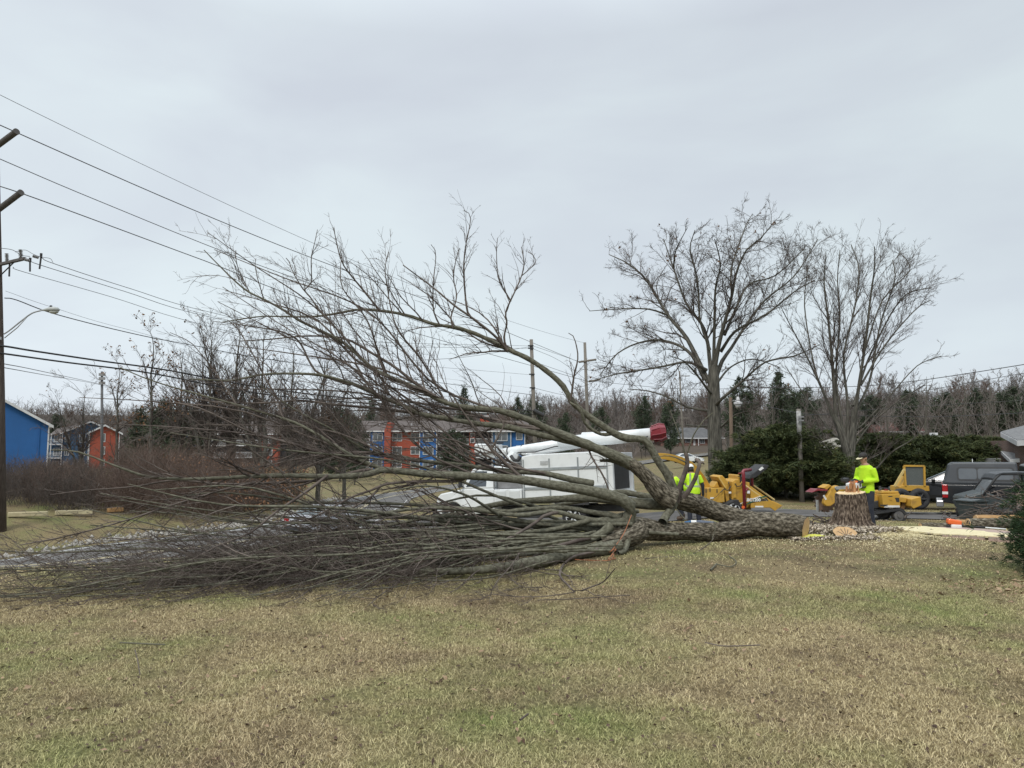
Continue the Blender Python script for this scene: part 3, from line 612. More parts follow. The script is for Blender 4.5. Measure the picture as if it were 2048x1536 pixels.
oak_specs = [dict(dens=2.9, ratio=.36, ang=(25, 60), rr=.42, n=8, wander=.16, bias=(0, 0, .18), rmin=.014, lmin=.5, lmax=2.6, t0=.22),
             dict(dens=4.2, ratio=.46, ang=(25, 60), rr=.5, n=6, wander=.2, bias=(0, 0, .15), rmin=.009, lmin=.25, lmax=1.2),
             dict(dens=7.5, ratio=.45, ang=(25, 65), rr=.7, n=4, wander=.22, bias=(0, 0, .12), rmin=.0062, lmin=.14, lmax=.55)]
b = W(1433, 962, 40); b[2] = gz(b[0], b[1])-.1
bare_tree('oak_tree', 'tall bare oak with thick straight trunk and wide round crown behind the yellow chipper', 'tree', tuple(b),
  [([(1434, 975), (1432, 942), (1429, 870), (1428, 810), (1427, 760), (1427, 730)], [33, 30, 27, 25, 23, 17])],
  [([(1427, 748), (1437, 692), (1449, 646), (1464, 591), (1472, 548), (1492, 501), (1520, 478), (1545, 448)], 14, 2),
   ([(1464, 591), (1462, 540), (1478, 490), (1492, 450), (1505, 428)], 6, 1.5),
   ([(1427, 740), (1429, 646), (1431, 575), (1441, 528), (1429, 478)], 10, 2),
   ([(1423, 755), (1410, 661), (1374, 610), (1347, 536), (1327, 478)], 12, 2),
   ([(1347, 536), (1352, 500), (1375, 455)], 5, 1.5),
   ([(1417, 765), (1374, 677), (1335, 630), (1296, 564), (1257, 528), (1218, 509)], 14, 2),
   ([(1335, 630), (1296, 618), (1238, 618), (1179, 622)], 6, 1.5),
   ([(1410, 760), (1382, 708), (1343, 685), (1296, 681), (1238, 704), (1199, 751)], 11, 2),
   ([(1413, 740), (1374, 724), (1316, 735), (1238, 747), (1190, 760)], 9, 2),
   ([(1430, 760), (1445, 720), (1460, 700), (1492, 650), (1531, 599), (1589, 552), (1636, 478)], 13, 2),
   ([(1441, 704), (1472, 661), (1531, 630), (1589, 583), (1630, 560)], 9, 2),
   ([(1449, 670), (1475, 610), (1499, 567), (1550, 552), (1609, 497)], 8, 2),
   ([(1430, 812), (1441, 800), (1484, 763), (1531, 724), (1589, 712), (1640, 689)], 11, 2),
   ([(1428, 830), (1417, 822), (1374, 814), (1335, 794), (1296, 782), (1255, 778)], 9, 2),
   ([(1425, 790), (1413, 776), (1390, 745), (1367, 722), (1340, 712)], 8, 2),
   ([(1432, 770), (1460, 735), (1505, 718), (1560, 735)], 6, 2),
   ([(1420, 700), (1400, 640), (1395, 560), (1380, 500), (1390, 460)], 7, 2),
   ([(1428, 850), (1400, 853), (1372, 850)], 8, 4), ([(1436, 860), (1470, 830), (1500, 822), (1520, 812)], 6, 2)],
  rg, oak_specs, M_oakbark, M_btwig, 4.2, leaf=90, leafsz=.05)
b = W(1700, 1004, 33); b[2] = gz(b[0], b[1])-.1
maple_specs = [dict(dens=2.5, ratio=.36, ang=(18, 42), rr=.4, n=8, wander=.09, bias=(0, 0, .22), rmin=.009, lmin=.4, lmax=2.4, t0=.25),
               dict(dens=3.8, ratio=.46, ang=(20, 48), rr=.5, n=6, wander=.12, bias=(0, 0, .18), rmin=.0065, lmin=.2, lmax=1.0),
               dict(dens=7.5, ratio=.45, ang=(20, 50), rr=.7, n=4, wander=.15, bias=(0, 0, .12), rmin=.005, lmin=.12, lmax=.45)]
bare_tree('maple_tree', 'bare many-stemmed maple with upright vase crown behind the man in the yellow shirt', 'tree', tuple(b),
  [([(1702, 1008), (1699, 960), (1697, 930), (1692, 900), (1680, 860), (1667, 829)], [26, 22, 20, 15, 13, 11]), ([(1700, 940), (1703, 900), (1706, 860), (1709, 820)], [18, 15, 14, 12])],
  [([(1672, 840), (1665, 731), (1656, 634), (1648, 567), (1652, 509)], 11, 2), ([(1695, 888), (1695, 802), (1687, 712), (1710, 614), (1718, 536), (1702, 489)], 9, 2),
   ([(1706, 860), (1718, 770), (1730, 692), (1741, 595), (1749, 536), (1749, 493)], 11, 2), ([(1708, 812), (1725, 750), (1749, 692), (1804, 595), (1863, 575)], 8, 2),
   ([(1664, 830), (1640, 770), (1609, 704), (1575, 640), (1562, 614)], 7, 1.5), ([(1668, 835), (1645, 780), (1628, 731), (1609, 614), (1616, 536)], 8, 2),
   ([(1712, 860), (1726, 849), (1781, 790), (1835, 731), (1882, 712)], 6, 1.5), ([(1685, 880), (1659, 860), (1609, 790), (1570, 731)], 7, 1.5),
   ([(1702, 960), (1747, 942), (1782, 905), (1830, 875), (1850, 840)], 7, 1.5), ([(1705, 955), (1728, 925), (1765, 905), (1800, 880)], 6, 1.5),
   ([(1696, 940), (1670, 915), (1640, 880), (1615, 870)], 5, 1.5), ([(1708, 830), (1740, 760), (1760, 650), (1790, 560), (1785, 520)], 8, 2),
   ([(1690, 880), (1672, 760), (1680, 640), (1675, 560), (1680, 500)], 7, 2), ([(1722, 770), (1770, 690), (1830, 620), (1862, 600)], 6, 1.5),
   ([(1704, 900), (1740, 850), (1800, 800), (1850, 770)], 6, 1.5), ([(1730, 700), (1765, 600), (1820, 540), (1800, 505)], 5, 1.5)],
  rg, maple_specs, M_oakbark, M_btwig, 2.6)
# ---- procedural bare trees
def proc_tree(rg, h, spread=.42, n1=14, n2=3.2, n3=3.2, up=.3, r0=None, fork=False, rmin=.016, lean=0):
    r0 = r0 or h*.016; n = 14; t = np.linspace(0, 1, n)
    P = np.stack([np.cumsum(rg.normal(size=n)*.012*h)*.5+lean*t*h, np.cumsum(rg.normal(size=n)*.012*h)*.5, t*h*.93], 1); P[0, :2] = 0
    tr = [(P, r0*(1-.93*t)+.004)]
    if fork:
        for s in range(fork):
            a = rg.random()*6.28; Q = P[2]+np.stack([np.cos(a)*t*h*.22+np.cumsum(rg.normal(size=n)*.006*h), np.sin(a)*t*h*.22, t*h*(.62+.2*rg.random())], 1); tr.append((Q, (r0*(1-.93*t)+.004)*.7))
    a = ramify(tr, rg, n1/h/(1 if not fork else .6), spread, (30, 62), .5, n=8, wander=.13, bias=(0, 0, up), rmin=rmin*1.4, lmin=h*.08, lmax=h*.42, t0=.22)
    b = ramify(a, rg, n2, .42, (25, 60), .6, n=5, wander=.17, bias=(0, 0, up*.7), rmin=rmin, lmin=h*.03, lmax=h*.2)
    c = ramify(b, rg, n3, .5, (25, 60), .7, n=4, wander=.2, bias=(0, 0, .15), rmin=rmin*.8, lmin=h*.02, lmax=h*.09)
    return tr, a, b, c
def proc_build(name, rg, mt=None, mbk=None, leaf=0, **k):
    tr, a, b, c = proc_tree(rg, **k); root = empty(name, (0, 0, 0))
    v, f, u = tubes(tr, 8); mesh_np('trunk', v, f, mbk or M_oakbark, root, smooth=True, uv=u)
    A = tubes(a, 4); B = tubes(b+c, 3); mesh_np('crown', np.vstack([A[0], B[0]]), np.vstack([A[1], B[1]+len(A[0])]), mt or M_ftwig, root, uv=np.vstack([A[2], B[2]]))
    if leaf:
        ids = rg.choice(len(c), min(leaf, len(c)), replace=False); P = np.repeat(np.array([c[i][0][-1] for i in ids]), 3, 0); P = P+rg.normal(size=P.shape)*.07
        tag(leaves_mesh('leaf_cluster', P, rg, .08, M_leafd, root, 0), kind='stuff')
    return root
def dup(root, loc, rz, s, label, group=None, cat=None):
    r = root.copy(); COL.objects.link(r); r.location = loc; r.rotation_euler = (0, 0, rz); r.scale = s if hasattr(s, '__len__') else (s, s, s)
    for ch in root.children:
        c = ch.copy(); COL.objects.link(c); c.parent = r
    tag(r, label, cat, group); return r
used = set()
def place(proto, px, Y, s, rz, label, cat, group=None, dz=-.1, zs=None):
    x = (px-1024)/F*Y; z = gz(x, Y)+dz; sc = (s, s, zs or s)
    if id(proto) in used: return dup(proto, (x, Y, z), rz, sc, label, group, cat)
    used.add(id(proto)); proto.location = (x, Y, z); proto.rotation_euler = (0, 0, rz); proto.scale = sc; tag(proto, label, cat, group); return proto
def place_top(proto, h, px, ytop, Y, rz, label, cat, group=None):
    """scaled so that its top stands at photo row ytop"""
    x = (px-1024)/F*Y; H = W(px, ytop, Y)[2]-gz(x, Y)+.1; s = H/h; return place(proto, px, Y, min(s, 1.6*max(s, .1)), rz, label, cat, group)
# mid-distance trees behind the brush on the left
rg = np.random.default_rng(5)
MT = [proc_build('bare_tree', np.random.default_rng(s), mt=M_btwig, h=11, spread=.36, n1=17, n2=3.0, n3=4.0, up=.5, fork=fk, rmin=.009, leaf=lf) for s, fk, lf in ((51, 0, 160), (52, 2, 50), (53, 3, 30))]
for px, yt, Y, k, lab in [(303, 652, 48, 0, 'bare tree hung with dark seed clusters, nearest the street lamp side of the brush'), (236, 712, 52, 0, 'small leaning bare tree with dark clusters left of the clustered tree'),
    (362, 690, 54, 1, 'thin forked bare tree right of the tree with dark clusters'), (415, 640, 50, 2, 'tall many-stemmed bare tree behind the upper left boughs of the felled tree'),
    (470, 622, 52, 1, 'tallest bare tree in the clump behind the felled crown'), (525, 640, 49, 2, 'bushy bare tree right of the tallest in the clump'), (585, 668, 53, 1, 'bare tree with drooping twigs near the middle of the clump'),
    (640, 705, 55, 2, 'lower bare tree at the right side of the clump'), (692, 745, 60, 1, 'short bare tree ending the clump beside the green pines'), (165, 768, 45, 1, 'slender bare sapling in front of the blue gabled block')]:
    place_top(MT[k], 11, px, yt, Y, rg.random()*6, lab, 'tree')
# ---- woods on the far hills
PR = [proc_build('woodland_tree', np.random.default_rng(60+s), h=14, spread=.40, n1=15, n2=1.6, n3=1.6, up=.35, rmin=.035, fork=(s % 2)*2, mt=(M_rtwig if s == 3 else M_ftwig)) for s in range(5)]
rg = np.random.default_rng(8); k = 0
ZT = [(-150, 'beyond the blue building at the left edge'), (100, 'behind the grey blue gabled house'), (175, 'behind the red gabled house'), (245, 'behind the tree with dark clusters'), (400, 'behind the russet brush'), (560, 'behind the low end of the tree clump'), (690, 'above the left half of the long brown roof'),
      (840, 'above the middle of the long brown roof'), (950, 'behind the red dormer'), (1060, 'between the two mid picture utility poles'), (1180, 'above the raised white boom'), (1310, 'above the brick bungalow'), (1440, 'right of the oak trunk'), (1560, 'between the oak and the maple'), (1680, 'behind the maple crown'),
      (1790, 'above the dull red roof'), (1880, 'above the brick chimney'), (1960, 'above the grey house roofs at the right edge')]
NH = 290
for i in range(NH):
    px = -150+2400*((i+.5*rg.random())/150) if i < 150 else -150+2400*rg.random(); Y = 176+50*rg.random() if i < 150 else 205+120*rg.random()
    if i > 240: px = 1050+420*rg.random()
    if i % 5 == 0 and px > 1450: Y = 110+50*rg.random()
    if 1290 < px < 1460 and Y < 205: Y += 50
    zn = [z for z in ZT if z[0] <= px][-1][1]; lab = 'bare grey tree on the wooded hill '+zn; s = .72+.42*rg.random()
    if px > 1450: s *= 1.05
    if px < 420: s *= .85
    if i % 3 == 0: s *= .8
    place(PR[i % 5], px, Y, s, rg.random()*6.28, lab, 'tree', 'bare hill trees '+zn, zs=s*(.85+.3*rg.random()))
def undergrowth(name, label, n, xr, Yr, hr, m, seed, rmin, fd=None, kk=3, kids=3.0, lean=.22):
    rg = np.random.default_rng(seed); px = xr[0]+(xr[1]-xr[0])*rg.random(n); Y = Yr[0]+(Yr[1]-Yr[0])*rg.random(n); x = (px-1024)/F*Y
    if fd: ok = fd(px, Y, x); x = x[ok]; Y = Y[ok]; n = len(x)
    z = ground(x, Y, False)-.05; h = hr[0]+(hr[1]-hr[0])*rg.random(n)**1.4; t = np.linspace(0, 1, 6)[None, :, None]
    D = rg.normal(size=(n, 1, 3))*lean; D[:, :, 2] = 1; P = np.stack([x, Y, z], -1)[:, None]+D*t*h[:, None, None]+rg.normal(size=(n, 6, 3))*.03*h[:, None, None]*t
    st = [(p, np.linspace(rmin*1.5, rmin*.8, 6)) for p in P]
    a = ramify(st, rg, kids, .5, (20, 65), .8, n=5, wander=.22, bias=(0, 0, .1), rmin=rmin, lmin=.3, lmax=hr[1]*.5, t0=.1)
    v, f, u = tubes(st+a, kk); return tag(mesh_np(name, v, f, m), label, 'undergrowth', kind='stuff')
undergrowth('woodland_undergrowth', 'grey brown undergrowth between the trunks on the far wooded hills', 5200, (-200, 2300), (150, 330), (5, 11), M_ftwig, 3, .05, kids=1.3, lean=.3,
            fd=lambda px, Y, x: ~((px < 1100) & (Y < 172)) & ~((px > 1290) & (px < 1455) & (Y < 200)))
undergrowth('brush_thicket', 'dense tangle of reddish brown brush on the bank across the road', 3300, (255, 655), (37.5, 58), (1.0, 3.4), M_rtwig, 4, .007, kids=4.2, lean=.35,
            fd=lambda px, Y, x: (dist_to(RS, x, Y) > 5.2) & (x < -9.5))
undergrowth('brush_thicket', 'lower tangle of brush below the gabled houses', 1700, (60, 290), (37, 50), (.6, 2.0), M_rtwig, 24, .007, kids=4.2, lean=.4, fd=lambda px, Y, x: dist_to(RS, x, Y) > 5.0)
undergrowth('brush_thicket', 'grey brown brush at the foot of the big blue building', 1000, (-60, 200), (35.5, 44), (.7, 2.2), M_btwig, 14, .006, kids=4, lean=.35, fd=lambda px, Y, x: (dist_to(RS, x, Y) > 5.5))
# russet leaves still hanging in the brush
rgl = np.random.default_rng(3); n = 5200; px = 330+290*rgl.random(n); Y = 40+12*rgl.random(n); x = (px-1024)/F*Y; z = ground(x, Y, False)+.3+2.6*rgl.random(n)
ok = fbm(x*.5, z*.9+Y*.4, 4) > .50; tag(leaves_mesh('russet_leaves', np.stack([x, Y, z], -1)[ok], rgl, .07, mat('russet_leaf', (.20, .09, .045), (.30, .17, .09), sc=1, rough=.9), None, 0), 'russet dead leaves still hanging in the brush', 'leaves', kind='stuff')
# ---- evergreens
def green(name, c1, c2, c3):
    m = bpy.data.materials.new(name); m.use_nodes = True; nt = m.node_tree; L = nt.links; b = nt.nodes['Principled BSDF']; b.inputs['Roughness'].default_value = .75; b.inputs['Specular IOR Level'].default_value = .25
    at = N(nt, 'ShaderNodeAttribute', attribute_name='rnd'); r = N(nt, 'ShaderNodeValToRGB'); e = r.color_ramp.elements; e[0].position = 0; e[0].color = (*c1, 1); e[1].position = 1; e[1].color = (*c3, 1); q = e.new(.6); q.color = (*c2, 1)
    L.new(at.outputs['Fac'], r.inputs[0]); L.new(r.outputs[0], b.inputs['Base Color']); return m
M_cedar = green('cedar_foliage', (.025, .037, .014), (.07, .086, .03), (.22, .18, .065))
M_pine = green('pine_foliage', (.032, .045, .028), (.06, .078, .045), (.11, .12, .07))
M_yew = green('yew_foliage', (.010, .026, .010), (.028, .055, .018), (.075, .10, .03))
def sprays(P, D, rg, per, L, wd, spread=.6):
    """per narrow leaves at every point P, fanning round direction D"""
    n = len(P)*per; S = np.repeat(P, per, 0)+rg.normal(size=(n, 3))*L*.35; d = np.repeat(D, per, 0)+rg.normal(size=(n, 3))*spread; d /= np.linalg.norm(d, axis=1, keepdims=True)
    a = np.cross(d, rg.normal(size=(n, 3))); a /= np.linalg.norm(a, axis=1, keepdims=True)+1e-9; l = L*(.5+rg.random((n, 1))); ww = wd*(.6+.8*rg.random((n, 1)))
    V = np.stack([S-a*ww*.5, S+a*ww*.5, S+d*l*.6+a*ww*.4, S+d*l, S+d*l*.6-a*ww*.4], 1).reshape(-1, 3); i = np.arange(n)[:, None]*5
    tone = np.repeat(np.clip(rg.random(len(P))*.7, 0, 1), per)*.6+rg.random(n)*.4
    return V, i+np.array([[0, 1, 2, 3, 4]]), np.repeat(tone, 5)
def conifer(name, seed, h, rad, m, kind, nb=70, per=10, L=.3, wd=.06, bare=.12, droop=-.1, dens=9):
    rg = np.random.default_rng(seed); root = empty(name, (0, 0, 0)); n = 10; t = np.linspace(0, 1, n)
    tr = [(np.stack([np.cumsum(rg.normal(size=n)*.01*h), np.cumsum(rg.normal(size=n)*.01*h), t*h*.95], 1), h*.017*(1-.9*t)+.01)]
    br = []; P = []; D = []
    for i in range(nb):
        f = bare+(1-bare)*((i+rg.random())/nb); a = rg.random()*6.28
        if kind == 'cone': R_ = rad*(1-f)**.75*(.65+.5*rg.random())+.12
        elif kind == 'tuft': R_ = rad*math.sin(min(1, (f-bare)/(1-bare)*.95+.12)*math.pi)**.6*(.5+.6*rg.random())
        else: R_ = rad*(1-((f-bare)/(1-bare))**2.6)**.5*(.6+.5*rg.random())+.15
        z = f*h; m_ = 6; s = np.linspace(0, 1, m_); z0 = z-R_*.12
        Q = np.stack([np.cos(a)*s*R_+np.cumsum(rg.normal(size=m_)*.03*R_), np.sin(a)*s*R_+np.cumsum(rg.normal(size=m_)*.03*R_), z0+s*R_*(.25 if kind == 'cone' else .3)+droop*R_*s*s*2], 1)
        br.append((Q, np.linspace(h*.005+.005, .006, m_))); c = max(3, int(R_*dens)); ss = (.22+.78*rg.random(c)**.8)
        for q in ss:
            x = q*(m_-1); j = min(int(x), m_-2); p = Q[j]*(1-x+j)+Q[j+1]*(x-j); lat = rg.normal(size=3)*np.array([.22, .22, .07])*R_*.8; P.append(p+lat); D.append(np.array([math.cos(a), math.sin(a), .15+droop])+lat/(R_+.1)*.8)
    v, f, u = tubes(tr, 8); mesh_np('trunk', v, f, M_oakbark, root, smooth=True, uv=u)
    V, Fc, tone = sprays(np.array(P), np.array(D), rg, per, L, wd); v, f, u = tubes(br, 4)
    o = mesh_np('crown', V, Fc, m, root, attr=tone); mesh_np('branches', v, f, M_oakbark, root, uv=u); return root
CE = [conifer('cedar_tree', 70+s, 4.0, 2.3, M_cedar, 'round', nb=95, per=30, L=.17, wd=.032, bare=.20, dens=15) for s in range(3)]
for i, (px, yt, sx_, Y, lab) in enumerate([(1492, 885, .7, 34.5, 'short dark cedar just right of the street lamp post'), (1568, 846, 1.05, 34, 'tall broad cedar left of the grey utility pole'), (1636, 893, .8, 35, 'low cedar between the grey pole and the maple'),
    (1705, 889, .85, 37, 'cedar behind the maple trunk'), (1772, 862, 1.0, 36, 'cedar right of the maple with yellowish tips'), (1846, 868, 1.0, 35.5, 'cedar above the yellow guard frame'), (1915, 866, 1.0, 36.5, 'cedar above the black truck cap, under the chimney'),
    (1975, 872, .9, 38.5, 'cedar beside the low grey roof corner'), (2048, 868, 1.0, 41, 'cedar behind the house corner'), (1530, 905, .7, 36, 'small cedar filling the gap behind the black chipper hood')]):
    x = (px-1024)/F*Y; H = W(px, yt, Y)[2]-gz(x, Y); place(CE[i % 3], px, Y, sx_, i*1.3, lab, 'tree', 'row of cedars behind the driveway', zs=H/4.05)
PN = [conifer('pine_tree', 80+s, 14, 4.2, M_pine, kd, nb=60, per=9, L=.8, wd=.16, bare=.12, dens=3.2, droop=.0) for s, kd in enumerate(('cone', 'tuft', 'round'))]
for i, (px, yt, Y, k, sx_, lab) in enumerate([(928, 772, 190, 0, .8, 'dark pointed pine rising behind the long brown roof'), (742, 795, 185, 0, .6, 'small pine behind the left end of the long roof'), (1035, 793, 190, 1, .7, 'rounded pine left of the leaning utility pole'),
    (1070, 800, 200, 2, .7, 'dark pine mass behind the leaning utility pole'), (680, 815, 130, 2, .7, 'green pine at the left end of the long apartment block'), (712, 840, 118, 2, .45, 'lower pine at the foot of the long block'), (905, 858, 122, 2, .5, 'green pine covering the balconies in the middle of the long block'),
    (928, 870, 118, 0, .5, 'pine beside the red strip of the long block'), (330, 800, 80, 2, .6, 'green pine behind the brush near the red gabled block'), (280, 815, 84, 0, .5, 'narrow green pine left of the wide one behind the brush'), (390, 812, 78, 2, .5, 'green pine behind the russet leaves'),
    (118, 828, 190, 2, .6, 'green pine behind the blue gabled block'), (1340, 800, 165, 2, .5, 'dull green pine above the brick bungalow'), (1290, 790, 170, 1, .6, 'pine left of the oak crown'), (1480, 752, 150, 1, .8, 'tall tufted pine seen through the right of the oak crown'),
    (1560, 742, 150, 1, .9, 'tallest tufted pine between the oak and the maple'), (1610, 775, 160, 2, .7, 'pine seen through the left stems of the maple'), (1745, 790, 170, 2, .7, 'pine behind the maple crown'), (1815, 780, 165, 1, .7, 'pine right of the maple crown'),
    (1890, 785, 160, 2, .7, 'pine above the truck cap'), (1955, 775, 170, 1, .7, 'pine left of the last wire sag'), (2010, 785, 160, 2, .7, 'pine near the right edge of the woods'), (2060, 770, 165, 1, .8, 'pine at the right border of the woods'), (1200, 815, 160, 2, .5, 'dull pine behind the raised boom'), (1130, 825, 150, 2, .4, 'low pine behind the bucket truck')]):
    x = (px-1024)/F*Y; H = W(px, yt, Y)[2]-gz(x, Y); place(PN[k], px, Y, sx_, i*1.7, lab, 'tree', zs=H/14.2)
rgm = np.random.default_rng(44)
for i in range(9):
    px = 1500+65*i+20*rgm.random(); place(PN[i % 3], px, 185+30*rgm.random(), .65+.2*rgm.random(), i, 'dark evergreen among the bare trees on the right hill', 'tree', 'dark evergreens scattered on the right hill')
# yew at the right edge, close by
yw = conifer('yew_shrub', 99, 1.75, .95, M_yew, 'round', nb=300, per=24, L=.075, wd=.009, bare=.02, dens=40, droop=.0)
yw.location = (7.55, 9.7, -.02); yw.scale = (.84, .84, .90); tag(yw, 'dark green yew shrub at the right edge of the lawn', 'shrub')
# ------------------------------------------------------------------ buildings
def siding(name, c, horizontal=True, sc=9):
    m = bpy.data.materials.new(name); m.use_nodes = True; nt = m.node_tree; L = nt.links; b = nt.nodes['Principled BSDF']; b.inputs['Roughness'].default_value = .7
    tc = N(nt, 'ShaderNodeTexCoord'); wv = N(nt, 'ShaderNodeTexWave', wave_type='BANDS', bands_direction='Z', wave_profile='SAW', i_Scale=sc/6.283*1.0); L.new(tc.outputs['Object'], wv.inputs[0])
    r = N(nt, 'ShaderNodeValToRGB'); e = r.color_ramp.elements; e[0].position = .06; e[0].color = (*[x*.55 for x in c], 1); e[1].position = .2; e[1].color = (*c, 1); L.new(wv.outputs[0], r.inputs[0])
    nz = N(nt, 'ShaderNodeTexNoise', i_Scale=.6, i_Detail=6.0); L.new(tc.outputs['Object'], nz.inputs[0]); mr = N(nt, 'ShaderNodeMapRange'); mr.inputs['To Min'].default_value = .78; mr.inputs['To Max'].default_value = 1.12; L.new(nz.outputs[0], mr.inputs['Value'])
    mx = N(nt, 'ShaderNodeVectorMath', operation='SCALE'); L.new(r.outputs[0], mx.inputs[0]); L.new(mr.outputs[0], mx.inputs['Scale']); L.new(mx.outputs[0], b.inputs['Base Color'])
    bp = N(nt, 'ShaderNodeBump', i_Strength=.5, i_Distance=.02); L.new(wv.outputs[0], bp.inputs['Height']); L.new(bp.outputs[0], b.inputs['Normal']); return m
def brick(name, c1, c2, mortar=(.3, .28, .25), sc=4):
    m = bpy.data.materials.new(name); m.use_nodes = True; nt = m.node_tree; L = nt.links; b = nt.nodes['Principled BSDF']; b.inputs['Roughness'].default_value = .9
    tc = N(nt, 'ShaderNodeTexCoord'); sp = N(nt, 'ShaderNodeSeparateXYZ'); cb = N(nt, 'ShaderNodeCombineXYZ'); ad = N(nt, 'ShaderNodeMath', operation='ADD'); L.new(tc.outputs['Object'], sp.inputs[0]); L.new(sp.outputs[0], ad.inputs[0]); L.new(sp.outputs[1], ad.inputs[1]); L.new(ad.outputs[0], cb.inputs[0]); L.new(sp.outputs[2], cb.inputs[1])
    br = N(nt, 'ShaderNodeTexBrick', i_Scale=sc); br.inputs['Color1'].default_value = (*c1, 1); br.inputs['Color2'].default_value = (*c2, 1); br.inputs['Mortar'].default_value = (*mortar, 1); L.new(cb.outputs[0], br.inputs[0]); L.new(br.outputs[0], b.inputs['Base Color']); return m
M_blue = siding('blue_siding', (.018, .125, .37), sc=34); M_blue2 = siding('grey_blue_siding', (.05, .125, .23), sc=34); M_red = siding('red_siding', (.36, .075, .04), sc=34)
M_white = mat('white_trim', (.62, .62, .62), (.50, .50, .50), sc=2, rough=.6); M_roofb = mat('brown_shingles', (.085, .07, .065), (.13, .11, .10), sc=3, rough=.95, bump=.5, bsc=30)
M_roofg = mat('grey_shingles', (.13, .13, .13), (.21, .21, .21), sc=6, rough=.95, bump=.6, bsc=40); M_pane = mat('window_pane', (.07, .08, .085), (.16, .175, .18), sc=.9, rough=.12, spec=.8)
M_dark = mat('dark_recess', (.035, .035, .038), (.06, .06, .06), sc=1, rough=.8); M_brick = brick('red_brick', (.20, .08, .055), (.14, .06, .045)); M_brickd = brick('brown_brick', (.12, .06, .045), (.08, .045, .035), sc=5)  # M_dark puts balcony recess shade into the apartment walls' colour
M_roofr = mat('reddish_roof', (.15, .07, .06), (.20, .10, .085), sc=1, rough=.95)
class BL:
    """a building whose front faces us, laid out from the photograph at distance Y"""
    def __init__(s, name, label, px, pyb, Y, rot=0):
        s.Y = Y; s.o = W(px, pyb, Y); s.rot = rot; s.root = empty(name, tuple(s.o), rot); tag(s.root, label, 'building')
    def x(s, px, d=0):
        k = W(px, 905, 1.0)[0]; c, n = math.cos(s.rot), math.sin(s.rot); return (k*s.o[1]-s.o[0])/(c-k*n)
    def z(s, py): return W(1024, py, s.Y)[2]-s.o[2]
    def box(s, name, m, px0, px1, py0, py1, d0, d1, parent=None):
        mb = MB(); x0, x1 = s.x(px0), s.x(px1); z0, z1 = s.z(py1), s.z(py0); mb.box(((x0+x1)/2, (d0+d1)/2, (z0+z1)/2), (abs(x1-x0), abs(d1-d0), abs(z1-z0))); return mb.build(name, m, parent or s.root)
    def window(s, px0, px1, py0, py1, d=0, mull=1):
        x0, x1 = s.x(px0), s.x(px1); z0, z1 = s.z(py1), s.z(py0); t = .11; mb = MB(); cx, cz, w_, h_ = (x0+x1)/2, (z0+z1)/2, x1-x0, z1-z0
        mb.box((cx, d-.06, z1-t/2), (w_, .14, t)); mb.box((cx, d-.06, z0+t/2), (w_, .16, t)); mb.box((x0+t/2, d-.06, cz), (t, .13, h_-2*t)); mb.box((x1-t/2, d-.06, cz), (t, .13, h_-2*t))
        for k in range(mull): xx = x0+w_*(k+1)/(mull+1); mb.box((xx, d-.05, cz), (.06, .08, h_-2*t))
        f = mb.build('window', M_white, s.root); g = MB(); g.box((cx, d-.02, cz), (w_-2*t, .05, h_-2*t)); g.build('pane', M_pane, f); return f
    def balcony(s, px0, px1, pyf, depth=1.6, d=0):
        x0, x1 = s.x(px0), s.x(px1); z = s.z(pyf); mb = MB(); mb.box(((x0+x1)/2, d+depth/2, z-.12), (x1-x0, depth, .22)); mb.box(((x0+x1)/2, d+.03, z+1.05), (x1-x0, .06, .08))
        n = max(3, int((x1-x0)/.16))
        for k in range(n+1): mb.box((x0+(x1-x0)*k/n, d+.03, z+.5), (.035, .035, 1.02))
        mb.build('balcony', M_white, s.root)
    def roof(s, name, m, px0, px1, pye, pyr, depth, over=.5, d0=0, hip=0):
        x0, x1 = s.x(px0)-.3, s.x(px1)+.3; ze, zr = s.z(pye), s.z(pyr); md = d0+depth/2; mb = MB()
        a = [(x0, d0-over, ze), (x1, d0-over, ze), (x1, d0+depth+over, ze), (x0, d0+depth+over, ze), (x0+hip, md, zr), (x1-hip, md, zr)]; lo = [(p[0], p[1], p[2]-.2) for p in a[:4]]
        mb.add(a+lo, [(0, 1, 5, 4), (1, 2, 5), (2, 3, 4, 5), (3, 0, 4), (6, 7, 1, 0), (7, 8, 2, 1), (8, 9, 3, 2), (9, 6, 0, 3), (9, 8, 7, 6)]); r = mb.build(name, m, s.root)
        f = MB(); f.box(((x0+x1)/2, d0-over-.05, ze-.08), (x1-x0, .1, .26)); f.build('fascia', M_white, r); return r
# long apartment block
B = BL('apartment_block', 'long three storey apartment block in red and blue siding under a brown roof', 715, 948, 155)
B.box('wall', M_dark, 700, 1050, 862, 948, 1.7, 12); B.roof('roof', M_roofb, 694, 1056, 862, 839, 12.5)  # wall is near black to carry the shade behind the balconies
B.box('blue_bay', M_blue, 740, 770, 862, 948, 0, 2); B.box('red_wall', M_red, 782, 840, 862, 948, .6, 2); B.box('blue_bay', M_blue, 840, 873, 862, 948, -.2, 2)
g = MB(); g.prism([(B.x(770), B.z(948)), (B.x(782.5), B.z(948)), (B.x(782.5), B.z(845)), (B.x(776), B.z(845)), (B.x(770), B.z(862))], -1.2, 6); g.build('red_gable', M_red, B.root)
for a, b_ in ((738.6, 740), (769, 770.4), (838.8, 840.2), (872.5, 874)): B.box('corner_board', M_white, a, b_, 862, 948, -.32 if a > 830 else -.12, .4)
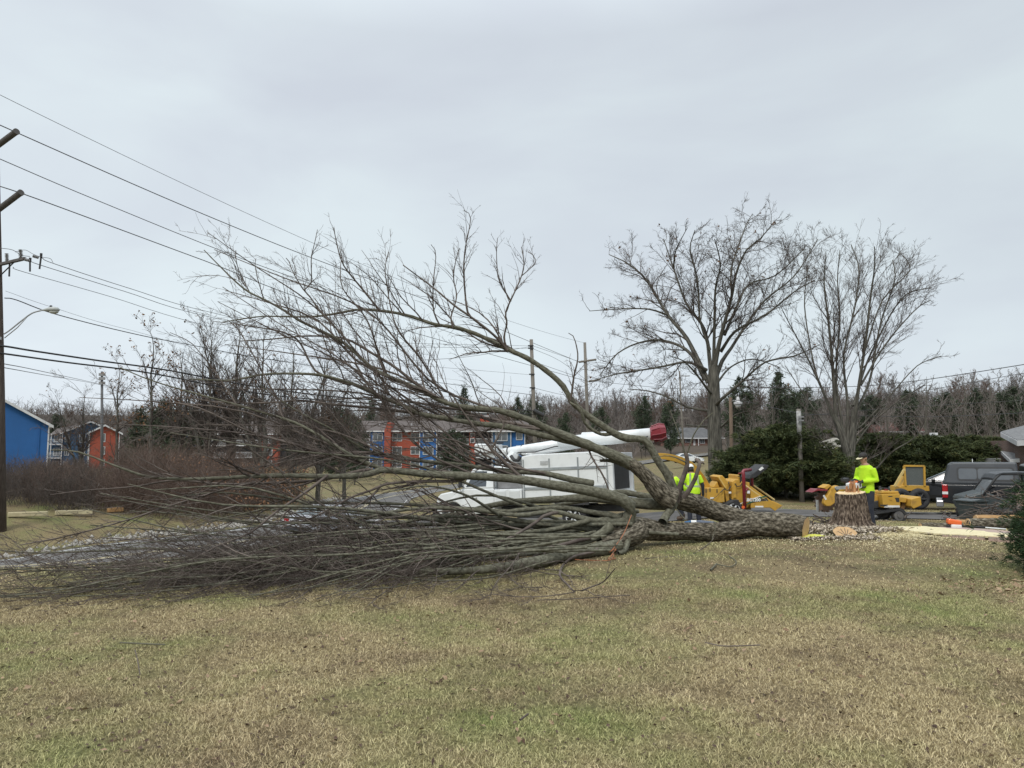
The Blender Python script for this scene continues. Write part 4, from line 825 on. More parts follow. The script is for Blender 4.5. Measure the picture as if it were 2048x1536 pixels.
for r_ in range(3):
    y0 = 866.5+26.5*r_
    B.window(745, 765, y0, y0+16); B.window(783.5, 803, y0, y0+16, .6); B.window(820.5, 839, y0, y0+16, .6); B.window(846, 867, y0, y0+16.5, -.2)
    B.balcony(703, 738, y0+21); B.balcony(875, 937, y0+21); B.balcony(951, 983, y0+21)
B.box('red_panel', M_red, 938, 950, 862, 948, .3, 2); B.window(940, 949, 866, 873, .3, 0); B.window(940, 949, 876, 886, .3, 0)
B.box('grey_blue_bay', M_blue2, 985, 1022, 862, 948, 0, 2); B.box('blue_bay', M_blue, 1022, 1050, 862, 948, .4, 2)
for r_ in range(3): B.window(991, 1015, 865+26*r_, 882+26*r_); B.window(1032, 1045, 865+26*r_, 880+26*r_, .4, 0)
B.box('corner_board', M_white, 983.6, 985, 862, 948, -.12, .3); B.box('corner_board', M_white, 1021, 1022.4, 862, 948, -.12, .3); B.box('corner_board', M_white, 1049, 1050.4, 862, 948, .3, .9)
dm = B.box('dormer', M_red, 959, 977, 828, 850, 2.2, 5); B.box('dormer_trim', M_white, 958, 978, 830, 832, 2.0, 2.2, dm); B.box('dormer_window', M_pane, 963, 973, 823, 829, 2.05, 2.3, dm); B.roof('dormer_roof', M_roofb, 957, 979, 823, 817, 3, d0=2, over=.2)
for px in (752, 818, 869, 981): B.box('roof_vent', M_white, px, px+1.3, 846, 850, 3, 3.2)
# second block seen through the brush
B = BL('apartment_block', 'blue and red apartment block half hidden behind the brush and pines', 330, 945, 165)
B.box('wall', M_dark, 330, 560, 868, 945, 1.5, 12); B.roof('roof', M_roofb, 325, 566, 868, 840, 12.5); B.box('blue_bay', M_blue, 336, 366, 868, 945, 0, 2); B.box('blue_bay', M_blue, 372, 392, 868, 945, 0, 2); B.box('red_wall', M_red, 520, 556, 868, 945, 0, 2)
for r_ in range(3):
    B.window(340, 352, 872+24*r_, 887+24*r_); B.window(356, 364, 872+24*r_, 887+24*r_, 0, 0); B.window(528, 545, 872+24*r_, 887+24*r_); B.balcony(395, 515, 890+24*r_)
# gabled pair
B = BL('gabled_house', 'narrow red gabled apartment house with white trim', 207, 940, 165, R(29))
g = MB(); z0, ze, zr = B.z(945), B.z(866), B.z(851.5); x0, x1 = B.x(177.5), B.x(237.5); pr = [(x0, z0), (x1, z0), (x1, ze), ((x0+x1)/2, zr), (x0, ze)]; g.prism(pr, 0, 10); g.build('wall', M_red, B.root)
def rake(B, x0, x1, ze, zr, d0, d1, mroof, over=.6, xm=None):
    xm = (x0+x1)/2 if xm is None else xm; r = MB(); s = (zr-ze)/(xm-x0)
    for sg, xe in ((-1, x0), (1, x1)):
        e_ = (xe+sg*over, ze-s*over*.9); r.prism([e_, (xm, zr+.02), (xm, zr+.22), (e_[0], e_[1]+.2)], d0-over, d1)
    ro = r.build('roof', mroof, B.root); f = MB()
    for sg, xe in ((-1, x0), (1, x1)):
        e_ = (xe+sg*(over+.02), ze-s*over*.9); f.prism([(e_[0], e_[1]-.12), (xm, zr-.1), (xm, zr+.26), (e_[0], e_[1]+.26)], d0-over-.12, d0-over-.01)
    f.build('rake_board', M_white, ro)
rake(B, x0, x1, ze, zr, 0, 10, M_roofb); B.window(200, 209.5, 867, 884, 0, 0); B.window(201, 210, 893, 909, 0, 0); B.window(201, 210, 918, 932, 0, 0)
B.box('corner_board', M_white, 176.5, 178.5, 866, 945, -.1, .3); B.box('corner_board', M_white, 236.5, 238, 866, 945, -.1, .3)
B = BL('gabled_house', 'grey blue gabled apartment house with white balconies left of the red one', 140, 945, 175, R(29))
g = MB(); z0, ze, zr = B.z(948), B.z(866), B.z(843.5); x0, x1 = B.x(124), B.x(232); g.prism([(x0, z0), (x1, z0), (x1, ze), ((x0+x1)/2, zr), (x0, ze)], 0, 12); g.build('wall', M_blue2, B.root)
rake(B, x0, x1, ze, zr, 0, 12, M_roofb); g = MB(); g.prism([(B.x(97), z0), (x0, z0), (x0, ze), (B.x(97), B.z(872))], 1, 12); g.build('side_wing', M_blue2, B.root)
g = MB(); g.add([(B.x(95), .5, B.z(871)), (x0, .5, B.z(864)), (x0+3, 6, B.z(847)), (B.x(110), 6, B.z(856))], [(0, 1, 2, 3)]); g.add([(B.x(95), .5, B.z(873)), (x0, .5, B.z(866)), (x0, .5, B.z(864)), (B.x(95), .5, B.z(871))], [(0, 1, 2, 3)]); g.build('wing_roof', M_roofb, B.root)
for r_ in range(3):
    y0 = 868+27*r_; B.window(157, 170, y0, y0+17); B.window(128, 138, y0+1, y0+16); B.window(106, 119, y0+1, y0+16, 1.0); B.balcony(98, 124, y0+20, 1.2, -.4)
for px in (101, 123, 175.5): B.box('corner_board', M_white, px-.9, px+.9, 868, 946, -.5, 0)
# big blue building at the left edge
B = BL('blue_building', 'big bright blue clapboard building with white eave beside the utility pole', 96, 985, 102, R(31.5))
g = MB(); z0, ze, zr = B.z(990), B.z(851), B.z(851)+4.2; x1 = B.x(95.5); x0 = x1-14; g.prism([(x0, z0), (x1, z0), (x1, ze), ((x0+x1)/2, zr), (x0, ze)], 0, 16); g.build('wall', M_blue, B.root)
rake(B, x0, x1, ze, zr, 0, 16, M_roofb, over=.5); B.box('corner_board', M_white, 93.6, 96.4, 853, 990, -.12, .2); B.box('downspout', M_blue, 75.5, 77.2, 842, 985, -.1, 0); B.box('gutter', M_white, 95.5, 101, 850, 855, -.6, 8)
# brick bungalow on the hill
B = BL('brick_bungalow', 'low brick bungalow with grey roof on the hill left of the oak', 1380, 897, 190)
B.box('wall', M_brick, 1322, 1442, 875, 899, 0, 9); B.roof('roof', mat('dark_grey_roof', (.08, .08, .082), (.12, .12, .12), sc=1, rough=.95), 1318, 1446, 876, 854, 9.5, over=.9, hip=4)
B.window(1350, 1357, 878, 887, 0, 0); B.window(1370, 1382, 877, 885, 0, 2); B.window(1400, 1410, 878, 887); B.box('door', M_white, 1387, 1391, 878, 896, -.1, .1)
for px in (1362, 1394): B.box('porch_post', M_white, px, px+1.1, 877, 897, -1.6, -1.4)
B = BL('red_roof_house', 'house with dull red roof showing between the maple and the woods', 1805, 900, 165)
B.box('wall', mat('tan_wall', (.25, .22, .17), (.2, .17, .14), sc=2), 1765, 1845, 862, 905, 0, 9); B.roof('roof', M_roofr, 1760, 1850, 863, 843, 9.5, over=.6); B.window(1775, 1787, 866, 878); B.window(1800, 1812, 866, 878)
B = BL('hedge_house', 'low house behind the cedars, only its pale roof edge and brick chimney showing', 1850, 960, 62)
B.box('wall', M_brick, 1680, 2010, 905, 962, 0, 9); B.roof('roof', mat('pale_tan_roof', (.24, .22, .18), (.30, .28, .24), sc=2, rough=.9), 1675, 2015, 905, 873.5, 9.5, hip=2); B.window(1740, 1765, 912, 932); B.window(1880, 1910, 912, 932)
ch = B.box('chimney', M_brick, 1917, 1933, 872, 900, 3.6, 4.6); B.box('chimney_cap', M_white, 1914, 1936, 870, 872.5, 3.4, 4.8, ch); B.box('chimney_pot', M_white, 1920, 1930, 863, 870, 3.8, 4.4, ch)
# house corner at the right edge
B = BL('brick_house', 'brown brick house corner with two grey shingled roofs at the right edge', 2040, 1010, 33)
def slab(B, pts, t, name, m):   # pts: (px, py, dy) corners
    g = MB(); top = [(B.x(a)*(B.Y+d)/B.Y+((B.Y+d)/B.Y-1)*B.o[0], d, (W(1024, b_, B.Y+d)[2]-B.o[2])) for a, b_, d in pts]; bot = [(p[0], p[1], p[2]-t) for p in top]; n = len(pts)
    g.add(top+bot, [tuple(range(n)), tuple(range(2*n-1, n-1, -1))]+[(i, (i+1) % n, (i+1) % n+n, i+n) for i in range(n)]); return g.build(name, m, B.root)
r1 = slab(B, [(2036, 880, -1.2), (2140, 872, -3.2), (2190, 838, 1.5), (2062, 848, 4.2), (2004, 863, 3.0)], .08, 'roof', M_roofg)
slab(B, [(2035, 881.5, -1.22), (2140, 873.5, -3.25), (2190, 845, 1.5), (2062, 852, 4.2), (2003, 864.5, 3.0)], .22, 'gutter', M_white)
slab(B, [(2020, 918, .2), (2080, 912, -.6), (2085, 878, 3.5), (2044, 886, 3.5), (1996, 894, 2.4)], .07, 'lower_roof', M_roofg)
slab(B, [(2019, 919, .18), (2080, 913, -.62), (2085, 885, 3.5), (2044, 890, 3.5), (1995, 895.5, 2.4)], .16, 'lower_gutter', M_white)
B.box('brick_pier', M_brickd, 2036, 2052, 884, 1012, -.4, .2); B.box('wall', M_brickd, 2054, 2250, 880, 1015, 0, 6); B.box('siding', mat('grey_siding', (.35, .35, .35), (.28, .28, .28), sc=3), 2024, 2036, 917, 1012, 1.2, 3)
# ------------------------------------------------------------------ poles and wires
M_pole = mat('creosoted_pole_wood', (.055, .042, .036), (.10, .08, .068), sc=6, stretch=(4, 4, .3), rough=.95, bump=.5, bsc=30); M_poleg = mat('weathered_pole_wood', (.15, .135, .115), (.21, .19, .165), sc=6, stretch=(4, 4, .3), rough=.95)
M_metal = mat('galvanised_metal', (.42, .43, .44), (.34, .35, .35), sc=6, rough=.45, metal=.5); M_black = mat('black_rubber', (.018, .018, .02), (.03, .03, .03), sc=5, rough=.6)
M_ins = mat('grey_insulator', (.20, .20, .20), (.28, .28, .28), sc=9, rough=.35); M_wire = mat('wire', (.045, .045, .05), (.06, .06, .06), sc=2, rough=.5); M_cable = mat('black_cable', (.012, .012, .014), (.02, .02, .02), sc=2, rough=.5)
P1 = W(4, 1040, 32); p1 = empty('utility_pole', tuple(P1)); tag(p1, 'tall dark wooden utility pole with two round arms at the left edge', 'utility pole')
def rel(px, py, Y): return tuple(W(px, py, Y)-P1)
P1t = rel(-13, 60, 32); top = Vector(P1t)
def p1at(py):   # point on the pole axis at photo row py
    q = W(0, py, 32)[2]-P1[2]; return Vector((P1t[0]*q/P1t[2], P1t[1]*q/P1t[2], q))
mb = MB(); ks = [0, .25, .5, .75, 1]; mb.tube([Vector((0, 0, -.8))]+[top*k for k in ks[1:]], [.215, .19, .165, .14, .12], 16); mb.build('pole', M_pole, p1, smooth=True)
for py0, a in ((272, (33, 263, 31.2)), (400, (42, 385, 31.2))):
    e_ = Vector(rel(*a)); c = p1at(py0+22); s = (c-e_); mb = MB(); mb.tube([e_, c, c+s*1.0], .125, 14); mb.tube([e_-s.normalized()*.02, e_+s.normalized()*.05], .137, 14); mb.build('round_arm', mat('dark_arm_wood', (.07, .065, .06), (.11, .10, .095), sc=5, rough=.9), p1, smooth=False)
e_ = Vector(rel(50, 517, 31.0)); c = p1at(530); mb = MB(); s = e_-c; mb.tube([c-s*1.1, e_], .085, 4); mb.build('crossarm', MATS['dark_arm_wood'], p1, bevel=.01)
mb = MB(); mb.tube([c+s*.6+Vector((0, 0, -.06)), p1at(556)], .03, 6); mb.tube([c+s*.45+Vector((0, 0, -.06)), c+s*.42+Vector((.05, 0, -.62))], .035, 6); mb.build('arm_brace', M_black, p1)
def insul(p, d, n, r, L): 
    mb = MB(); p = Vector(p); d = Vector(d).normalized()
    for i in range(n): a = p+d*(L*i/n); mb.tube([a, a+d*L/n*.35, a+d*L/n*.7], [r*.45, r, r*.5], 10)
    return mb.build('insulator', M_ins, p1, smooth=True)
up = Vector((0, 0, 1)); insul(c+s*.35+up*.07, (-.12, 0, 1), 6, .085, .36); insul(c+s*.85+up*.07, (-.1, 0, 1), 6, .09, .38)
for a, b_ in (((50, 519, 31), (62, 522, 31)), ((66, 512, 31), (80, 516, 31))): insul(rel(*a), Vector(rel(*b_))-Vector(rel(*a)), 4, .07, .26)
for a, b_ in (((60, 524, 31), (60, 543, 31)), ((82, 515, 31), (79, 538, 31))): mb = MB(); mb.tube([rel(*a), rel(*b_)], .035, 8); mb.tube([Vector(rel(*a))+up*.18, rel(*a)], .05, 8); mb.build('fuse_cutout', M_black, p1)
mb = MB(); mb.box(tuple(p1at(912)+Vector((.02, -.205, 0))), (.035, .01, .75)); mb.box(tuple(p1at(940)+Vector((.05, -.212, 0))), (.03, .01, .2)); mb.build('reflector_strip', M_white, p1)
mb = MB(); a = p1at(678); mb.box((a.x+.05, a.y-.2, a.z), (.36, .08, .12)); mb.build('lamp_bracket_plate', M_metal, p1)
# street lamp on the pole
sl_ = empty('street_lamp', tuple(P1+np.array(p1at(668)))); tag(sl_, 'grey cobra head street lamp on a curved arm from the tall pole', 'street lamp'); o0 = P1+np.array(p1at(668))
def rl(px, py, Y=31.6): return Vector(W(px, py, Y)-o0)
pts = smooth([rl(8, 668), rl(20, 660), rl(45, 640), rl(65, 626), rl(86, 620)], 5); mb = MB(); mb.tube(pts, .032, 8); mb.build('arm', M_metal, sl_, smooth=True)
mb = MB(); mb.tube([rl(9, 676), rl(35, 655), rl(54, 634)], .02, 6); mb.build('brace', M_metal, sl_, smooth=True)
mb = MB(); A = rl(84, 620.5); Bq = rl(119, 619); d = Bq-A
for i_, (t, a, b_, c_) in enumerate([(0, .04, .04, 0), (.25, .11, .08, .02), (.55, .17, .12, .03), (.8, .17, .12, .02), (1, .09, .06, 0)]):
    pass
secs = []
for t, a, b_, c_ in [(0, .035, .03, 0), (.2, .08, .06, .01), (.45, .14, .10, .02), (.7, .17, .12, .015), (.9, .13, .09, 0), (1, .04, .03, -.01)]:
    cc = A+d*t; secs.append([cc+Vector((0, a*math.cos(q*math.pi/6), b_*math.sin(q*math.pi/6)*(1 if q < 7 else 1.0)+c_)) for q in range(12)])
mb.loft(secs); mb.build('lamp_head', mat('lamp_head_grey', (.34, .36, .34), (.42, .43, .41), sc=4, rough=.5), sl_, smooth=True)
mb = MB(); cc = A+d*.68; mb.ball((cc.x, cc.y, cc.z-.09), (.2, .12, .09)); mb.build('lens', mat('lamp_lens', (.42, .43, .38), (.36, .37, .33), sc=4, rough=.2), sl_, smooth=True)
mb = MB(); cc = A+d*.5; mb.cyl((cc.x, cc.y, cc.z+.09), (cc.x, cc.y, cc.z+.19), .055, .05, 10); mb.build('photocell', M_black, sl_)
def pole(name, label, pxb, pyb, pxt, pyt, Y, r0, r1, m, cat='utility pole'):
    b_ = W(pxb, pyb, Y); b_[2] = min(b_[2], gz(b_[0], b_[1])); t = W(pxt, pyt, Y)-b_; root = empty(name, tuple(b_)); tag(root, label, cat)
    mb = MB(); mb.tube([(0, 0, -.3), tuple(t*.5), tuple(t)], [r0, (r0+r1)/2, r1], 12); mb.build('pole', m, root, smooth=True); return root, b_, t
p2, b2, t2 = pole('utility_pole', 'plain brown utility pole rising behind the felled tree at mid picture', 1073, 948, 1062.5, 679, 72, .22, .17, M_poleg)
mb = MB(); q = W(1066, 707, 72)-b2; 
for py in (692, 697, 749, 776): q = W(1063+(py-679)*.04, py, 72)-b2; mb.box((q[0]-.1, q[1]-.2, q[2]), (.55, .1, .12))
mb.build('hardware', M_black, p2); mb = MB(); q = W(1077, 826, 71.7)-b2; mb.tube([tuple(q+np.array([-.5, 0, .25])), tuple(q+np.array([.5, 0, -.25]))], .2, 10); mb.build('splice_case', M_black, p2)
p3, b3, t3 = pole('utility_pole', 'second grey utility pole with two arms left of the oak', 1179, 925, 1169.5, 685, 85, .23, .16, M_poleg)
for py, x0, x1, dy in ((723, 1158, 1192, -4), (762, 1178, 1200, -3)):
    mb = MB(); mb.tube([tuple(W(x0, py+1, 85.3)-b3), tuple(W(x1, py+dy, 84)-b3)], .12, 8); mb.build('round_arm', M_poleg, p3)
p4, b4, t4 = pole('utility_pole', 'thin grey utility pole with pale upper part in front of the cedars', 1604, 1004, 1597, 818, 32.5, .11, .085, M_poleg)
mb = MB(); mb.tube([tuple(W(1597.2, 822, 32.4)-b4), tuple(W(1599.5, 880, 32.4)-b4)], .098, 12); mb.build('pale_sleeve', mat('pale_sleeve', (.40, .40, .38), (.22, .21, .2), sc=9, rough=.7), p4, smooth=True)
for py in (834, 841): mb = MB(); q = W(1600, py, 32.3)-b4; mb.box((q[0], q[1]-.1, q[2]), (.22, .1, .06)); mb.build('clamp', M_ins, p4)
p5, b5, t5 = pole('utility_pole', 'slender far utility pole just left of the oak trunk', 1368, 905, 1359, 742, 120, .17, .12, M_poleg)
for py, w_ in ((752, 1.7), (836, 1.3)): mb = MB(); q = W(1360, py, 120)-b5; mb.box((q[0]+.7, q[1], q[2]), (w_, .12, .12)); mb.build('crossarm', M_poleg, p5)
p6, b6, t6 = pole('lattice_mast', 'thin dark mast standing beyond the brush at the left', 206, 905, 204, 743, 140, .28, .22, mat('mast_grey', (.10, .10, .105), (.14, .14, .14), sc=2), 'mast')
for py in (749, 757, 766): mb = MB(); q = W(204, py, 139.5)-b6; mb.box((q[0], q[1], q[2]), (1.1, .3, .5)); mb.build('antenna', M_ins, p6)
lp, bl, tl = pole('lamp_post', 'brown wooden post with a small yard lamp right of the oak', 1465, 985, 1461, 795, 38, .10, .085, mat('brown_post_wood', (.12, .085, .06), (.17, .125, .09), sc=5, rough=.95, stretch=(3, 3, .3)), 'lamp post')
mb = MB(); mb.tube([tuple(W(1462, 803, 38)-bl), tuple(W(1468, 801, 37.6)-bl), tuple(W(1475, 802, 37.5)-bl)], .025, 6); mb.build('arm', M_metal, lp)
mb = MB(); c = W(1476, 803, 37.5)-bl; mb.tube([(c[0], c[1], c[2]-.14), (c[0], c[1], c[2]-.05), (c[0], c[1], c[2]+.0), (c[0], c[1], c[2]+.13), (c[0], c[1], c[2]+.24)], [.21, .22, .10, .085, .05], 14); mb.build('lamp_head', M_white, lp, smooth=False)
mb = MB(); mb.tube([(c[0], c[1], c[2]-.34), (c[0], c[1], c[2]-.14)], [.10, .17], 14); mb.build('lamp_glass', mat('lamp_glass', (.5, .5, .48), (.42, .42, .4), sc=4, rough=.2), lp, smooth=True)
def wire(label, pts, r, m=M_wire, name='overhead_wire', cat='wire', sag=0, n=28, grp=None):
    P = np.array([W(*p) for p in pts])
    if len(P) == 2 or sag: 
        t = np.linspace(0, 1, n)[:, None]; P = P[0]*(1-t)+P[-1]*t; P[:, 2] -= (sag*4*t*(1-t))[:, 0]
    else: P = smooth(P, 6)
    o = P[0].copy(); v, f, u = tube_batch((P-o)[None], np.full((1, len(P)), r), 6); ob = mesh_np(name, v, f, m, smooth=True, loc=tuple(o)); return tag(ob, label, cat, grp)
EX = lambda px, py, Y: (px, py, Y)
wire('thinnest topmost wire crossing the upper left sky', [(-60, 160, 31), (1170, 686, 85)], .012, sag=1.25)
wire('upper power wire passing over the higher round arm', [(-50, 226, 31), (31, 264, 31.2), (380, 417, 39), (640, 522, 49), (900, 618, 64), (1158, 724, 85)], .022)
wire('middle power wire between the two round arms', [(-50, 296, 33), (0, 318, 32.6), (200, 403, 37), (512, 528, 45), (800, 630, 60), (1150, 752, 86)], .019)
wire('lower power wire passing over the lower round arm', [(-50, 358, 31), (41, 386, 31.2), (200, 444, 35), (408, 521, 41), (700, 628, 56), (1176, 763, 84.5)], .022)
wire('distribution wire from the left insulator', [(-20, 495, 31), (22, 499, 31), (42, 510, 31), (60, 513, 31)], .012)
wire('top distribution wire running from the fuse cutouts', [(84, 516, 31), (110, 528, 32.2), (260, 577, 37), (419, 624, 44), (700, 680, 56), (1063, 692, 72)], .014)
wire('second distribution wire running from the fuse cutouts', [(61, 523, 31), (93, 534, 31.6), (250, 583, 37), (412, 632, 43.5), (700, 688, 56), (1063, 697, 72)], .014)
wire('third distribution wire just below the crossarm', [(26, 534, 31), (48, 544, 31.2), (220, 593, 36), (404, 649, 43), (700, 716, 56), (1066, 750, 72)], .012)
wire('thin wire looped beneath the fuse cutouts', [(30, 504, 30.9), (50, 500, 30.9), (66, 508, 30.9), (82, 514, 30.9), (100, 517, 31.3), (106, 525, 31.8)], .010)
wire('faint wire above the street lamp head', [(11, 582, 32), (100, 613, 34.5), (260, 660, 39), (520, 716, 49), (1066, 776, 72)], .007)
wire('twisted service cable passing behind the street lamp', [(9, 596, 32), (33, 600, 32.5), (110, 628, 35), (252, 664, 39), (371, 688, 43), (600, 728, 53), (1067, 790, 72)], .022, M_cable)
wire('upper thick black cable sagging across the left', [(-60, 688, 31.8), (5, 692, 31.8), (68, 702, 34), (203, 722, 38), (339, 741, 42), (512, 773, 48), (720, 798, 56), (1073, 822, 72)], .045, M_cable)
wire('lower thick black cable sagging across the left', [(-60, 700, 31.8), (5, 707, 31.8), (135, 725, 36), (305, 747, 41), (512, 786, 48), (720, 806, 56), (1074, 829, 72)], .042, M_cable)
wire('thin dark wire ending at the far mast, upper', [(-40, 716, 32), (5, 727, 32.5), (81, 742, 50), (203, 769, 100), (240, 780, 140)], .022)
wire('thin dark wire ending at the far mast, lower', [(-40, 728, 32), (12, 736, 33), (90, 750, 52), (200, 769.5, 100), (238, 782, 140)], .02)
wire('wire from the middle pole top to the second pole arm', [(1064, 691, 72), (1120, 710, 78), (1160, 724, 85)], .016)
wire('lower wire from the middle pole to the second pole', [(1065, 697, 72), (1120, 722, 78), (1178, 764, 85)], .016)
wire('pale slanting wire in front of the apartment windows', [(540, 840, 60), (700, 862, 66), (815, 880, 70), (900, 897, 74), (1073, 915, 78)], .02, M_ins)
wire('highest wire at the right, rising to the picture edge', [(1180, 762, 84), (1350, 777, 70), (1529, 776, 60), (1707, 773, 52), (1820, 763, 46), (1915, 750, 42), (2060, 727, 38)], .022)
wire('second wire at the right, rising to the picture edge', [(1375, 742, 119), (1529, 770, 100), (1700, 790, 80), (1790, 790, 72), (1885, 775, 62), (2060, 744, 50)], .02)
wire('wire dipping from the yard lamp post behind the maple', [(1180, 780, 84), (1330, 790, 60), (1461, 799, 38.1), (1529, 812, 37), (1598, 826, 32.6), (1660, 830, 33), (1737, 832, 34), (1885, 833, 35), (2060, 825, 36)], .013)
wire('faint straight wire low over the woods at the right', [(1600, 832, 60), (1800, 815, 60), (2060, 800, 60)], .014)
wire('thin wire from the middle pole hidden among upper twigs', [(540, 690, 60), (700, 718, 62), (900, 717, 66), (1063, 693, 72)], .018)
wire('faint lower wire joining the middle pole and second pole', [(1068, 776, 72), (1130, 790, 80), (1180, 790, 85), (1362, 838, 119)], .018)
# ------------------------------------------------------------------ vehicles and machines
M_tyre = mat('tyre_rubber', (.022, .022, .024), (.04, .04, .04), sc=8, rough=.85); M_rim = mat('alloy_rim', (.30, .30, .31), (.22, .22, .22), sc=6, rough=.35, metal=.8)
M_chrome = mat('bumper_metal', (.42, .42, .43), (.34, .34, .34), sc=4, rough=.3, metal=.7); M_tint = glass('tinted_glass', (.05, .06, .07)); M_clear = mat('windscreen_glass', (.16, .19, .20), (.20, .23, .24), sc=2, rough=.4, spec=.1)
M_wpaint = paint('white_truck_paint', (.70, .72, .72), .4, .22); M_bpaint = paint('black_paint', (.010, .011, .013), .30, .03, .12); M_gpaint = paint('grey_cap_paint', (.032, .036, .041), .42, .06, .05)
M_yel = mat('yellow_machine_paint', (.50, .28, .035), (.30, .17, .04), sc=5, rough=.55, lo=.42, hi=.72, c3=(.47, .27, .04)); M_redp = paint('red_paint', (.20, .012, .022), .4, .08); M_blk = mat('black_plastic', (.02, .02, .022), (.035, .035, .035), sc=4, rough=.6)
M_redl = mat('red_lamp', (.45, .015, .02), (.30, .01, .015), sc=5, rough=.15); M_wlab = mat('white_label', (.75, .75, .73), (.65, .65, .63), sc=5); M_silver = paint('silver_paint', (.46, .47, .50), .3, .08, .6)
def wheel(parent, c, r, w, m=M_rim, steer=0, side=1, spokes=6):
    e_ = MB(); a = Vector((math.sin(-steer), math.cos(steer), 0))*side; c = Vector(c); t = r*.3
    e_.ring(c, a, r-t*.9, t*.9, w*.5, 28, 8); e_.cyl(c-a*w*.35, c+a*w*.2, r*.66, r*.66, 20); y = e_.build('wheel', M_tyre, parent, smooth=True)
    h = MB(); h.cyl(c-a*w*.1, c+a*w*.36, r*.2, r*.16, 12); h.ring(c+a*w*.34, a, r*.60, r*.05, None, 24, 6); b = Vector((a.y, -a.x, 0)) if False else a.cross(Vector((0, 0, 1))).normalized()
    for k in range(spokes):
        q = k*2*math.pi/spokes; d = b*math.cos(q)+Vector((0, 0, 1))*math.sin(q); h.tube([c+a*w*.36, c+a*w*.34+d*r*.6], [r*.09, r*.07], 5)
    h.build('rim', m, y); return y
def text(name, s, size, loc, rot, m, parent, ext=.003, bold=0, sx=1):
    cu = bpy.data.curves.new(name, 'FONT'); cu.body = s; cu.size = size; cu.extrude = ext; cu.align_x = 'CENTER'; cu.align_y = 'CENTER'; cu.offset = bold; cu.resolution_u = 3
    t = bpy.data.objects.new(name+'_tmp', cu); COL.objects.link(t); bpy.context.view_layer.update(); me = bpy.data.meshes.new_from_object(t); bpy.data.objects.remove(t)
    o = bpy.data.objects.new(name, me); me.materials.clear(); me.materials.append(m); COL.objects.link(o); o.parent = parent; o.location = loc; o.rotation_euler = rot; o.scale = (sx, 1, 1); return o
def shell(mb, prof, hw):
    """side outline (x,z) with half width hw(x,z): one closed body with faces across and two sides"""
    n = len(prof); L = [(x, hw(x, z), z) for x, z in prof]; Rr = [(x, -hw(x, z), z) for x, z in prof]; a = sum(prof[i][0]*prof[(i+1) % n][1]-prof[(i+1) % n][0]*prof[i][1] for i in range(n))
    fs = [tuple(range(n)), tuple(range(2*n-1, n-1, -1))]+[(i, i+n, (i+1) % n+n, (i+1) % n) for i in range(n)]
    if a > 0: fs = [f[::-1] for f in fs]
    return mb.add(L+Rr, fs)
def arch(cx, r, z0, n=8): return [(cx+r*math.cos(math.pi*(1-k/n)), z0+r*math.sin(math.pi*(1-k/n))) for k in range(n+1)]
def sidepanel(mb, prof, hw, off=.006):
    for s in (1, -1):
        v = [(x, s*(hw(x, z)+off), z) for x, z in prof]; f = tuple(range(len(v))); mb.add(v, [f if s < 0 else f[::-1]])
def panels(name, prof, hw, m, parent, off=.006):
    for s in (1, -1): q = MB(); v = [(x, s*(hw(x, z)+off), z) for x, z in prof]; f = tuple(range(len(v))); q.add(v, [f if s < 0 else f[::-1]]); q.build(name, m, parent)
# ---- silver sedan on the road, seen from behind
def sedan(name, label, loc, rz, m, cat='car', glassm=M_tint, rx=0, ry=0):
    root = empty(name, loc, rz, rx, ry); tag(root, label, cat); wb = 1.38; R0 = .34
    lo = [(-2.32, .32)]+[(-2.30, .30)]+arch(-wb, .40, .30)+arch(wb, .40, .30)+[(2.28, .28), (2.36, .42), (2.34, .62), (2.18, .76), (1.25, .93), (.95, .96), (-1.55, 1.0), (-2.12, .99), (-2.32, .88), (-2.38, .6)]
    hw = lambda x, z: .90-.16*max(0, (abs(x)-1.7)/.7)**2-.05*max(0, .55-z)-.1*max(0, z-.7)
    mb = MB(); shell(mb, lo, hw); body = mb.build('body', m, root, bevel=.035, smooth=False)
    gh = lambda x, z: .84-.42*max(0, z-.95); mb = MB(); shell(mb, [(1.15, .95), (.25, 1.38), (-.1, 1.43), (-.75, 1.42), (-1.1, 1.35), (-1.85, 1.0)], gh); mb.build('cabin', m, root, bevel=.03)
    panels('side_window', [(.85, 1.0), (.2, 1.33), (-.35, 1.37), (-.35, 1.0)], gh, M_tint, root); panels('side_window', [(-.42, 1.0), (-.42, 1.37), (-.95, 1.32), (-1.35, 1.03)], gh, M_tint, root)
    def across(x0, z0, x1, z1, o): 
        q = MB(); a0, a1 = gh(x0, z0)-.06, gh(x1, z1)-.05; q.add([(x0, -a0, z0+o), (x0, a0, z0+o), (x1, a1, z1+o), (x1, -a1, z1+o)], [(0, 1, 2, 3)]); return q
    across(1.05, 1.005, .30, 1.365, .006).build('windscreen', glassm, root); across(-1.78, 1.05, -1.14, 1.345, .008).build('rear_window', M_clear, root)
    for s in (1, -1):
        q = MB(); q.box((-2.28, s*.66, .80), (.14, .34, .16), rz=s*-.25); q.build('tail_light', M_redl, root, bevel=.02); q = MB(); q.box((2.22, s*.64, .64), (.18, .36, .13), rz=s*.3); q.build('headlight', M_clear, root, bevel=.02)
        q = MB(); q.box((.82, s*.98, 1.0), (.12, .18, .12)); q.build('mirror', m, root, bevel=.03)
        for x in (-wb, wb): wheel(root, (x, s*.80, .33), .33, .2, side=s)
    q = MB(); q.box((-2.37, 0, .72), (.03, .5, .13)); q.build('number_plate', M_wlab, root); q = MB(); q.box((-2.36, 0, .44), (.06, 1.5, .16)); q.build('bumper_insert', M_blk, root, bevel=.02); return root
cx, cy = -9.15, 38.0
sedan('car', 'silver grey sedan on the road seen from behind through the felled branches', (cx, cy, gz(cx, cy)+.10), math.atan2(.9, .43), M_silver)
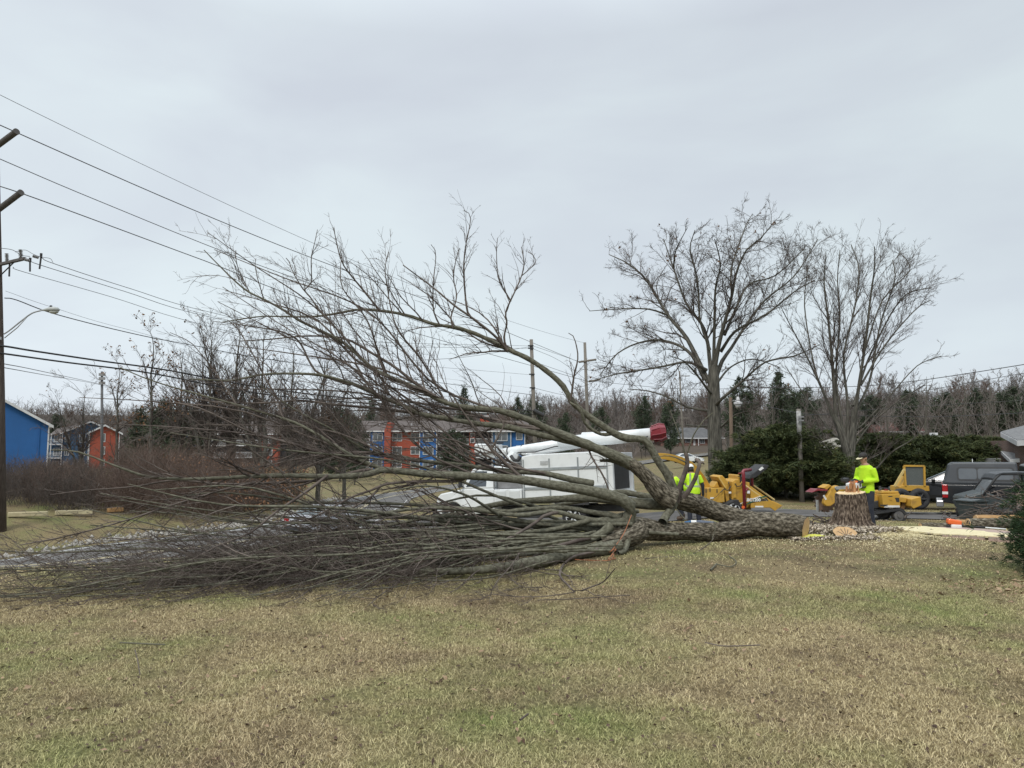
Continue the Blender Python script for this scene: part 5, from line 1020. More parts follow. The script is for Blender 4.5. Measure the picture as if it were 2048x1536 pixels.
# dark car in front of the pickup
cx, cy = 16.9, 28.6
sedan('car', 'black car parked behind the black pickup, windscreen showing', (cx, cy, gz(cx, cy)+.10), R(150), M_bpaint, glassm=M_clear)
cx = (255-1024)/F*150; sedan('car', 'white car parked beyond the brush right of the red gabled house', (cx, 150, gz(cx, 150)+.1), R(10), M_wpaint)
cx = (925-1024)/F*140; sedan('car', 'dark car parked in front of the long apartment block', (cx, 140, gz(cx, 140)+.1), R(175), M_bpaint)
cx = (1372-1024)/F*110; sedan('car', 'white car on the far road below the brick bungalow', (cx, 110, gz(cx, 110)+.6), R(5), M_wpaint)
# ---- pickup with cap
cx, cy = 14.0, 24.6; pk = empty('pickup_truck', (cx, cy, gz(cx, cy)-.02), R(-29)); pk.scale = (.95, .93, .90); tag(pk, 'black pickup truck with dark grey cap over its bed', 'pickup truck')
hw = lambda x, z: 1.0-.05*max(0, .7-z)-.06*max(0, z-1.0)
mb = MB(); shell(mb, [(0, .62), (.35, .55)]+arch(1.25, .47, .50)+arch(4.7, .47, .50)+[(5.5, .5), (5.62, .62), (5.62, 1.08), (5.45, 1.16), (4.3, 1.24), (2.15, 1.24), (0, 1.24)], hw); mb.build('body', M_bpaint, pk, bevel=.03)
hc = lambda x, z: .96-.20*max(0, z-1.24); mb = MB(); shell(mb, [(.02, 1.25), (.20, 1.93), (.32, 1.99), (2.1, 2.0), (2.16, 1.25)], hc); mb.build('bed_cap', M_gpaint, pk, bevel=.05)
def rr_panel(x0, x1, z0, z1, c, n=5):
    o = []
    for (ex, ez, a0) in ((x1-c, z1-c, 0), (x0+c, z1-c, 90), (x0+c, z0+c, 180), (x1-c, z0+c, 270)):
        for k in range(n): a = R(a0+90*k/(n-1)); o.append((ex+c*math.cos(a), ez+c*math.sin(a)))
    return o
panels('cap_window_frame', rr_panel(.42, 2.02, 1.37, 1.84, .10), hc, M_blk, pk); M_cw = mat('cap_window_glass', (.09, .10, .11), (.12, .13, .14), sc=2, rough=.25); panels('cap_window', rr_panel(.47, .98, 1.42, 1.79, .07), hc, M_cw, pk, .012); panels('cap_window', rr_panel(1.01, 1.97, 1.42, 1.79, .07), hc, M_cw, pk, .012)
panels('bed_rail', [(.02, 1.23), (2.12, 1.23), (2.12, 1.27), (.02, 1.27)], lambda x, z: .985, M_gpaint, pk, .01)
mb = MB(); shell(mb, [(2.2, 1.22), (2.3, 1.92), (2.5, 1.97), (3.7, 1.95), (4.45, 1.22)], hc); mb.build('cab', M_bpaint, pk, bevel=.05); panels('side_window', [(2.35, 1.28), (2.42, 1.84), (3.1, 1.88), (3.1, 1.28)], hc, M_tint, pk); panels('side_window', [(3.18, 1.28), (3.18, 1.88), (3.62, 1.86), (4.2, 1.30)], hc, M_tint, pk)
for s in (1, -1):
    q = MB(); q.box((.06, s*.93, 1.0), (.16, .18, .46)); l_ = q.build('tail_light', M_redl, pk, bevel=.02); q = MB(); q.box((.06, s*.94, .94), (.165, .185, .09)); q.build('reversing_lens', M_wlab, l_)
    for x in (1.25, 4.7): wheel(pk, (x, s*.88, .40), .40, .26, side=s)
q = MB(); q.box((-.10, 0, .56), (.22, 1.9, .22)); q.build('rear_bumper', M_chrome, pk, bevel=.03); q = MB(); q.box((.0, 0, .95), (.06, 1.6, .5)); q.build('tailgate', M_bpaint, pk, bevel=.02); q = MB(); q.cyl((.9, -.5, 2.0), (.9, -.5, 2.12), .012); q.build('antenna', M_wlab, pk)
# ---- utility vehicle with curved roof in front of the pickup
cx, cy = 14.0, 21.8; uv = empty('utility_vehicle', (cx, cy, gz(cx, cy)-.02), R(180-16)); uv.scale = (.78, .8, .78); tag(uv, 'grey green utility buggy with black bars and clear windscreen in front of the pickup', 'utility vehicle')
M_ug = paint('grey_green_paint', (.040, .052, .054), .45, .10, .1)
hv = lambda x, z: .72-.12*max(0, x-.9); mb = MB(); shell(mb, [(-1.3, .5), (-1.0, .42), (.7, .4), (1.25, .48), (1.36, .72), (1.25, .95), (.62, 1.14), (.5, 1.12), (-.2, .8), (-1.3, .85)], hv); mb.build('body', M_ug, uv, bevel=.05)
mb = MB(); shell(mb, [(.55, 1.12), (.62, 1.17), (1.30, .98), (1.36, .86)], lambda x, z: .64-.1*max(0, x-.9)); mb.build('hood', M_ug, uv, bevel=.03)
mb = MB()
for s in (1, -1):
    mb.tube([(.72, s*.70, .98), (.25, s*.66, 1.65), (.1, s*.62, 1.78)], .045, 8); mb.tube([(-1.1, s*.66, .8), (-1.0, s*.62, 1.78)], .04, 8); mb.tube([(.1, s*.62, 1.78), (-1.0, s*.62, 1.80)], .035, 8)
mb.tube([(-1.0, -.62, 1.79), (-1.0, .62, 1.79)], .035, 8); mb.tube([(.1, -.62, 1.79), (.1, .62, 1.79)], .035, 8); mb.build('roll_cage', M_blk, uv, smooth=True)
secs = [[(x, y, z+.03*math.cos(y*2)) for y in (-.66, -.3, 0, .3, .66)]+[(x, y, z+.03*math.cos(y*2)-.05) for y in (.66, .3, 0, -.3, -.66)] for x, z in ((.32, 1.62), (.22, 1.77), (.02, 1.84), (-.5, 1.86), (-1.1, 1.84))]
mb = MB(); mb.loft(secs); mb.build('roof', M_gpaint, uv, smooth=False); mb = MB(); mb.add([(.62, -.6, 1.12), (.62, .6, 1.12), (.2, .56, 1.72), (.2, -.56, 1.72)], [(0, 1, 2, 3)]); mb.build('windscreen', mat('scratched_screen', (.10, .11, .115), (.15, .16, .165), sc=3, rough=.25), uv)
mb = MB(); mb.box((-.5, 0, .88), (.5, 1.1, .14)); mb.box((-.78, 0, 1.18), (.14, 1.1, .5)); mb.build('seat', M_blk, uv, bevel=.04); mb = MB(); mb.ring((.3, .28, 1.18), (.8, 0, .6), .17, .018); mb.build('steering_wheel', M_blk, uv)
for s in (1, -1):
    for x in (-.95, .95): wheel(uv, (x, s*.62, .32), .32, .24, side=s, m=M_blk)
# ---- wheelie bin
cx, cy = 12.25, 20.2; bn = empty('wheelie_bin', (cx, cy, gz(cx, cy)), R(20)); bn.scale = (.85, .85, .64); tag(bn, 'low grey green lidded bin standing before the buggy hood', 'bin')
mb = MB(); mb.loft([[(-.24, -.22, .06), (.24, -.22, .06), (.24, .24, .06), (-.24, .24, .06)], [(-.31, -.30, .88), (.31, -.30, .88), (.31, .32, .88), (-.31, .32, .88)]]); mb.build('body', M_ug, bn, bevel=.02); mb = MB(); mb.prism([(-.34, .88), (.36, .88), (.36, .93), (.0, 1.0), (-.34, .95)], -.33, .36); mb.build('lid', M_ug, bn, bevel=.02)
mb = MB(); mb.tube([(.36, -.25, .86), (.42, -.25, .9), (.42, .25, .9), (.36, .25, .86)], .018, 6); mb.build('handle', M_blk, bn); [wheel(bn, (.24, s*.28, .12), .12, .06, side=s, m=M_blk) for s in (1, -1)]
# ---- bucket truck
tx, ty = 3.95, 26.9; bt = empty('bucket_truck', (tx, ty, gz(tx, ty)-.05), R(180-27), 0, R(2.6)); tag(bt, 'white bucket truck with folded boom and chip box parked behind the felled tree', 'truck')
# local x forward (away to the left), y left
mb = MB(); mb.prism([(0, .95), (3.35, .95), (3.35, 2.66), (2.9, 2.72), (.45, 2.72), (0, 2.55)], -1.15, 1.15); cb = mb.build('chip_box', M_wpaint, bt, bevel=.03)
mb = MB()
for s in (1, -1):
    for z in (1.5, 2.18): mb.box((1.7, s*1.16, z), (3.2, .04, .09))
    for x in (.08, 1.15, 2.25, 3.28): mb.box((x, s*1.157, 1.8), (.05, .03, 1.5))
mb.build('ribs', mat('grey_rib_shade', (.20, .22, .23), (.30, .32, .32), sc=3, rough=.5), cb)
mb = MB(); mb.box((-.012, 0, 1.95), (.03, 1.75, 1.15)); mb.build('rear_opening_shade', M_blk, cb); mb = MB()  # flat black panel stands for the shade inside the open box
for s in (1, -1): mb.box((-.05, s*1.06, 1.75), (.14, .16, 1.5))
mb.box((-.05, 0, 2.58), (.14, 2.2, .16)); mb.box((-.1, 0, 1.1), (.2, 2.2, .3)); mb.build('rear_frame', M_wpaint, cb, bevel=.02)
for s in (1, -1): q = MB(); q.box((-.13, s*.92, .98), (.05, .16, .11)); q.build('tail_light', M_redl, bt)
mb = MB(); mb.box((2.9, 0, .72), (6.4, .9, .22)); mb.build('chassis', M_blk, bt); mb = MB(); mb.prism([(3.4, .95), (4.55, .95), (4.55, 1.5), (3.4, 1.5)], -1.14, 1.14); mb.build('tool_box', M_wpaint, bt, bevel=.03)
mb = MB()
for x in (3.7, 4.25): mb.box((x, 1.15, 1.22), (.42, .03, .42)); mb.box((x, -1.15, 1.22), (.42, .03, .42))
mb.build('tool_box_doors', paint('white_door_paint', (.6, .62, .62), .4, .2), bt, bevel=.01)
hcab = lambda x, z: 1.02-.22*max(0, z-1.45)-.1*max(0, x-6.3)
mb = MB(); shell(mb, [(4.62, .62), (5.0, .6), (5.55, .6)]+arch(6.45, .52, .55)+[(7.1, .6), (7.22, .75), (7.2, 1.22), (7.0, 1.38), (6.1, 1.52), (5.95, 1.55), (4.62, 1.55)], hcab); mb.build('cab_body', M_wpaint, bt, bevel=.05)
mb = MB(); shell(mb, [(4.64, 1.54), (4.66, 2.28), (4.85, 2.36), (5.45, 2.34), (5.62, 2.26), (6.02, 1.54)], hcab); mb.build('cab', M_wpaint, bt, bevel=.05); panels('side_window', [(4.95, 1.62), (4.95, 2.18), (5.45, 2.2), (5.82, 1.62)], hcab, M_tint, bt, .008)
mb = MB(); mb.add([(6.05, -.9, 1.56), (6.05, .9, 1.56), (5.66, .8, 2.22), (5.66, -.8, 2.22)], [(0, 1, 2, 3)]); mb.build('windscreen', M_tint, bt)
for s in (1, -1):
    q = MB(); q.box((5.95, s*1.18, 1.78), (.1, .16, .34)); q.tube([(5.9, s*.98, 1.6), (5.95, s*1.16, 1.7)], .02, 6); q.build('mirror', M_blk, bt, bevel=.02); q = MB(); q.box((7.15, s*.72, 1.05), (.1, .3, .2)); q.build('headlight', M_clear, bt, bevel=.02)
    q = MB(); q.box((5.35, s*1.03, 1.2), (.02, .14, .03)); q.build('door_handle', M_blk, bt); wheel(bt, (6.45, s*.88, .46), .46, .28, side=s, m=M_wpaint); wheel(bt, (1.5, s*.86, .46), .46, .28, side=s, m=M_wpaint); wheel(bt, (1.5, s*.56, .46), .46, .26, side=s, m=M_wpaint)
q = MB(); q.box((7.28, 0, .66), (.16, 2.0, .26)); q.build('front_bumper', M_blk, bt, bevel=.03); q = MB(); q.box((7.21, 0, 1.08), (.04, 1.0, .36)); q.build('grille', M_blk, bt, bevel=.02)
q = MB(); q.box((3.9, 0, 1.72), (1.3, 1.6, .42)); q.cyl((4.1, 0, 1.9), (4.1, 0, 2.25), .42, .38, 20); q.build('turret', mat('grey_machine', (.22, .22, .22), (.16, .16, .16), sc=4, rough=.6), bt, bevel=.02)
BI = Matrix.LocRotScale(bt.location, bt.rotation_euler, None).inverted()
def bl_(px, py, Y): return BI @ Vector(W(px, py, Y))
q = MB(); q.tube([bl_(1008, 948, 28.8), bl_(1020, 925, 28.8), bl_(1030, 906, 28.8)], [.34, .26, .2], 6); q.tube([bl_(1075, 925, 28.6), bl_(1052, 908, 28.6)], .14, 6); q.build('turret_arm', M_wpaint, bt, bevel=.01)
q = MB(); q.tube([bl_(960, 912, 29.6), bl_(966, 911, 29.6), bl_(1060, 897, 28.7), bl_(1160, 883, 27.9)], [.10, .15, .17, .20], 16); q.build('upper_boom', M_wpaint, bt, smooth=True)
q = MB(); q.tube([bl_(1118, 884, 28.0), bl_(1225, 876, 27.2), bl_(1303, 868, 26.6)], [.20, .235, .22], 14); q.build('lower_boom', M_wpaint, bt, smooth=True)
q = MB(); q.tube([bl_(1162, 871, 27.9), bl_(1165, 871, 27.9), bl_(1262, 868, 27.0)], [.05, .12, .12], 12); q.build('boom_hose_cover', M_wpaint, bt, smooth=True)
q = MB(); q.tube([bl_(1045, 909, 28.8), bl_(1110, 899, 28.3), bl_(1160, 891, 27.9)], .10, 8); q.build('boom_lift_cylinder', M_wpaint, bt, smooth=True); q = MB()
for px, py in ((1018, 903), (1046, 899), (1070, 896)): q.ring(bl_(px, py, 29.1-(px-1018)*.008), bl_(px+10, py-1.4, 29.0)-bl_(px, py, 29.1), .18, .022, None, 16, 5)
q.build('boom_straps', M_blk, bt)
q = MB(); q.tube([bl_(1299, 868, 26.6), bl_(1303, 868, 26.6), bl_(1322, 863, 26.5), bl_(1330, 862, 26.5)], [.22, .25, .29, .23], 9); q.build('elbow_cover', M_redp, bt, bevel=.02)
q = MB()
for k in range(9):
    a = k*2*math.pi/9; c0 = bl_(1305, 867, 26.6); c1 = bl_(1331, 862, 26.5); ax = (c1-c0).normalized(); u_ = ax.orthogonal().normalized(); v_ = ax.cross(u_); d = u_*math.cos(a)+v_*math.sin(a); q.tube([c0+d*.27, c0*.4+c1*.6+d*.32, c1+d*.25], .024, 6)
q.build('elbow_guard_bars', M_redp, bt); q = MB(); q.box(tuple(bl_(977, 897, 29.2)), (.95, .62, .36), ry=R(-4)); q.build('bucket', M_wpaint, bt, bevel=.06); q = MB(); q.box(tuple(bl_(992, 886, 29.2)), (.42, .5, .06)); q.build('bucket_lid', M_blk, bt, bevel=.02)
q = MB(); q.tube([bl_(1035, 905, 28.5), bl_(1070, 904, 28.3), bl_(1110, 893, 28.0), bl_(1165, 889, 27.6), bl_(1230, 884, 27.1), bl_(1296, 873, 26.4)], .022, 6); q.tube([bl_(1040, 908, 28.5), bl_(1062, 921, 28.3), bl_(1078, 930, 28.2)], .03, 6); q.build('hydraulic_hoses', M_blk, bt)
q = MB(); q.tube([bl_(1022, 912, 28.4), bl_(1028, 920, 28.3), bl_(1036, 921, 28.3), bl_(1041, 913, 28.3)], .07, 8); q.build('hose_loop', M_blk, bt)
q = MB(); [q.box((x, 1.165, 1.02), (.09, .02, .05)) for x in (.25, 1.1, 2.3, 3.2)]; q.build('marker_lights', M_redl, cb); q = MB(); q.box((1.45, 1.166, .97), (1.3, .02, .16)); q.build('wheel_arch_shade', M_blk, cb)  # black strip stands for the shade above the wheels
q = MB(); q.box((3.0, 1.0, .62), (1.2, .4, .34)); q.box((2.55, 1.02, .72), (.3, .3, .2)); q.build('underbody_lockers', M_blk, bt, bevel=.02); q = MB(); [q.tube([(3.45, s*1.0, 1.5), (3.45, s*1.0, 2.45), (4.6, s*1.0, 2.45), (4.6, s*1.0, 1.5)], .03, 6) for s in (1, -1)]; q.build('boom_rest_frame', mat('grey_machine', (.22, .22, .22)), bt)
q = MB(); q.box((2.45, 1.162, 2.40), (.30, .01, .14)); q.build('faded_decal', mat('faded_grey_decal', (.32, .33, .33), (.45, .46, .46), sc=12), cb)
# ---- wood chipper
GY = 25.0; c0 = W(1470, 1030, GY); chp = empty('wood_chipper', (c0[0], c0[1], gz(c0[0], c0[1])), 0); tag(chp, 'yellow towed wood chipper with folded black hood and red control bar', 'wood chipper'); CO = np.array(chp.location)
def cc_(px, py, Y=GY): p = W(px, py, Y)-CO; return (float(p[0]), float(p[1]), float(p[2]))
def pxprism(pts, d0, d1, name, m, parent, bevel=.02, Y=GY, f=None):
    q = MB(); q.prism([((f or cc_)(a, b_, Y)[0], (f or cc_)(a, b_, Y)[2]) for a, b_ in pts], d0, d1); return q.build(name, m, parent, bevel=bevel)
pxprism([(1406, 975), (1440, 974), (1441, 1003), (1407, 1004)], -.5, .7, 'engine_box', M_yel, chp)
pxprism([(1407, 1004), (1432, 1003), (1444, 1013), (1438, 1016), (1425, 1008), (1407, 1007)], -.45, -.1, 'frame_bracket', M_yel, chp)
pxprism([(1420, 974), (1430, 962), (1434, 974)], -.3, .4, 'engine_cowl', M_yel, chp); pxprism([(1428, 953), (1437, 949.5), (1449, 963), (1447, 980), (1440, 974)], -.45, .6, 'radiator_box', M_yel, chp); pxprism([(1429.5, 955), (1431.5, 953.5), (1444, 974), (1442, 975)], -.49, -.44, 'radiator_trim', mat('light_yellow_trim', (.62, .42, .12), (.55, .36, .1), sc=3), chp, 0)
pxprism([(1441, 978), (1450, 965), (1452, 1003), (1446, 1003)], -.42, .5, 'inner_panel', M_yel, chp); pxprism([(1449, 966), (1456, 963), (1456, 1012), (1446, 1012), (1446, 985)], -.2, .4, 'belt_guard_gap', M_blk, chp)
pxprism([(1455, 962), (1462, 958), (1467, 958), (1467, 950), (1469, 948), (1471, 952), (1471, 966), (1482, 962), (1490, 964), (1492, 1008), (1480, 1018), (1459, 1016), (1455, 996)], -.5, .6, 'drum_housing', M_yel, chp)
pxprism([(1457, 963), (1463, 963), (1463, 994), (1457, 994)], -.54, -.49, 'drum_door', M_yel, chp, .01); pxprism([(1469, 950), (1476, 954), (1478, 962), (1474, 966), (1470, 964)], -.3, .3, 'feed_motor', M_blk, chp); pxprism([(1456, 997), (1466, 997), (1466, 1008), (1457, 1008)], -.66, -.4, 'battery_box', M_blk, chp, .02)
pxprism([(1489, 970), (1534, 1002), (1552, 1008), (1537, 1019), (1527, 1012), (1490, 1013)], -.62, -.55, 'infeed_side', M_yel, chp, .008); pxprism([(1500, 966), (1505, 968), (1549, 1000), (1554, 1006), (1540, 1010), (1503, 985)], .55, .62, 'infeed_side', M_yel, chp, .008, Y=GY)
pxprism([(1490, 1000), (1535, 1000), (1548, 1006), (1545, 1012), (1490, 1012)], -.55, .55, 'infeed_floor', M_yel, chp, .01)
q = MB(); q.tube([cc_(1489, 970, GY-.6), cc_(1534, 1002, GY-.6)], .03, 6); q.tube([cc_(1500, 966, GY+.6), cc_(1549, 1000, GY+.6)], .03, 6); q.build('infeed_lip', mat('light_yellow_edge', (.66, .50, .22), (.60, .44, .18), sc=3), chp)
q = MB()
for k, col in enumerate((0, 1, 0)): q.box(cc_(1544+k*1.6, 1006.5+k*1.2, GY-.25-.02*k), (.34, .62, .05), ry=R(25))
q.build('infeed_bumper', mat('worn_pink_steel', (.42, .25, .2), (.5, .42, .36), sc=6), chp)
q = MB(); pts = [(1484, 941.5), (1486, 943), (1487, 950), (1489.5, 1018)]; q.tube([cc_(1501, 939.5, GY-.3)]+[cc_(1488, 941, GY-.6)]+[cc_(a, b_, GY-.66) for a, b_ in pts[1:]], .055, 8); q.tube([cc_(1490, 984, GY-.66), cc_(1496, 976, GY-.64)], .03, 6); q.build('red_control_bar', M_redp, chp, smooth=True)
q = MB(); q.tube([cc_(1503.5, 951, GY+.5), cc_(1504.5, 972, GY+.5)], .05, 8); q.tube([cc_(1477, 947, GY-.1), cc_(1488, 945, GY-.3)], .02, 6); q.build('red_guard_post', M_redp, chp)
pxprism([(1489, 957), (1492, 949), (1519, 928.5), (1528, 930), (1524, 937), (1502, 954)], -.5, .5, 'folded_hood', M_blk, chp, .015); pxprism([(1507, 938.5), (1514, 932.5), (1517.5, 936), (1510, 941)], -.515, -.5, 'hood_label', M_wlab, chp, 0); pxprism([(1489, 958), (1500, 960), (1500, 975), (1491, 972)], -.1, .4, 'feed_rollers', M_blk, chp)
M_swg = mat('green_swoosh', (.02, .11, .06), (.02, .09, .05), sc=3)
sw = pxprism([(1473, 1011), (1487, 1001), (1500, 995), (1514, 990), (1523, 989.5), (1517, 992), (1505, 997.5), (1490, 1003)], -.628, -.622, 'green_swoosh', M_swg, chp, 0); pxprism([(1473, 1011.5), (1490, 1003.3), (1505, 998), (1520, 993), (1524, 999), (1510, 999.5), (1500, 1001.5), (1490, 1003.6)], -.628, -.622, 'black_swoosh', M_blk, chp, 0)
q = MB(); q.tube([cc_(1473, 1011.4, GY-.63), cc_(1490, 1002.9, GY-.63), cc_(1505, 997.8, GY-.63), cc_(1521, 992.5, GY-.63)], .012, 4); q.build('white_swoosh_line', M_wlab, chp)
a = cc_(1507.5, 1000, GY-.64); text('model_text', 'BC1200', .135, a, (R(90), 0, 0), M_wlab, chp, bold=.006)
pxprism([(1498, 1009), (1514, 1009), (1514, 1012), (1498, 1012)], -.63, -.62, 'safety_sticker', M_wlab, chp, 0); q = MB(); q.cyl(cc_(1486.5, 1014.5, GY-.72), cc_(1486.5, 1014.5, GY-.66), .05); q.build('marker_lamp', mat('orange_lamp', (.7, .12, .02), (.6, .1, .02), sc=4, rough=.2), chp)
for d in (-.55, .6): wheel(chp, cc_(1466, 1020, GY+d), .34, .22, side=-1 if d < 0 else 1, m=M_wpaint)
q = MB(); q.box(cc_(1440, 1014, GY), (1.9, .5, .14)); q.tube([cc_(1418, 1015, GY), cc_(1390, 1018, GY)], .06, 6); q.build('trailer_frame', M_yel, chp)
q = MB(); q.tube([cc_(1446, 1003, GY-.5), cc_(1452, 1010, GY-.6), cc_(1446, 1014, GY-.6), cc_(1440, 1010, GY-.5)], .012, 5); q.tube([cc_(1409, 1002, GY-.55), cc_(1420, 1001, GY-.58), cc_(1432, 994, GY-.58), cc_(1440, 985, GY-.55)], .008, 4); q.build('cables', M_blk, chp)
ch = smooth([cc_(1413, 978, GY+.3), cc_(1405, 962, GY+.25), cc_(1393, 945, GY+.1), cc_(1378, 929, GY), cc_(1355, 918.5, GY-.2), cc_(1330, 913, GY-.4), cc_(1310, 912, GY-.5)], 4); q = MB(); secs = []
for i, p in enumerate(ch):
    t = Vector(ch[min(i+1, len(ch)-1)]-ch[max(i-1, 0)]).normalized(); u_ = Vector((0, 1, 0)); v_ = t.cross(u_).normalized(); p = Vector(p); ww = .14; hh = .125-.03*i/len(ch); secs.append([p+u_*ww+v_*hh, p-u_*ww+v_*hh, p-u_*ww-v_*hh, p+u_*ww-v_*hh])
q.loft(secs); q.build('discharge_chute', M_yel, chp, bevel=.01)
for px in (1335, 1362, 1384): pass
q = MB()
for pts in ([(1441, 985), (1448, 978), (1456, 981), (1462, 972)], [(1470, 967), (1474, 973), (1481, 972), (1487, 962)], [(1459, 996), (1468, 1004), (1479, 1006)], [(1476, 952), (1484, 955), (1489, 966)]): q.tube([cc_(a_, b_, GY-.56) for a_, b_ in pts], .016, 5)
q.build('hydraulic_hoses', M_blk, chp)
q = MB()
for a_, b_ in ((1412, 982), (1420, 980), (1434, 982)): q.box(cc_(a_, b_, GY-.505), (.03, .01, .12))
q.build('vent_slots', M_blk, chp); q = MB(); q.box(cc_(1460, 985, GY-.545), (.08, .01, .06)); q.box(cc_(1497, 984, GY-.63), (.09, .01, .09)); q.box(cc_(1424, 996, GY-.505), (.12, .01, .05)); q.build('warning_stickers', M_wlab, chp)
# ---- stump grinder
GG = 21.0; c0 = W(1760, 1043, GG); sg = empty('stump_grinder', (c0[0], c0[1], gz(c0[0], c0[1])), 0); tag(sg, 'yellow tracked stump grinder standing beyond the tree stump', 'stump grinder'); SO = np.array(sg.location); SO[2] = c0[2]; sg.location = tuple(SO)
def sg_(px, py, Y=GG): p = W(px, py, Y)-SO; return (float(p[0]), float(p[1]), float(p[2]))
PX = lambda pts, d0, d1, name, m, bevel=.015, parent=None: pxprism(pts, d0, d1, name, m, parent or sg, bevel, GG, sg_)
PX([(1751, 987), (1787, 986), (1788, 1013), (1755, 1014)], -.35, .35, 'engine_box', M_yel); PX([(1754, 981), (1786, 981), (1787, 986), (1753, 986)], -.3, .3, 'engine_lid', M_yel); PX([(1764, 990.5), (1772, 990.5), (1772, 992), (1764, 992)], -.357, -.35, 'latch', M_blk, 0)
PX([(1777, 994), (1785, 994), (1786, 1002.5), (1780, 1002.5)], -.356, -.35, 'logo_plate', M_blk, 0); text('logo', 'R', .10, sg_(1781.5, 998.3, GG-.36), (R(90), 0, 0), M_yel, sg, ext=.004, bold=.006); PX([(1755.5, 1009), (1786, 1009), (1786.5, 1013), (1756, 1013)], -.356, -.35, 'name_plate', M_wlab, 0); text('model_text', 'RG35XT', .055, sg_(1768, 1011, GG-.36), (R(90), 0, 0), M_blk, sg, ext=.004, bold=.004)
PX([(1788, 993), (1803, 994), (1801, 1004), (1788, 1003)], -.3, .3, 'rear_frame', M_yel); PX([(1804, 996), (1822, 991), (1824, 1008), (1808, 1015), (1803, 1010)], -.5, .5, 'push_blade', M_yel); PX([(1797, 1004), (1805, 1006), (1800, 1024), (1792, 1026)], -.2, .2, 'blade_arm', mat('rusty_yellow', (.28, .16, .05), (.14, .08, .04), sc=6, rough=.8))
for d in (-.42, .42):
    q = MB(); x0, z0 = sg_(1741, 1033)[0], sg_(1741, 1033.5)[2]; x1, z1 = sg_(1779, 1028)[0], sg_(1779, 1026.5)[2]; n = 16; out_ = []
    loop = [(x0-.28+.13*math.cos(R(90+180*k/n))-.0, z0-.02+.13*math.sin(R(90+180*k/n))) for k in range(n+1)]+[(x1-.06, z0-.15)]+[(x1+.0+.19*math.cos(R(-80+150*k/n)), z1-.02+.19*math.sin(R(-80+150*k/n))) for k in range(n+1)]
    m_ = len(loop); cxm = sum(p[0] for p in loop)/m_; czm = sum(p[1] for p in loop)/m_; inn = [(cxm+(x-cxm)*.92, czm+(z-czm)*.80) for x, z in loop]; y0, y1 = d-.11, d+.11
    vs = [(x, y0, z) for x, z in loop]+[(x, y1, z) for x, z in loop]+[(x, y0, z) for x, z in inn]+[(x, y1, z) for x, z in inn]; fs = []
    for i in range(m_): j = (i+1) % m_; fs += [(i, j, j+m_, i+m_), (i, i+2*m_, j+2*m_, j), (i+m_, j+m_, j+3*m_, i+3*m_), (i+2*m_, i+3*m_, j+3*m_, j+2*m_)]
    q.add(vs, fs)
    for i in range(0, m_):
        a_, b_ = Vector((loop[i][0], 0, loop[i][1])), Vector((loop[(i+1) % m_][0], 0, loop[(i+1) % m_][1])); k = max(1, int((b_-a_).length/.06))
        for s in range(k): c = a_+(b_-a_)*s/k; dr = (c-Vector((cxm, 0, czm))).normalized()*.008; q.box((c.x+dr.x, d, c.z+dr.z), (.022, .225, .022))
    tk = q.build('track', M_tyre, sg); q = MB(); q.cyl((x1-.0, d-.10, z1-.03), (x1, d+.1, z1-.03), .13, .13, 20); q.cyl((x1, d-.13, z1-.03), (x1, d-.1, z1-.03), .05, .05, 12); q.cyl((x0-.28, d-.1, z0-.02), (x0-.28, d+.1, z0-.02), .09, .09, 16)
    M_gs = mat('greasy_steel', (.09, .09, .095), (.14, .13, .12), sc=9, rough=.6); q.build('drive_wheel', M_gs, tk)
    for k in range(3): q = MB(); q.cyl((x0+.05+k*.18, d-.09, z0-.09), (x0+.05+k*.18, d+.09, z0-.09), .055, .055, 12); q.build('track_roller', M_gs, tk)
PX([(1700, 1022), (1790, 1018), (1790, 1026), (1700, 1030)], -.28, .28, 'undercarriage', M_blk); PX([(1735, 1005), (1750, 1000), (1750, 1015), (1735, 1018)], -.2, .2, 'hydraulic_block', M_blk)
PX([(1672, 972), (1690, 976), (1752, 992), (1752, 1006), (1690, 986), (1670, 981)], -.12, .12, 'cutter_boom', M_yel)
PX([(1664, 970), (1669, 971), (1673, 977), (1672, 985), (1660, 1005), (1652, 1011), (1644, 1011), (1639, 1006), (1640, 999), (1653, 979), (1658, 972)], -.3, -.12, 'cutter_belt_guard', M_yel, .02); PX([(1660, 976), (1665, 973.5), (1669, 978), (1664, 983)], -.306, -.3, 'logo_plate', M_blk, 0); text('logo', 'R', .09, sg_(1664.6, 978.4, GG-.31), (R(90), R(35), 0), M_yel, sg, ext=.003, bold=.005); text('model_text', 'RG35', .06, sg_(1649.5, 995, GG-.305), (R(90), R(60), 0), M_wlab, sg, ext=.003, bold=.004)
q = MB(); c = sg_(1650, 1003, GG+.1); q.cyl((c[0], c[1]-.06, c[2]), (c[0], c[1]+.06, c[2]), .26, .26, 28)
for k in range(14): a = k*2*math.pi/14; q.box((c[0]+.27*math.cos(a), c[1], c[2]+.27*math.sin(a)), (.05, .16, .05), ry=-a)
q.build('cutter_wheel', mat('rusty_steel', (.12, .07, .05), (.2, .14, .11), sc=12, rough=.7), sg); PX([(1617, 984), (1628, 977), (1648, 978), (1648, 981), (1629, 980.5)], -.25, .25, 'red_chip_guard', M_redp, .004); PX([(1640, 975), (1652, 968), (1657, 971), (1648, 979)], -.2, .2, 'guard_hinge', M_yel)
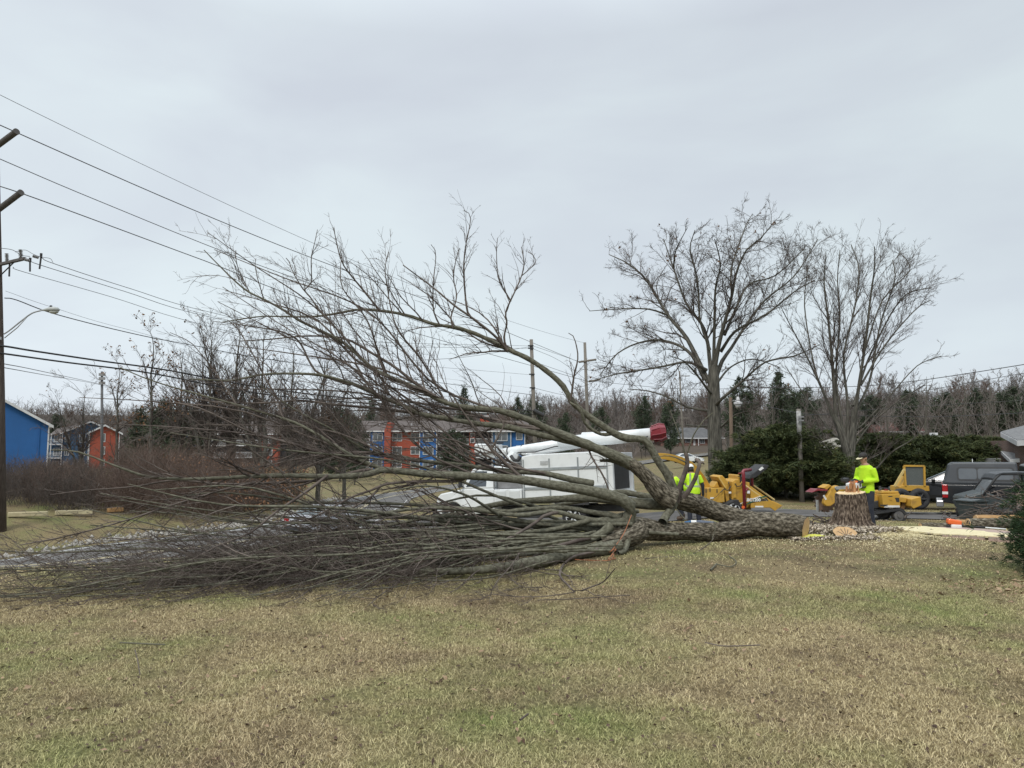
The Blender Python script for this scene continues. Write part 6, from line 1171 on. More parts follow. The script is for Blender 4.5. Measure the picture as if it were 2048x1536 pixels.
q = MB(); [q.tube([sg_(1633+k*2.4, 1000, GG-.25+k*.2), sg_(1634+k*2.2, 1024, GG-.25+k*.2)], .022, 6) for k in range(3)]; q.build('hanging_chains', M_metal, sg); PX([(1684, 957), (1692, 955), (1694, 960), (1688, 966), (1684, 963)], -.2, .1, 'control_console', M_blk); q = MB(); q.tube([sg_(1688, 962), sg_(1700, 985)], .03, 6); q.tube([sg_(1683, 956), sg_(1690, 958)], .014, 5); q.build('console_post', M_blk, sg)
q = MB()
for pts in ([(1690, 980), (1705, 982), (1730, 992), (1745, 1000)], [(1686, 976), (1700, 976), (1728, 986), (1748, 990)], [(1789, 996), (1796, 990), (1802, 998), (1806, 1004)], [(1757, 981), (1764, 976), (1775, 977), (1782, 982)]): q.tube([sg_(a_, b_, GG-.2) for a_, b_ in pts], .018, 5)
q.build('hydraulic_hoses', M_blk, sg); q = MB(); q.tube([sg_(1760, 981), sg_(1760, 972)], .03, 8); q.build('exhaust_pipe', M_dark, sg); q = MB(); q.cyl(sg_(1772, 981), sg_(1772, 977.5), .05); q.build('fuel_cap', M_or if 'M_or' in globals() else M_redp, sg)
# ---- loader with mesh guard
LG = 24.5; c0 = W(1815, 1022, LG); ld = empty('compact_loader', (c0[0], c0[1], gz(c0[0], c0[1])), 0); tag(ld, 'yellow machine with upright meshed guard frame behind the stump grinder', 'loader'); SO2 = np.array(ld.location)
def ld_(px, py, Y=LG): p = W(px, py, Y)-SO2; return (float(p[0]), float(p[1]), float(p[2]))
LX = lambda pts, d0, d1, name, m, bevel=.01: pxprism(pts, d0, d1, name, m, ld, bevel, LG, ld_)
LX([(1789, 972), (1800, 970), (1848, 971), (1849, 981), (1789, 981)], -.3, .3, 'deck', M_yel); q = MB(); 
for a, b_, r_ in (((1808, 931.5), (1848, 932), 0), ((1848, 932), (1849, 972), 0), ((1808, 932), (1811, 972), 0)): q.tube([ld_(*a, LG-.3), ld_(*b_, LG-.3)], .04, 4)
q.build('guard_frame', M_yel, ld); q = MB(); q.add([ld_(1810, 934, LG-.29), ld_(1846, 934, LG-.29), ld_(1847, 970, LG-.29), ld_(1812, 970, LG-.29)], [(0, 1, 2, 3)]); q.build('mesh_screen', mat('dark_mesh_screen', (.07, .08, .075), (.11, .12, .11), sc=60, rough=.7), ld)
q = MB(); q.tube([ld_(1789, 973, LG-.25), ld_(1809, 938, LG-.3)], .045, 4); q.build('diagonal_brace', mat('pale_yellow_brace', (.62, .48, .2), (.5, .36, .12), sc=3), ld); LX([(1797, 971), (1807, 952), (1811, 952), (1811, 972)], -.2, .2, 'seat_panel', M_yel); LX([(1802, 956), (1808, 956), (1808, 960), (1802, 960)], -.21, -.2, 'black_switch_panel', M_blk, 0); LX([(1805, 946), (1811, 946), (1811, 952), (1805, 952)], -.21, -.1, 'white_sticker', M_wlab, 0)
LX([(1795, 981), (1822, 981), (1822, 992), (1795, 994)], -.25, .25, 'chassis', M_blk)
for px in (1802, 1838):
    for d in (-.35, .35): wheel(ld, ld_(px, 998, LG+d), .34, .22, side=-1 if d < 0 else 1, m=M_blk)
# ------------------------------------------------------------------ people
M_skin = mat('skin', (.42, .24, .16), (.36, .20, .13), sc=8, rough=.55); M_hiviz = mat('hi_vis_yellow_cloth', (.50, .80, .02), (.42, .68, .015), sc=4, rough=.85, bump=1.0, bsc=9); M_navy = mat('dark_trousers', (.015, .018, .03), (.03, .033, .045), sc=6, rough=.9)
M_hair = mat('dark_hair', (.012, .01, .009), (.025, .02, .016), sc=30, rough=.7); M_glove = mat('black_glove', (.012, .012, .013), (.03, .03, .03), sc=20, rough=.7); M_boot = mat('boot_leather', (.05, .03, .02), (.08, .05, .03), sc=9, rough=.7)
def remesh(o, vs, it=6, f=.5):
    m = o.modifiers.new('r', 'REMESH'); m.mode = 'VOXEL'; m.voxel_size = vs; m.use_smooth_shade = True; s = o.modifiers.new('s', 'SMOOTH'); s.iterations = it; s.factor = f; return o
def ell(mb, c, ax, a, b, d, n=10):   # ellipsoid with long axis ax
    c = Vector(c); ax = Vector(ax).normalized(); u = Vector((0, 1, 0)); u = (u-ax*u.dot(ax)).normalized(); v = ax.cross(u); secs = []
    for i in range(n+1):
        t = math.pi*i/n; r = max(math.sin(t), .02); secs.append([c-ax*d*math.cos(t)+(v*a*math.cos(q*math.pi/8)+u*b*math.sin(q*math.pi/8))*r for q in range(16)])
    return mb.loft(secs)
def torso(mb, pts):   # list of (centre, half depth, half width), sections tilted with the spine
    secs = []; n = len(pts)
    for i, (c, a, b) in enumerate(pts):
        t = (Vector(pts[min(i+1, n-1)][0])-Vector(pts[max(i-1, 0)][0])).normalized(); u = Vector((0, 1, 0)); u = (u-t*u.dot(t)).normalized(); v = t.cross(u)*-1
        secs.append([Vector(c)+v*a*math.cos(q*math.pi/9)+u*b*math.sin(q*math.pi/9)*(-1) for q in range(18)])
    return mb.loft(secs)
def hand(mb, wrist, d, up, curl=.9, side=1, s=1.0):
    """palm and five bent fingers; d = pointing direction, up = back of the hand"""
    w_ = Vector(wrist); d = Vector(d).normalized(); up = (Vector(up)-d*Vector(up).dot(d)).normalized(); lat = d.cross(up)*side
    pc = w_+d*.05*s; secs = [[w_+d*t*s+lat*a*math.cos(q*math.pi/5)*s+up*b*math.sin(q*math.pi/5)*s for q in range(10)] for t, a, b in ((-.01, .026, .02), (.03, .036, .016), (.07, .041, .015), (.095, .04, .012))]; mb.loft(secs)
    for k, L in enumerate((.070, .080, .074, .058)):
        b = w_+d*.09*s+lat*(-.03+.02*k)*s; p = [b]; dd = d; 
        for j in range(3): dd = (dd*math.cos(curl)-up*math.sin(curl)).normalized() if j else (d*math.cos(curl*.6)-up*math.sin(curl*.6)).normalized(); upj = up; p.append(p[-1]+dd*L*s*(.42, .33, .25)[j]); 
        mb.tube(p, [.0095*s, .009*s, .0085*s, .007*s], 7)
    b = w_+d*.03*s-lat*.03*s; p = [b, b+(d*.6-lat*.7-up*.2).normalized()*.035*s, b+(d*.9-lat*.75-up*.7).normalized()*.062*s]; mb.tube(p, [.012*s, .011*s, .008*s], 7)
def head(mb, c, look, up=(0, 0, 1)):
    c = Vector(c); f = Vector(look).normalized(); u = Vector(up); u = (u-f*u.dot(f)).normalized(); l = u.cross(f); P = lambda a, b, d: c+f*a+l*b+u*d
    secs = []
    for h, rf, rb, rw in ((-.115, .05, .0, .022), (-.10, .075, .02, .045), (-.07, .083, .05, .058), (-.03, .085, .08, .068), (.01, .085, .095, .074), (.05, .085, .10, .077), (.085, .075, .092, .07), (.11, .05, .06, .048), (.122, .01, .02, .015)):
        secs.append([P((rf if math.cos(q*math.pi/9) > 0 else rb)*math.cos(q*math.pi/9), rw*math.sin(q*math.pi/9), h) for q in range(18)])
    mb.loft(secs); mb.tube([P(.078, 0, .02), P(.104, 0, -.022), P(.085, 0, -.034)], [.009, .015, .012], 8); mb.tube([P(.08, -.022, -.058), P(.089, 0, -.056), P(.08, .022, -.058)], .0075, 6); mb.tube([P(.06, -.012, -.10), P(.075, 0, -.10), P(.06, .012, -.10)], .014, 6)
    mb.tube([P(.078, -.05, .034), P(.090, -.025, .038), P(.088, 0, .034), P(.090, .025, .038), P(.078, .05, .034)], .007, 6)
    for s in (1, -1): mb.tube([P(-.005, s*.074, .02), P(-.012, s*.085, .012), P(-.008, s*.082, -.02), P(0, s*.074, -.03)], [.008, .011, .010, .007], 6)
    return P
def person(label, loc, rz, hp, ch, nk, hd, look, arms, legs, hat, sleeve_long=True, vest=False, gloves=True, shirtm=None, sc=1):
    """joints in metres: hp hips, ch chest, nk neck, hd head centre; arms = [(shoulder, elbow, wrist, hand dir, back of hand)], legs = [(hip, knee, ankle, toe dir)]"""
    shirtm = shirtm or M_hiviz; root = empty('person', loc, rz); root.scale = (sc, sc, sc); tag(root, label, 'person'); V3 = Vector; b = MB(); P = head(b, hd, look)
    b.tube([V3(nk)-V3((0, 0, .03)), V3(hd)-V3((0, 0, .07))+V3(look).normalized()*-.02], [.062, .055], 12); torso(b, [(hp, .10, .15), ((V3(hp)+V3(ch))/2, .09, .14), (ch, .105, .16), (nk, .07, .10)])
    for s, e_, w_, d, u in arms: b.tube([s, e_, w_], [.05, .04, .028], 10); hand(b, w_, d, u, side=1 if s[1] > 0 else -1)
    for h, k, a, t in legs: b.tube([h, k, a], [.08, .055, .042], 10); a = V3(a); t = V3(t).normalized(); b.tube([a-t*.04, a+t*.08-V3((0, 0, .04)), a+t*.16-V3((0, 0, .05))], [.05, .045, .03], 8)
    remesh(b.build('body', M_skin, root), .011, 3)
    s_ = MB(); hpv = V3(hp); torso(s_, [(hpv-V3((0, 0, .10)), .145, .195), (hpv+V3((0, 0, .02)), .135, .185), ((hpv*.5+V3(ch)*.5), .128, .180), (ch, .135, .195), (V3(ch)*.35+V3(nk)*.65, .115, .185), (V3(nk)-V3((0, 0, .015)), .07, .095)])
    for s, e_, w_, d, u in arms: 
        end = V3(w_) if sleeve_long else V3(e_)*.75+V3(s)*.25; pts = [V3(s)+V3((0, 0, -.01)), (V3(s)+V3(e_))/2, V3(e_), (V3(e_)+V3(w_))/2, end] if sleeve_long else [V3(s), (V3(s)+V3(e_))/2, end]; s_.tube(pts, [.075, .07, .062, .054, .043] if sleeve_long else [.075, .075, .075], 12)
    shirt = remesh(s_.build('shirt', shirtm, root), .013, 14)
    if not sleeve_long:
        q = MB(); [q.tube([V3(s)*.4+V3(e_)*.6, e_, w_], [.058, .05, .038], 10) for s, e_, w_, d, u in arms]; remesh(q.build('undersleeves', M_navy, root), .012, 3)
    if vest:
        q = MB(); zc = V3(hp)*.62+V3(ch)*.38; torso(q, [(zc-V3((0, 0, .028)), .148, .199), (zc+V3((0, 0, .028)), .148, .199)])
        for sy in (-.11, .11):
            c = V3(ch); q.box((c.x-.137, sy, c.z-.02), (.014, .05, .36))
        q.build('reflective_bands', mat('silver_reflective_band', (.35, .45, .22), (.45, .52, .35), sc=9, rough=.4), shirt)
    t = MB(); torso(t, [(hpv-V3((0, 0, .18)), .12, .175), (hpv-V3((0, 0, .05)), .13, .178), (hpv+V3((0, 0, .06)), .12, .165)])
    for h, k, a, d in legs: t.tube([V3(h), (V3(h)+V3(k))/2, k, (V3(k)+V3(a))/2, V3(a)+V3((0, 0, .02))], [.105, .092, .072, .068, .068], 12)
    remesh(t.build('trousers', M_navy, root), .014, 4)
    q = MB()
    for h, k, a, d in legs: a = V3(a); d = V3(d).normalized(); q.tube([a+V3((0, 0, .10)), a, a-V3((0, 0, .02))+d*.03, a+d*.12-V3((0, 0, .035)), a+d*.19-V3((0, 0, .045))], [.06, .06, .062, .05, .035], 10)
    remesh(q.build('boots', M_boot, root), .012, 3)
    if gloves:
        q = MB(); [hand(q, w_, d, u, side=1 if s[1] > 0 else -1, s=1.13) for s, e_, w_, d, u in arms]; [q.tube([V3(w_)-V3(d).normalized()*.03, V3(w_)+V3(d).normalized()*.02], .036, 10) for s, e_, w_, d, u in arms]; remesh(q.build('gloves', M_glove, root), .007, 1)
    if hat == 'cap':
        q = MB(); secs = [[P(rf*math.cos(a*math.pi/9) if math.cos(a*math.pi/9) > 0 else rb*math.cos(a*math.pi/9), rw*math.sin(a*math.pi/9), h) for a in range(18)] for h, rf, rb, rw in ((.035, .094, .110, .087), (.075, .092, .108, .085), (.11, .07, .085, .066), (.135, .03, .04, .03), (.139, .005, .005, .005))]; q.loft(secs); c = q.build('cap', M_hair, root, smooth=True)
        q = MB(); n = 9; top = [P(.075+.0, (k/4-1)*.078, .045) for k in range(n)]; out_ = [P(.085+.095*math.cos((k/4-1)*1.25), (k/4-1)*.08, .052-.012) for k in range(n)]; vs = top+out_+[v-Vector((0, 0, .006)) for v in top+out_]; fs = [(k, k+1, k+1+n, k+n) for k in range(n-1)]+[(k+2*n, k+3*n, k+1+3*n, k+1+2*n) for k in range(n-1)]+[(k+n, k+1+n, k+1+3*n, k+3*n) for k in range(n-1)]; q.add(vs, fs); q.build('visor', mat('cream_visor', (.62, .56, .36), (.55, .5, .32), sc=5), c)
        q = MB(); secs = [[P((.06 if math.cos(a*math.pi/9) > 0 else .106)*math.cos(a*math.pi/9)-.01, .080*math.sin(a*math.pi/9), h) for a in range(18)] for h in (-.035, .0, .05)]; q.loft(secs); q.build('hair', M_hair, root, smooth=True)
        q = MB(); [q.tube([P(.082, s*.015, .022), P(.084, s*.048, .022)], .011, 6) for s in (1, -1)]; q.tube([P(.07, .062, .024), P(.0, .08, .026)], .004, 4); q.tube([P(.07, -.062, .024), P(.0, -.08, .026)], .004, 4); q.build('sunglasses', M_blk, root)
    elif hat == 'helmet':
        q = MB(); secs = [[P(rf*math.cos(a*math.pi/9), rw*math.sin(a*math.pi/9), h) for a in range(18)] for h, rf, rw in ((.03, .142, .122), (.04, .126, .106), (.09, .12, .10), (.13, .09, .075), (.152, .04, .035), (.157, .008, .008))]; q.loft(secs); q.build('hard_hat', M_wlab, root, smooth=True)
        q = MB(); secs = [[P((.06 if math.cos(a*math.pi/9) > 0 else .104)*math.cos(a*math.pi/9)-.01, .082*math.sin(a*math.pi/9), h) for a in range(18)] for h in (-.075, -.03, .05)]; q.loft(secs); q.build('hair', M_hair, root, smooth=True)
    elif hat == 'beanie':
        q = MB(); secs = [[P(rf*math.cos(a*math.pi/9)-.008, rw*math.sin(a*math.pi/9), h) for a in range(18)] for h, rf, rw in ((-.03, .103, .083), (.03, .106, .087), (.08, .098, .083), (.12, .07, .058), (.14, .01, .01))]; q.loft(secs); q.build('beanie', mat('grey_brown_beanie', (.06, .05, .045), (.09, .075, .065), sc=30), root, smooth=True)
    return root
# man at the stump, facing left, chainsaw in his gloved hands
px_, Y_ = 1727, 17.0; x_ = (px_-1024)/F*Y_; z_ = W(1727, 905, Y_)[2]-1.735
man = person('man in bright yellow long sleeved shirt and cap standing behind the stump with a chainsaw', (x_, Y_, z_), R(200),
   (0, 0, .93), (-.01, 0, 1.28), (.015, 0, 1.48), (.055, 0, 1.60), (.94, -.02, -.30),
   [((.0, .185, 1.39), (-.05, .25, 1.12), (.20, .10, 1.09), (.9, -.25, .05), (.1, .2, 1)), ((.0, -.185, 1.39), (.03, -.25, 1.13), (.29, -.05, 1.12), (.85, .35, .0), (.1, -.3, 1))],
   [((0, .09, .88), (.03, .11, .48), (-.02, .12, .09), (1, .1, 0)), ((0, -.09, .88), (.06, -.12, .48), (.05, -.13, .09), (1, -.1, 0))], 'cap')
cs = empty('chainsaw', tuple(man.location)); cs.rotation_euler = man.rotation_euler; tag(cs, 'orange and white chainsaw held by the man in the yellow shirt', 'chainsaw')
M_or = paint('orange_plastic', (.72, .13, .02), .4, .1); q = MB(); q.box((.36, 0, 1.0), (.30, .19, .15), ry=R(8)); q.build('engine_body', M_wlab, cs, bevel=.03); q = MB(); q.box((.30, 0, 1.08), (.26, .17, .05), ry=R(8)); q.build('top_cover', M_or, cs, bevel=.02)
q = MB(); q.tube([(.30, -.12, .96), (.30, -.13, 1.10), (.31, -.02, 1.145), (.30, .12, 1.10), (.30, .13, .98)], .014, 8); q.build('front_handle', M_blk, cs, smooth=True); q = MB(); q.tube([(.2, .08, 1.06), (.1, .09, 1.07), (.08, .09, .98), (.22, .08, .95)], .018, 8); q.build('rear_handle', M_blk, cs, smooth=True); q = MB(); q.prism([(.5, .93), (.5, 1.0), (.86, .99), (.9, .955), (.86, .92)], -.01, .01); q.build('guide_bar', M_metal, cs)
# two men at the chipper
Y_ = 22.6; x_ = (1384-1024)/F*Y_; z_ = W(1384, 939, Y_)[2]-1.62
person('man in white hard hat and yellow vest seen from behind at the chipper', (x_, Y_, z_), R(100), (0, 0, .92), (.09, 0, 1.24), (.14, 0, 1.40), (.20, 0, 1.50), (.9, 0, -.4),
   [((.11, .20, 1.33), (.13, .29, 1.06), (.30, .20, .92), (.8, -.2, -.4), (.3, .3, 1)), ((.11, -.20, 1.33), (.08, -.31, 1.06), (.12, -.33, .80), (.2, 0, -1), (.0, -1, .1))],
   [((0, .1, .87), (.02, .12, .47), (-.02, .13, .09), (1, .2, 0)), ((0, -.1, .87), (.03, -.13, .47), (.0, -.14, .09), (1, -.2, 0))], 'helmet', sleeve_long=False, vest=True, gloves=True, sc=1.08)
Y_ = 23.2; x_ = (1356-1024)/F*Y_; z_ = W(1356, 944, Y_)[2]-1.45
person('stooping man in yellow shirt and dark beanie beside the man in the hard hat', (x_, Y_, z_), R(170), (-.12, 0, .88), (.10, 0, 1.15), (.19, 0, 1.29), (.28, 0, 1.34), (.8, 0, -.6),
   [((.12, .19, 1.22), (.18, .26, .95), (.40, .16, .90), (.9, -.2, -.2), (.2, .3, 1)), ((.12, -.19, 1.22), (.20, -.24, .95), (.42, -.12, .92), (.9, .2, -.2), (.2, -.3, 1))],
   [((-.12, .1, .84), (.06, .13, .46), (-.08, .14, .09), (1, .2, 0)), ((-.12, -.1, .84), (.04, -.13, .46), (-.1, -.14, .09), (1, -.2, 0))], 'beanie', gloves=False)
# ------------------------------------------------------------------ stump, logs, path and debris
rg = np.random.default_rng(12)
SY = 15.6; sb = W(1703, 1058, SY); st = empty('tree_stump', (sb[0], sb[1], gz(sb[0], sb[1]))); tag(st, 'tall freshly cut tree stump with furrowed bark and a splintered hinge', 'tree stump'); so_ = np.array(st.location)
zt = W(1698, 986, SY)[2]-so_[2]; hs = np.linspace(-.05, zt, 44); R0 = np.interp(hs, [-.05, .05, .2, .45, zt], [.56, .47, .35, .30, .265]); k = 120; th = np.linspace(0, 2*math.pi, k, endpoint=False)
TH, HH = np.meshgrid(th, hs); fl = 1+.24*np.maximum(0, 1-HH/.45)*np.sin(TH*5+1.2)+.05*np.sin(TH*3+2)
fur = 1-np.abs(fbm(np.cos(TH)*9+40, np.sin(TH)*9+HH*1.3+40, 4, 4)*2-1)*2; RR = R0[:, None]*fl+.022*fur+.05*(fbm(np.cos(TH)*14+60+HH*3, np.sin(TH)*14+HH*7+60, 8, 4)-.5)
HHt = HH.copy(); HHt[-1] += .03*np.cos(th-.5)+.01*rg.normal(size=k)
V = np.stack([RR*np.cos(TH), RR*np.sin(TH), HHt], -1).reshape(-1, 3); i = np.arange(44*k).reshape(44, k); j = np.roll(i, -1, 1); f = np.stack([i[:-1], j[:-1], j[1:], i[1:]], -1).reshape(-1, 4)
U = np.stack([np.minimum(TH, 2*math.pi-TH)*.38, HH*1.0], -1).reshape(-1, 2); U = U[:, ::1]
mesh_np('bark', V, f, bark('stump_bark', (.025, .018, .014), (.26, .205, .155), (.085, .062, .046), su=34, sv=9), st, smooth=True, uv=U)
rimp = V[-k:]*np.array([.985, .985, 1])+np.array([0, 0, .002]); M_cutp = mat('pale_cut_wood', (.70, .56, .35), (.58, .42, .24), sc=9, rough=.85, bump=.3); mb = MB(); mb.add(list(rimp)+[(0, 0, zt+.02)], [(q, (q+1) % k, k) for q in range(k)]); mb.build('cut_surface', M_cutp, st)
mb = MB()
for q in range(26):
    a = rg.normal()*.09+.07; y = rg.normal()*.05; h = .30*max(0, 1-abs(a-.07)/.2)*(.4+.6*rg.random())+.02; mb.prism([(a-.018, zt-.01), (a+.02, zt-.01), (a+.008+rg.normal()*.02, zt+h), (a-.004, zt+h*.9)], y-.01, y+.012)
mb.build('splintered_hinge', mat('orange_heartwood', (.55, .30, .14), (.38, .18, .08), sc=12, stretch=(1, 1, .2), rough=.8), st)
# cut cookie
c = W(1691, 1072, 14.25); z = gz(c[0], c[1]); ck = empty('wood_round', (c[0], c[1], z+.05)); tag(ck, 'orange brown round slice of the trunk leaning at the foot of the stump', 'wood slice'); ck.rotation_euler = (R(58), R(4), R(8))
n = 36; th = np.linspace(0, 2*math.pi, n, endpoint=False); rr = .235*(1+.05*np.sin(th*3)+.03*np.sin(th*7)); V = [(r*math.cos(t), r*math.sin(t)*.62, .0) for r, t in zip(rr, th)]; V2 = [(x, y, -.05) for x, y, _ in V]
mb = MB(); mb.add(V+V2, [tuple(range(n))]); mb.build('cut_face', M_cut, ck); mb = MB(); mb.add([(x*1.01, y*1.01, z_) for x, y, z_ in V]+[(x*1.01, y*1.01, z_) for x, y, z_ in V2], [(q, q+n, (q+1) % n+n, (q+1) % n) for q in range(n)]+[tuple(range(2*n-1, n-1, -1))]); mb.build('bark_rim', M_bark, ck)
mb = MB(); [mb.box((.0+.10*math.cos(a), -.04+.07*abs(math.sin(a)), .002), (.15, .008, .004), rz=a) for a in (.6, 1.1, 1.5, 2.0, 2.6)]; mb.build('cracks', M_dark, ck)
# brick path under sawdust
M_pbrick = brick('worn_path_brick', (.42, .30, .25), (.34, .24, .2), (.30, .27, .22), sc=3.2); M_saw = mat('sawdust', (.74, .66, .42), (.60, .50, .30), sc=16, rough=.95, bump=.7, bsc=60, c3=(.68, .60, .37))
PG = [(1752, 1053, 16.2), (1905, 1050, 17.0), (2015, 1074, 14.6), (2050, 1090, 13.4), (2005, 1092, 13.2), (1880, 1082, 13.9), (1800, 1068, 15.0)]
P = np.array([W(a, b_, 10)[:1].tolist()+[0] for a, b_, _ in PG]); P = np.array([((a-1024)/F*Y, Y) for a, b_, Y in PG]); t = np.array([gz(x, y) for x, y in P]); pth = empty('brick_path', (P[0, 0], P[0, 1], t[0])); tag(pth, 'brick path at the right with torn edge, partly buried in sawdust', 'path')
o_ = np.array([P[0, 0], P[0, 1], t[0]]); ctr = P.mean(0); nn = len(P); ov = []
for i in range(nn):
    a, b_ = P[i], P[(i+1) % nn]; m_ = 14
    for s in range(m_): ov.append(a+(b_-a)*s/m_+rg.normal(size=2)*.025)
ov = np.array(ov); hz = ground(ov[:, 0], ov[:, 1])
def plate(name, ov, dz, th_, m, parent, off):
    q = MB(); hz = ground(ov[:, 0], ov[:, 1], False)+dz; n = len(ov); top = [(x-off[0], y-off[1], z-off[2]) for (x, y), z in zip(ov, hz)]; bot = [(x, y, z-th_) for x, y, z in top]; c = ov.mean(0); cz = float(ground(np.array([c[0]]), np.array([c[1]]), False)[0])+dz
    q.add(top+bot+[(c[0]-off[0], c[1]-off[1], cz-off[2])], [(i, (i+1) % n, 2*n) for i in range(n)]+[(i, i+n, (i+1) % n+n, (i+1) % n) for i in range(n)]); return q.build(name, m, parent)
plate('bricks', ov, .07, .14, M_pbrick, pth, o_)
sd = (ov-ctr)*np.array([.97, .93])+ctr+np.array([-.12, .05]); n = len(sd)
keep = sd[:, 0] < 8.95; sd2 = sd.copy(); sd2[:, 0] = np.minimum(sd2[:, 0], 8.9+.25*fbm(sd2[:, 1]*3, sd2[:, 0], 3)); 
tag(plate('sawdust', sd2, .083, .03, M_saw, None, (0, 0, 0)), 'pale sawdust spread over the brick path', 'sawdust', kind='stuff')
def scatter(name, label, cat, n, fn, size, m, seed, asp=.5, zup=.02, thick_=False):
    g_ = np.random.default_rng(seed); xy = fn(g_, n); x, y = xy[:, 0], xy[:, 1]; z = ground(x, y)+zup*g_.random(len(x))+.004; P = np.stack([x, y, z], -1); n = len(P); a = g_.normal(size=(n, 3))*np.array([1, 1, .35]); a /= np.linalg.norm(a, axis=1, keepdims=True); b = np.cross(a, np.array([0, 0, 1])+g_.normal(size=(n, 3))*.35); b /= np.linalg.norm(b, axis=1, keepdims=True); nn_ = np.cross(a, b)
    s = size*(.4+1.2*g_.random((n, 1))); V = np.stack([P-a*s+nn_*s*.2, P-b*s*asp, P+a*s+nn_*s*.25, P+b*s*asp*.9], 1).reshape(-1, 3); f = np.arange(n)[:, None]*4; return tag(mesh_np(name, V, [f+np.array([[0, 1, 2]]), f+np.array([[0, 2, 3]])], m), label, cat, kind='stuff')
def near(cx, cy, sx_, sy_): return lambda g_, n: np.stack([cx+g_.normal(size=n)*sx_, cy+g_.normal(size=n)*sy_], -1)
sX, sY = so_[0], so_[1]
scatter('sawdust_drift', 'sawdust sprayed over the grass beside the stump', 'sawdust', 26000, lambda g_, n: np.stack([sX+.2+np.abs(g_.normal(size=n))*.95-.35, sY-1.0+g_.normal(size=n)*.38], -1), .011, M_saw, 5, .6, .02)
scatter('sawdust_drift', 'thin sawdust dusting the lawn in front of the stump', 'sawdust', 5000, lambda g_, n: np.stack([sX-.6+g_.normal(size=n)*1.6, sY-1.6+g_.normal(size=n)*.7], -1), .012, M_saw, 6, .6, .02)
M_chip = mat('bark_chips', (.72, .62, .48), (.07, .05, .035), sc=30, rough=.9); M_leafl = mat('pale_dead_leaf', (.36, .26, .16), (.20, .12, .07), sc=4, rough=.85)
scatter('bark_chips', 'bark chips and shredded bark heaped round the stump', 'bark chips', 6500, lambda g_, n: np.stack([sX-.45+g_.normal(size=n)*.45, sY-.45+g_.normal(size=n)*.30], -1), .042, M_chip, 7, .45, .12)
scatter('bark_chips', 'bark chips lying under the trunk end', 'bark chips', 1500, lambda g_, n: np.stack([5.0+g_.random(n)*1.6, 13.75+g_.normal(size=n)*.12], -1), .03, M_chip, 8, .45, .05)
scatter('fallen_leaves', 'curled dead leaves scattered over the lawn', 'leaves', 900, lambda g_, n: (lambda Y: np.stack([(g_.random(n)*2-1)*Y*.7, Y], -1))(3.6+10*g_.random(n)**.8), .022, M_leafl, 9, .55, .03)
scatter('fallen_leaves', 'drift of dead leaves by the yew shrub', 'leaves', 500, near(6.3, 9.0, .5, .35), .028, M_leafl, 10, .55, .03)
scatter('dark_leaves', 'small dark leaf scraps in the grass', 'leaves', 4200, lambda g_, n: (lambda Y: np.stack([(g_.random(n)*2-1)*Y*.7, Y], -1))(3.6+9*g_.random(n)), .014, mat('dark_leaf', (.05, .03, .02), (.10, .06, .04), sc=5, rough=.9), 11, .6, .02)
# stones along the far road edge
g_ = np.random.default_rng(15); t = RSf[(RSf[:, 0] > -40) & (RSf[:, 1] < 62)]; ii = g_.integers(0, len(t)-1, 1500); d = np.gradient(t, axis=0); d /= np.linalg.norm(d, axis=1)[:, None]; nr = np.c_[-d[:, 1], d[:, 0]]
off_ = 3.35+np.abs(g_.normal(size=1500))*.5; q_ = t[ii]+nr[ii]*off_[:, None]+g_.normal(size=(1500, 2))*.1; z = ground(q_[:, 0], q_[:, 1]); n = len(q_); ph = np.array([(1, 0, 0), (-1, 0, 0), (0, 1, 0), (0, -1, 0), (0, 0, 1), (0, 0, -1)], float)
s = (.05+.10*g_.random((n, 1))**2); V = (np.stack([q_[:, 0], q_[:, 1], z+.02], -1)[:, None]+ph[None]*s[:, None]*(.6+.7*g_.random((n, 6, 1)))+g_.normal(size=(n, 6, 3))*.012).reshape(-1, 3); F8 = np.array([(0, 2, 4), (2, 1, 4), (1, 3, 4), (3, 0, 4), (2, 0, 5), (1, 2, 5), (3, 1, 5), (0, 3, 5)]); f = (np.arange(n)[:, None, None]*6+F8[None]).reshape(-1, 3)
tag(mesh_np('stones', V, f, mat('pale_stone', (.40, .38, .34), (.24, .22, .19), sc=2, rough=.9)), 'pale stones lining the far edge of the road', 'stones', kind='stuff')
# parking blocks / kerb stones at the top of the bank
for i, (px0, px1, py, Y, lab) in enumerate([(16, 95, 1033, 33.5, 'long pale timber edging beside the foot of the utility pole'), (110, 185, 1031, 35, 'pale edging piece right of the long one'), (215, 245, 1030, 37, 'short orange tinted edging piece on the bank')]):
    a, b_ = W(px0, py, Y), W(px1, py, Y+.6); mb = MB(); L_ = np.linalg.norm(b_[:2]-a[:2]); e_ = empty('edging_timber', (a[0], a[1], gz(a[0], a[1])+.02), math.atan2(b_[1]-a[1], b_[0]-a[0])); tag(e_, lab, 'edging'); mb.box((L_/2, 0, .08), (L_, .18, .2)); mb.build('timber', mat('pale_timber', (.55, .48, .30), (.42, .36, .22), sc=4) if i < 2 else mat('orange_timber', (.6, .36, .16), (.5, .28, .12), sc=4), e_, bevel=.02)
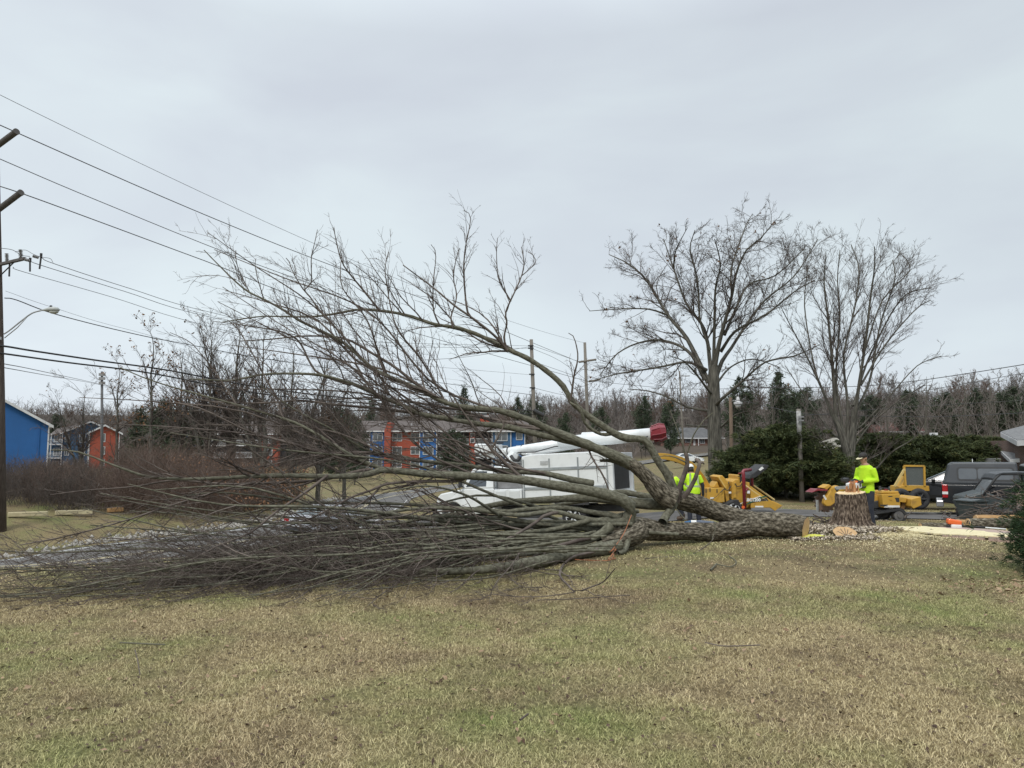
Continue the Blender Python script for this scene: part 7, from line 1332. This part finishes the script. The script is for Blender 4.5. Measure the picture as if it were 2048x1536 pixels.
# logs and brush pile by the bin
def log(label, x, y, L_, r, rz, name='log', m=None, ry=0):
    e_ = empty(name, (x, y, gz(x, y)+r*.8), rz); tag(e_, label, 'log'); P = np.array([(-L_/2, 0, 0), (-L_/4, .02, .01), (0, -.01, .0), (L_/4, .01, .01), (L_/2, 0, 0)]); P, rr_ = resample(P, [r, r*.98, r*.95, r*.92, r*.9], 40); v, f, u = barktube(P, rr_, 24, int(x*10), .008); mesh_np('bark', v, f, m or M_bark, e_, smooth=True, uv=u)
    for s, rr2 in ((-1, r), (1, r*.9)): q = MB(); q.cyl((s*(L_/2), 0, 0), (s*(L_/2+.012), 0, 0), rr2*.97, rr2*.95, 20); q.build('cut_face', M_cut, e_)
    return e_
M_owood = mat('split_orange_wood', (.42, .24, .09), (.22, .13, .06), sc=10, rough=.85, stretch=(.3, 1, 1))
log('grey log lying in front of the brush pile', 11.9, 18.0, 2.1, .13, R(-4)); log('orange split log on top of the grey log', 11.9, 18.5, 1.1, .17, R(-8), 'split_log', M_owood); log('short orange split log left of the longer one', 10.95, 18.4, .6, .11, R(12), 'split_log', M_owood)
log('small mossy log at the far edge of the brick path', 9.95, 17.6, 1.0, .07, R(2)); log('dark knotted branch lying on the driveway left of the stump', 7.15, 17.2, 1.1, .05, R(-3)); log('thin log behind the trunk end on the driveway', 6.6, 18.4, 1.4, .06, R(5))
def brushheap(label, cx, cy, sx_, sy_, n, h, seed, m):
    g_ = np.random.default_rng(seed); P = []
    for i in range(n):
        a = g_.random()*6.28; L_ = .4+1.0*g_.random(); c = np.array([cx+g_.normal()*sx_, cy+g_.normal()*sy_, 0]); c[2] = gz(c[0], c[1])+abs(g_.normal())*h; d = np.array([math.cos(a), math.sin(a), g_.normal()*.3]); t = np.linspace(-.5, .5, 6)[:, None]; P.append((c+d*t*L_+g_.normal(size=(6, 3))*.03, np.linspace(.018, .006, 6)))
    ch = ramify(P, g_, 3, .5, (20, 60), .6, n=5, wander=.2, rmin=.004, lmin=.1, lmax=.5); v, f, u = tubes(P+ch, 5); return tag(mesh_np('brush_pile', v, f, m, smooth=True, uv=u), label, 'brush pile', kind='stuff')
brushheap('heap of cut brush around the utility buggy and bin', 13.3, 19.6, .9, .7, 110, .35, 3, M_twig); brushheap('loose cut branches right of the orange log', 12.9, 17.6, .6, .5, 50, .12, 4, M_limb); brushheap('cut sticks on the driveway edge left of the stump', 7.2, 17.6, .35, .2, 14, .06, 5, M_twig)
c = (12.95, 19.1); q = empty('cardboard_box', (c[0], c[1], gz(*c)+.48), R(15)); tag(q, 'worn cardboard box resting on the brush pile', 'box'); mb = MB(); mb.box((0, 0, .16), (.30, .25, .32)); mb.build('box', mat('cardboard', (.34, .24, .19), (.28, .19, .14), sc=3), q, bevel=.005); mb = MB(); mb.box((.0, -.17, .30), (.28, .13, .008), rx=R(50)); mb.build('flap', MATS['cardboard'], q)
# pole saw lying on the path
c = W(1908, 1050, 16.6); ps = empty('pole_saw', (c[0], c[1], gz(c[0], c[1])+.06), R(-14)); ps.scale = (.8, .8, .8); tag(ps, 'orange and white motor pole tool lying behind the brick path', 'pole saw')
mb = MB(); mb.box((0, 0, .16), (.34, .24, .15), ry=R(10)); mb.build('engine_cover', M_or, ps, bevel=.04); mb = MB(); mb.box((.03, -.02, .05), (.26, .22, .12)); mb.build('engine_body', M_wlab, ps, bevel=.03); mb = MB(); mb.box((-.1, .02, .04), (.16, .2, .10)); mb.build('fuel_tank', M_blk, ps, bevel=.03)
mb = MB(); mb.tube([(.15, 0, .06), (.75, 0, .03)], .028, 8); mb.build('grip_sleeve', M_blk, ps, smooth=True); mb = MB(); mb.tube([(.75, 0, .03), (1.25, 0, .0)], .02, 8); mb.build('shaft', M_wlab, ps, smooth=True); mb = MB(); mb.tube([(.35, -.12, .12), (.36, -.06, .2), (.36, .06, .2), (.35, .12, .12)], .013, 6); mb.build('loop_handle', M_blk, ps)
# yellow cloth, orange strap, bundle
c = W(1621, 1077, 13.9); g_ = np.random.default_rng(2); n = 26; X, Yy = np.meshgrid(np.linspace(-.28, .28, n), np.linspace(-.14, .14, n), indexing='ij'); e1 = (1-np.maximum(np.abs(X)/.28, np.abs(Yy)/.14)**4); Z = .015+.05*fbm(X*9+5, Yy*9+5, 2)*e1; i = np.arange(n*n).reshape(n, n); f = np.stack([i[:-1, :-1], i[1:, :-1], i[1:, 1:], i[:-1, 1:]], -1).reshape(-1, 4)
X = X+.03*np.sin(Yy*20); o = mesh_np('cloth', np.stack([X, Yy+.02*np.sin(X*14), Z], -1).reshape(-1, 3), f, mat('yellow_cloth', (.62, .62, .10), (.52, .54, .08), sc=6, rough=.85), smooth=True, loc=(c[0], c[1], gz(c[0], c[1])+.02)); o.rotation_euler = (0, 0, .1); tag(o, 'crumpled yellow cloth on the grass left of the wood slice', 'cloth')
def rope(name, label, pts, r, m, cat):
    P = smooth(np.array([W(*p) for p in pts]), 5); o = P[0].copy(); v, f, u = tube_batch((P-o)[None], np.full((1, len(P)), r), 6); return tag(mesh_np(name, v, f, m, smooth=True, loc=tuple(o)), label, cat)
M_rope = mat('orange_strap', (.42, .15, .06), (.30, .12, .06), sc=9, rough=.8)
rope('orange_rope', 'orange rope hanging from the crown fork to a tangle on the grass', [(1263, 1030, 11.8), (1250, 1062, 11.6), (1238, 1082, 11.4), (1226, 1098, 11.3), (1219, 1104, 11.3), (1232, 1098, 11.2), (1222, 1112, 11.1), (1231, 1117, 11.0), (1216, 1118, 10.9), (1228, 1108, 11.1), (1220, 1120, 10.9), (1195, 1121, 10.9), (1150, 1119, 10.9)], .006, M_rope, 'rope')
for i, (pts, r, lab) in enumerate([([(1421, 1140, 10.15), (1433, 1128, 10.5)], .012, 'short dark stick beside the pale curved twig'), ([(1433, 1128, 10.55), (1450, 1132, 10.4), (1463, 1133, 10.4), (1472, 1126, 10.6), (1470, 1120, 10.8), (1458, 1112, 11.2)], .008, 'pale curved twig lying on the lawn right of centre'),
    ([(1290, 1117, 11.1), (1330, 1114, 11.3), (1375, 1112, 11.4), (1400, 1100, 12.1), (1425, 1080, 13.3), (1432, 1060, 13.5)], .007, 'long thin branch arching from the trunk to the grass'), ([(280, 1350, 5.3), (275, 1320, 5.7), (270, 1300, 6.0)], .004, 'little upright twig in the left lawn'),
    ([(240, 1285, 6.25), (300, 1288, 6.2), (330, 1289, 6.2)], .006, 'pale stick in the left lawn under the crown'), ([(1075, 1200, 8.0), (1140, 1198, 8.1), (1230, 1192, 8.3), (1260, 1190, 8.35)], .005, 'thin twig on the grass below the curled branch'), ([(1410, 1285, 6.25), (1450, 1292, 6.15), (1520, 1290, 6.2)], .005, 'thin straight twig on the right part of the lawn'),
    ([(1040, 1440, 4.45), (1056, 1428, 4.55)], .006, 'dark short stick low in the middle of the lawn')]):
    pts = [(a, b_, min(Y_, .99*CAMZ*F/(b_-905)) if b_ > 1075 else Y_) for a, b_, Y_ in pts]; rope('stick', lab, pts, r, M_limb if 'pale' in lab else M_twig, 'stick')
c = W(1408, 1043, 14.9); e_ = empty('tool_bundle', (c[0]-.16, c[1], W(1400, 1050, 14.9)[2]), R(-8)); tag(e_, 'grey roll with blue and white end lying between the trunk forks', 'bundle'); e_.scale = (.72, .72, .62); mb = MB(); mb.tube([(0, 0, .07), (.1, 0, .08), (.45, 0, .05), (.62, 0, .03)], [.07, .075, .07, .04], 10); mb.build('grey_roll', mat('grey_blue_cloth', (.09, .11, .15), (.13, .15, .19), sc=6, rough=.9), e_, smooth=True); mb = MB(); mb.cyl((-.13, 0, .08), (.01, 0, .08), .07); mb.build('white_band', M_wlab, e_); mb = MB(); mb.tube([(-.3, 0, .05), (-.13, 0, .08)], [.05, .065], 10); mb.build('blue_end', mat('blue_cloth', (.03, .12, .25), (.04, .10, .2), sc=5), e_)
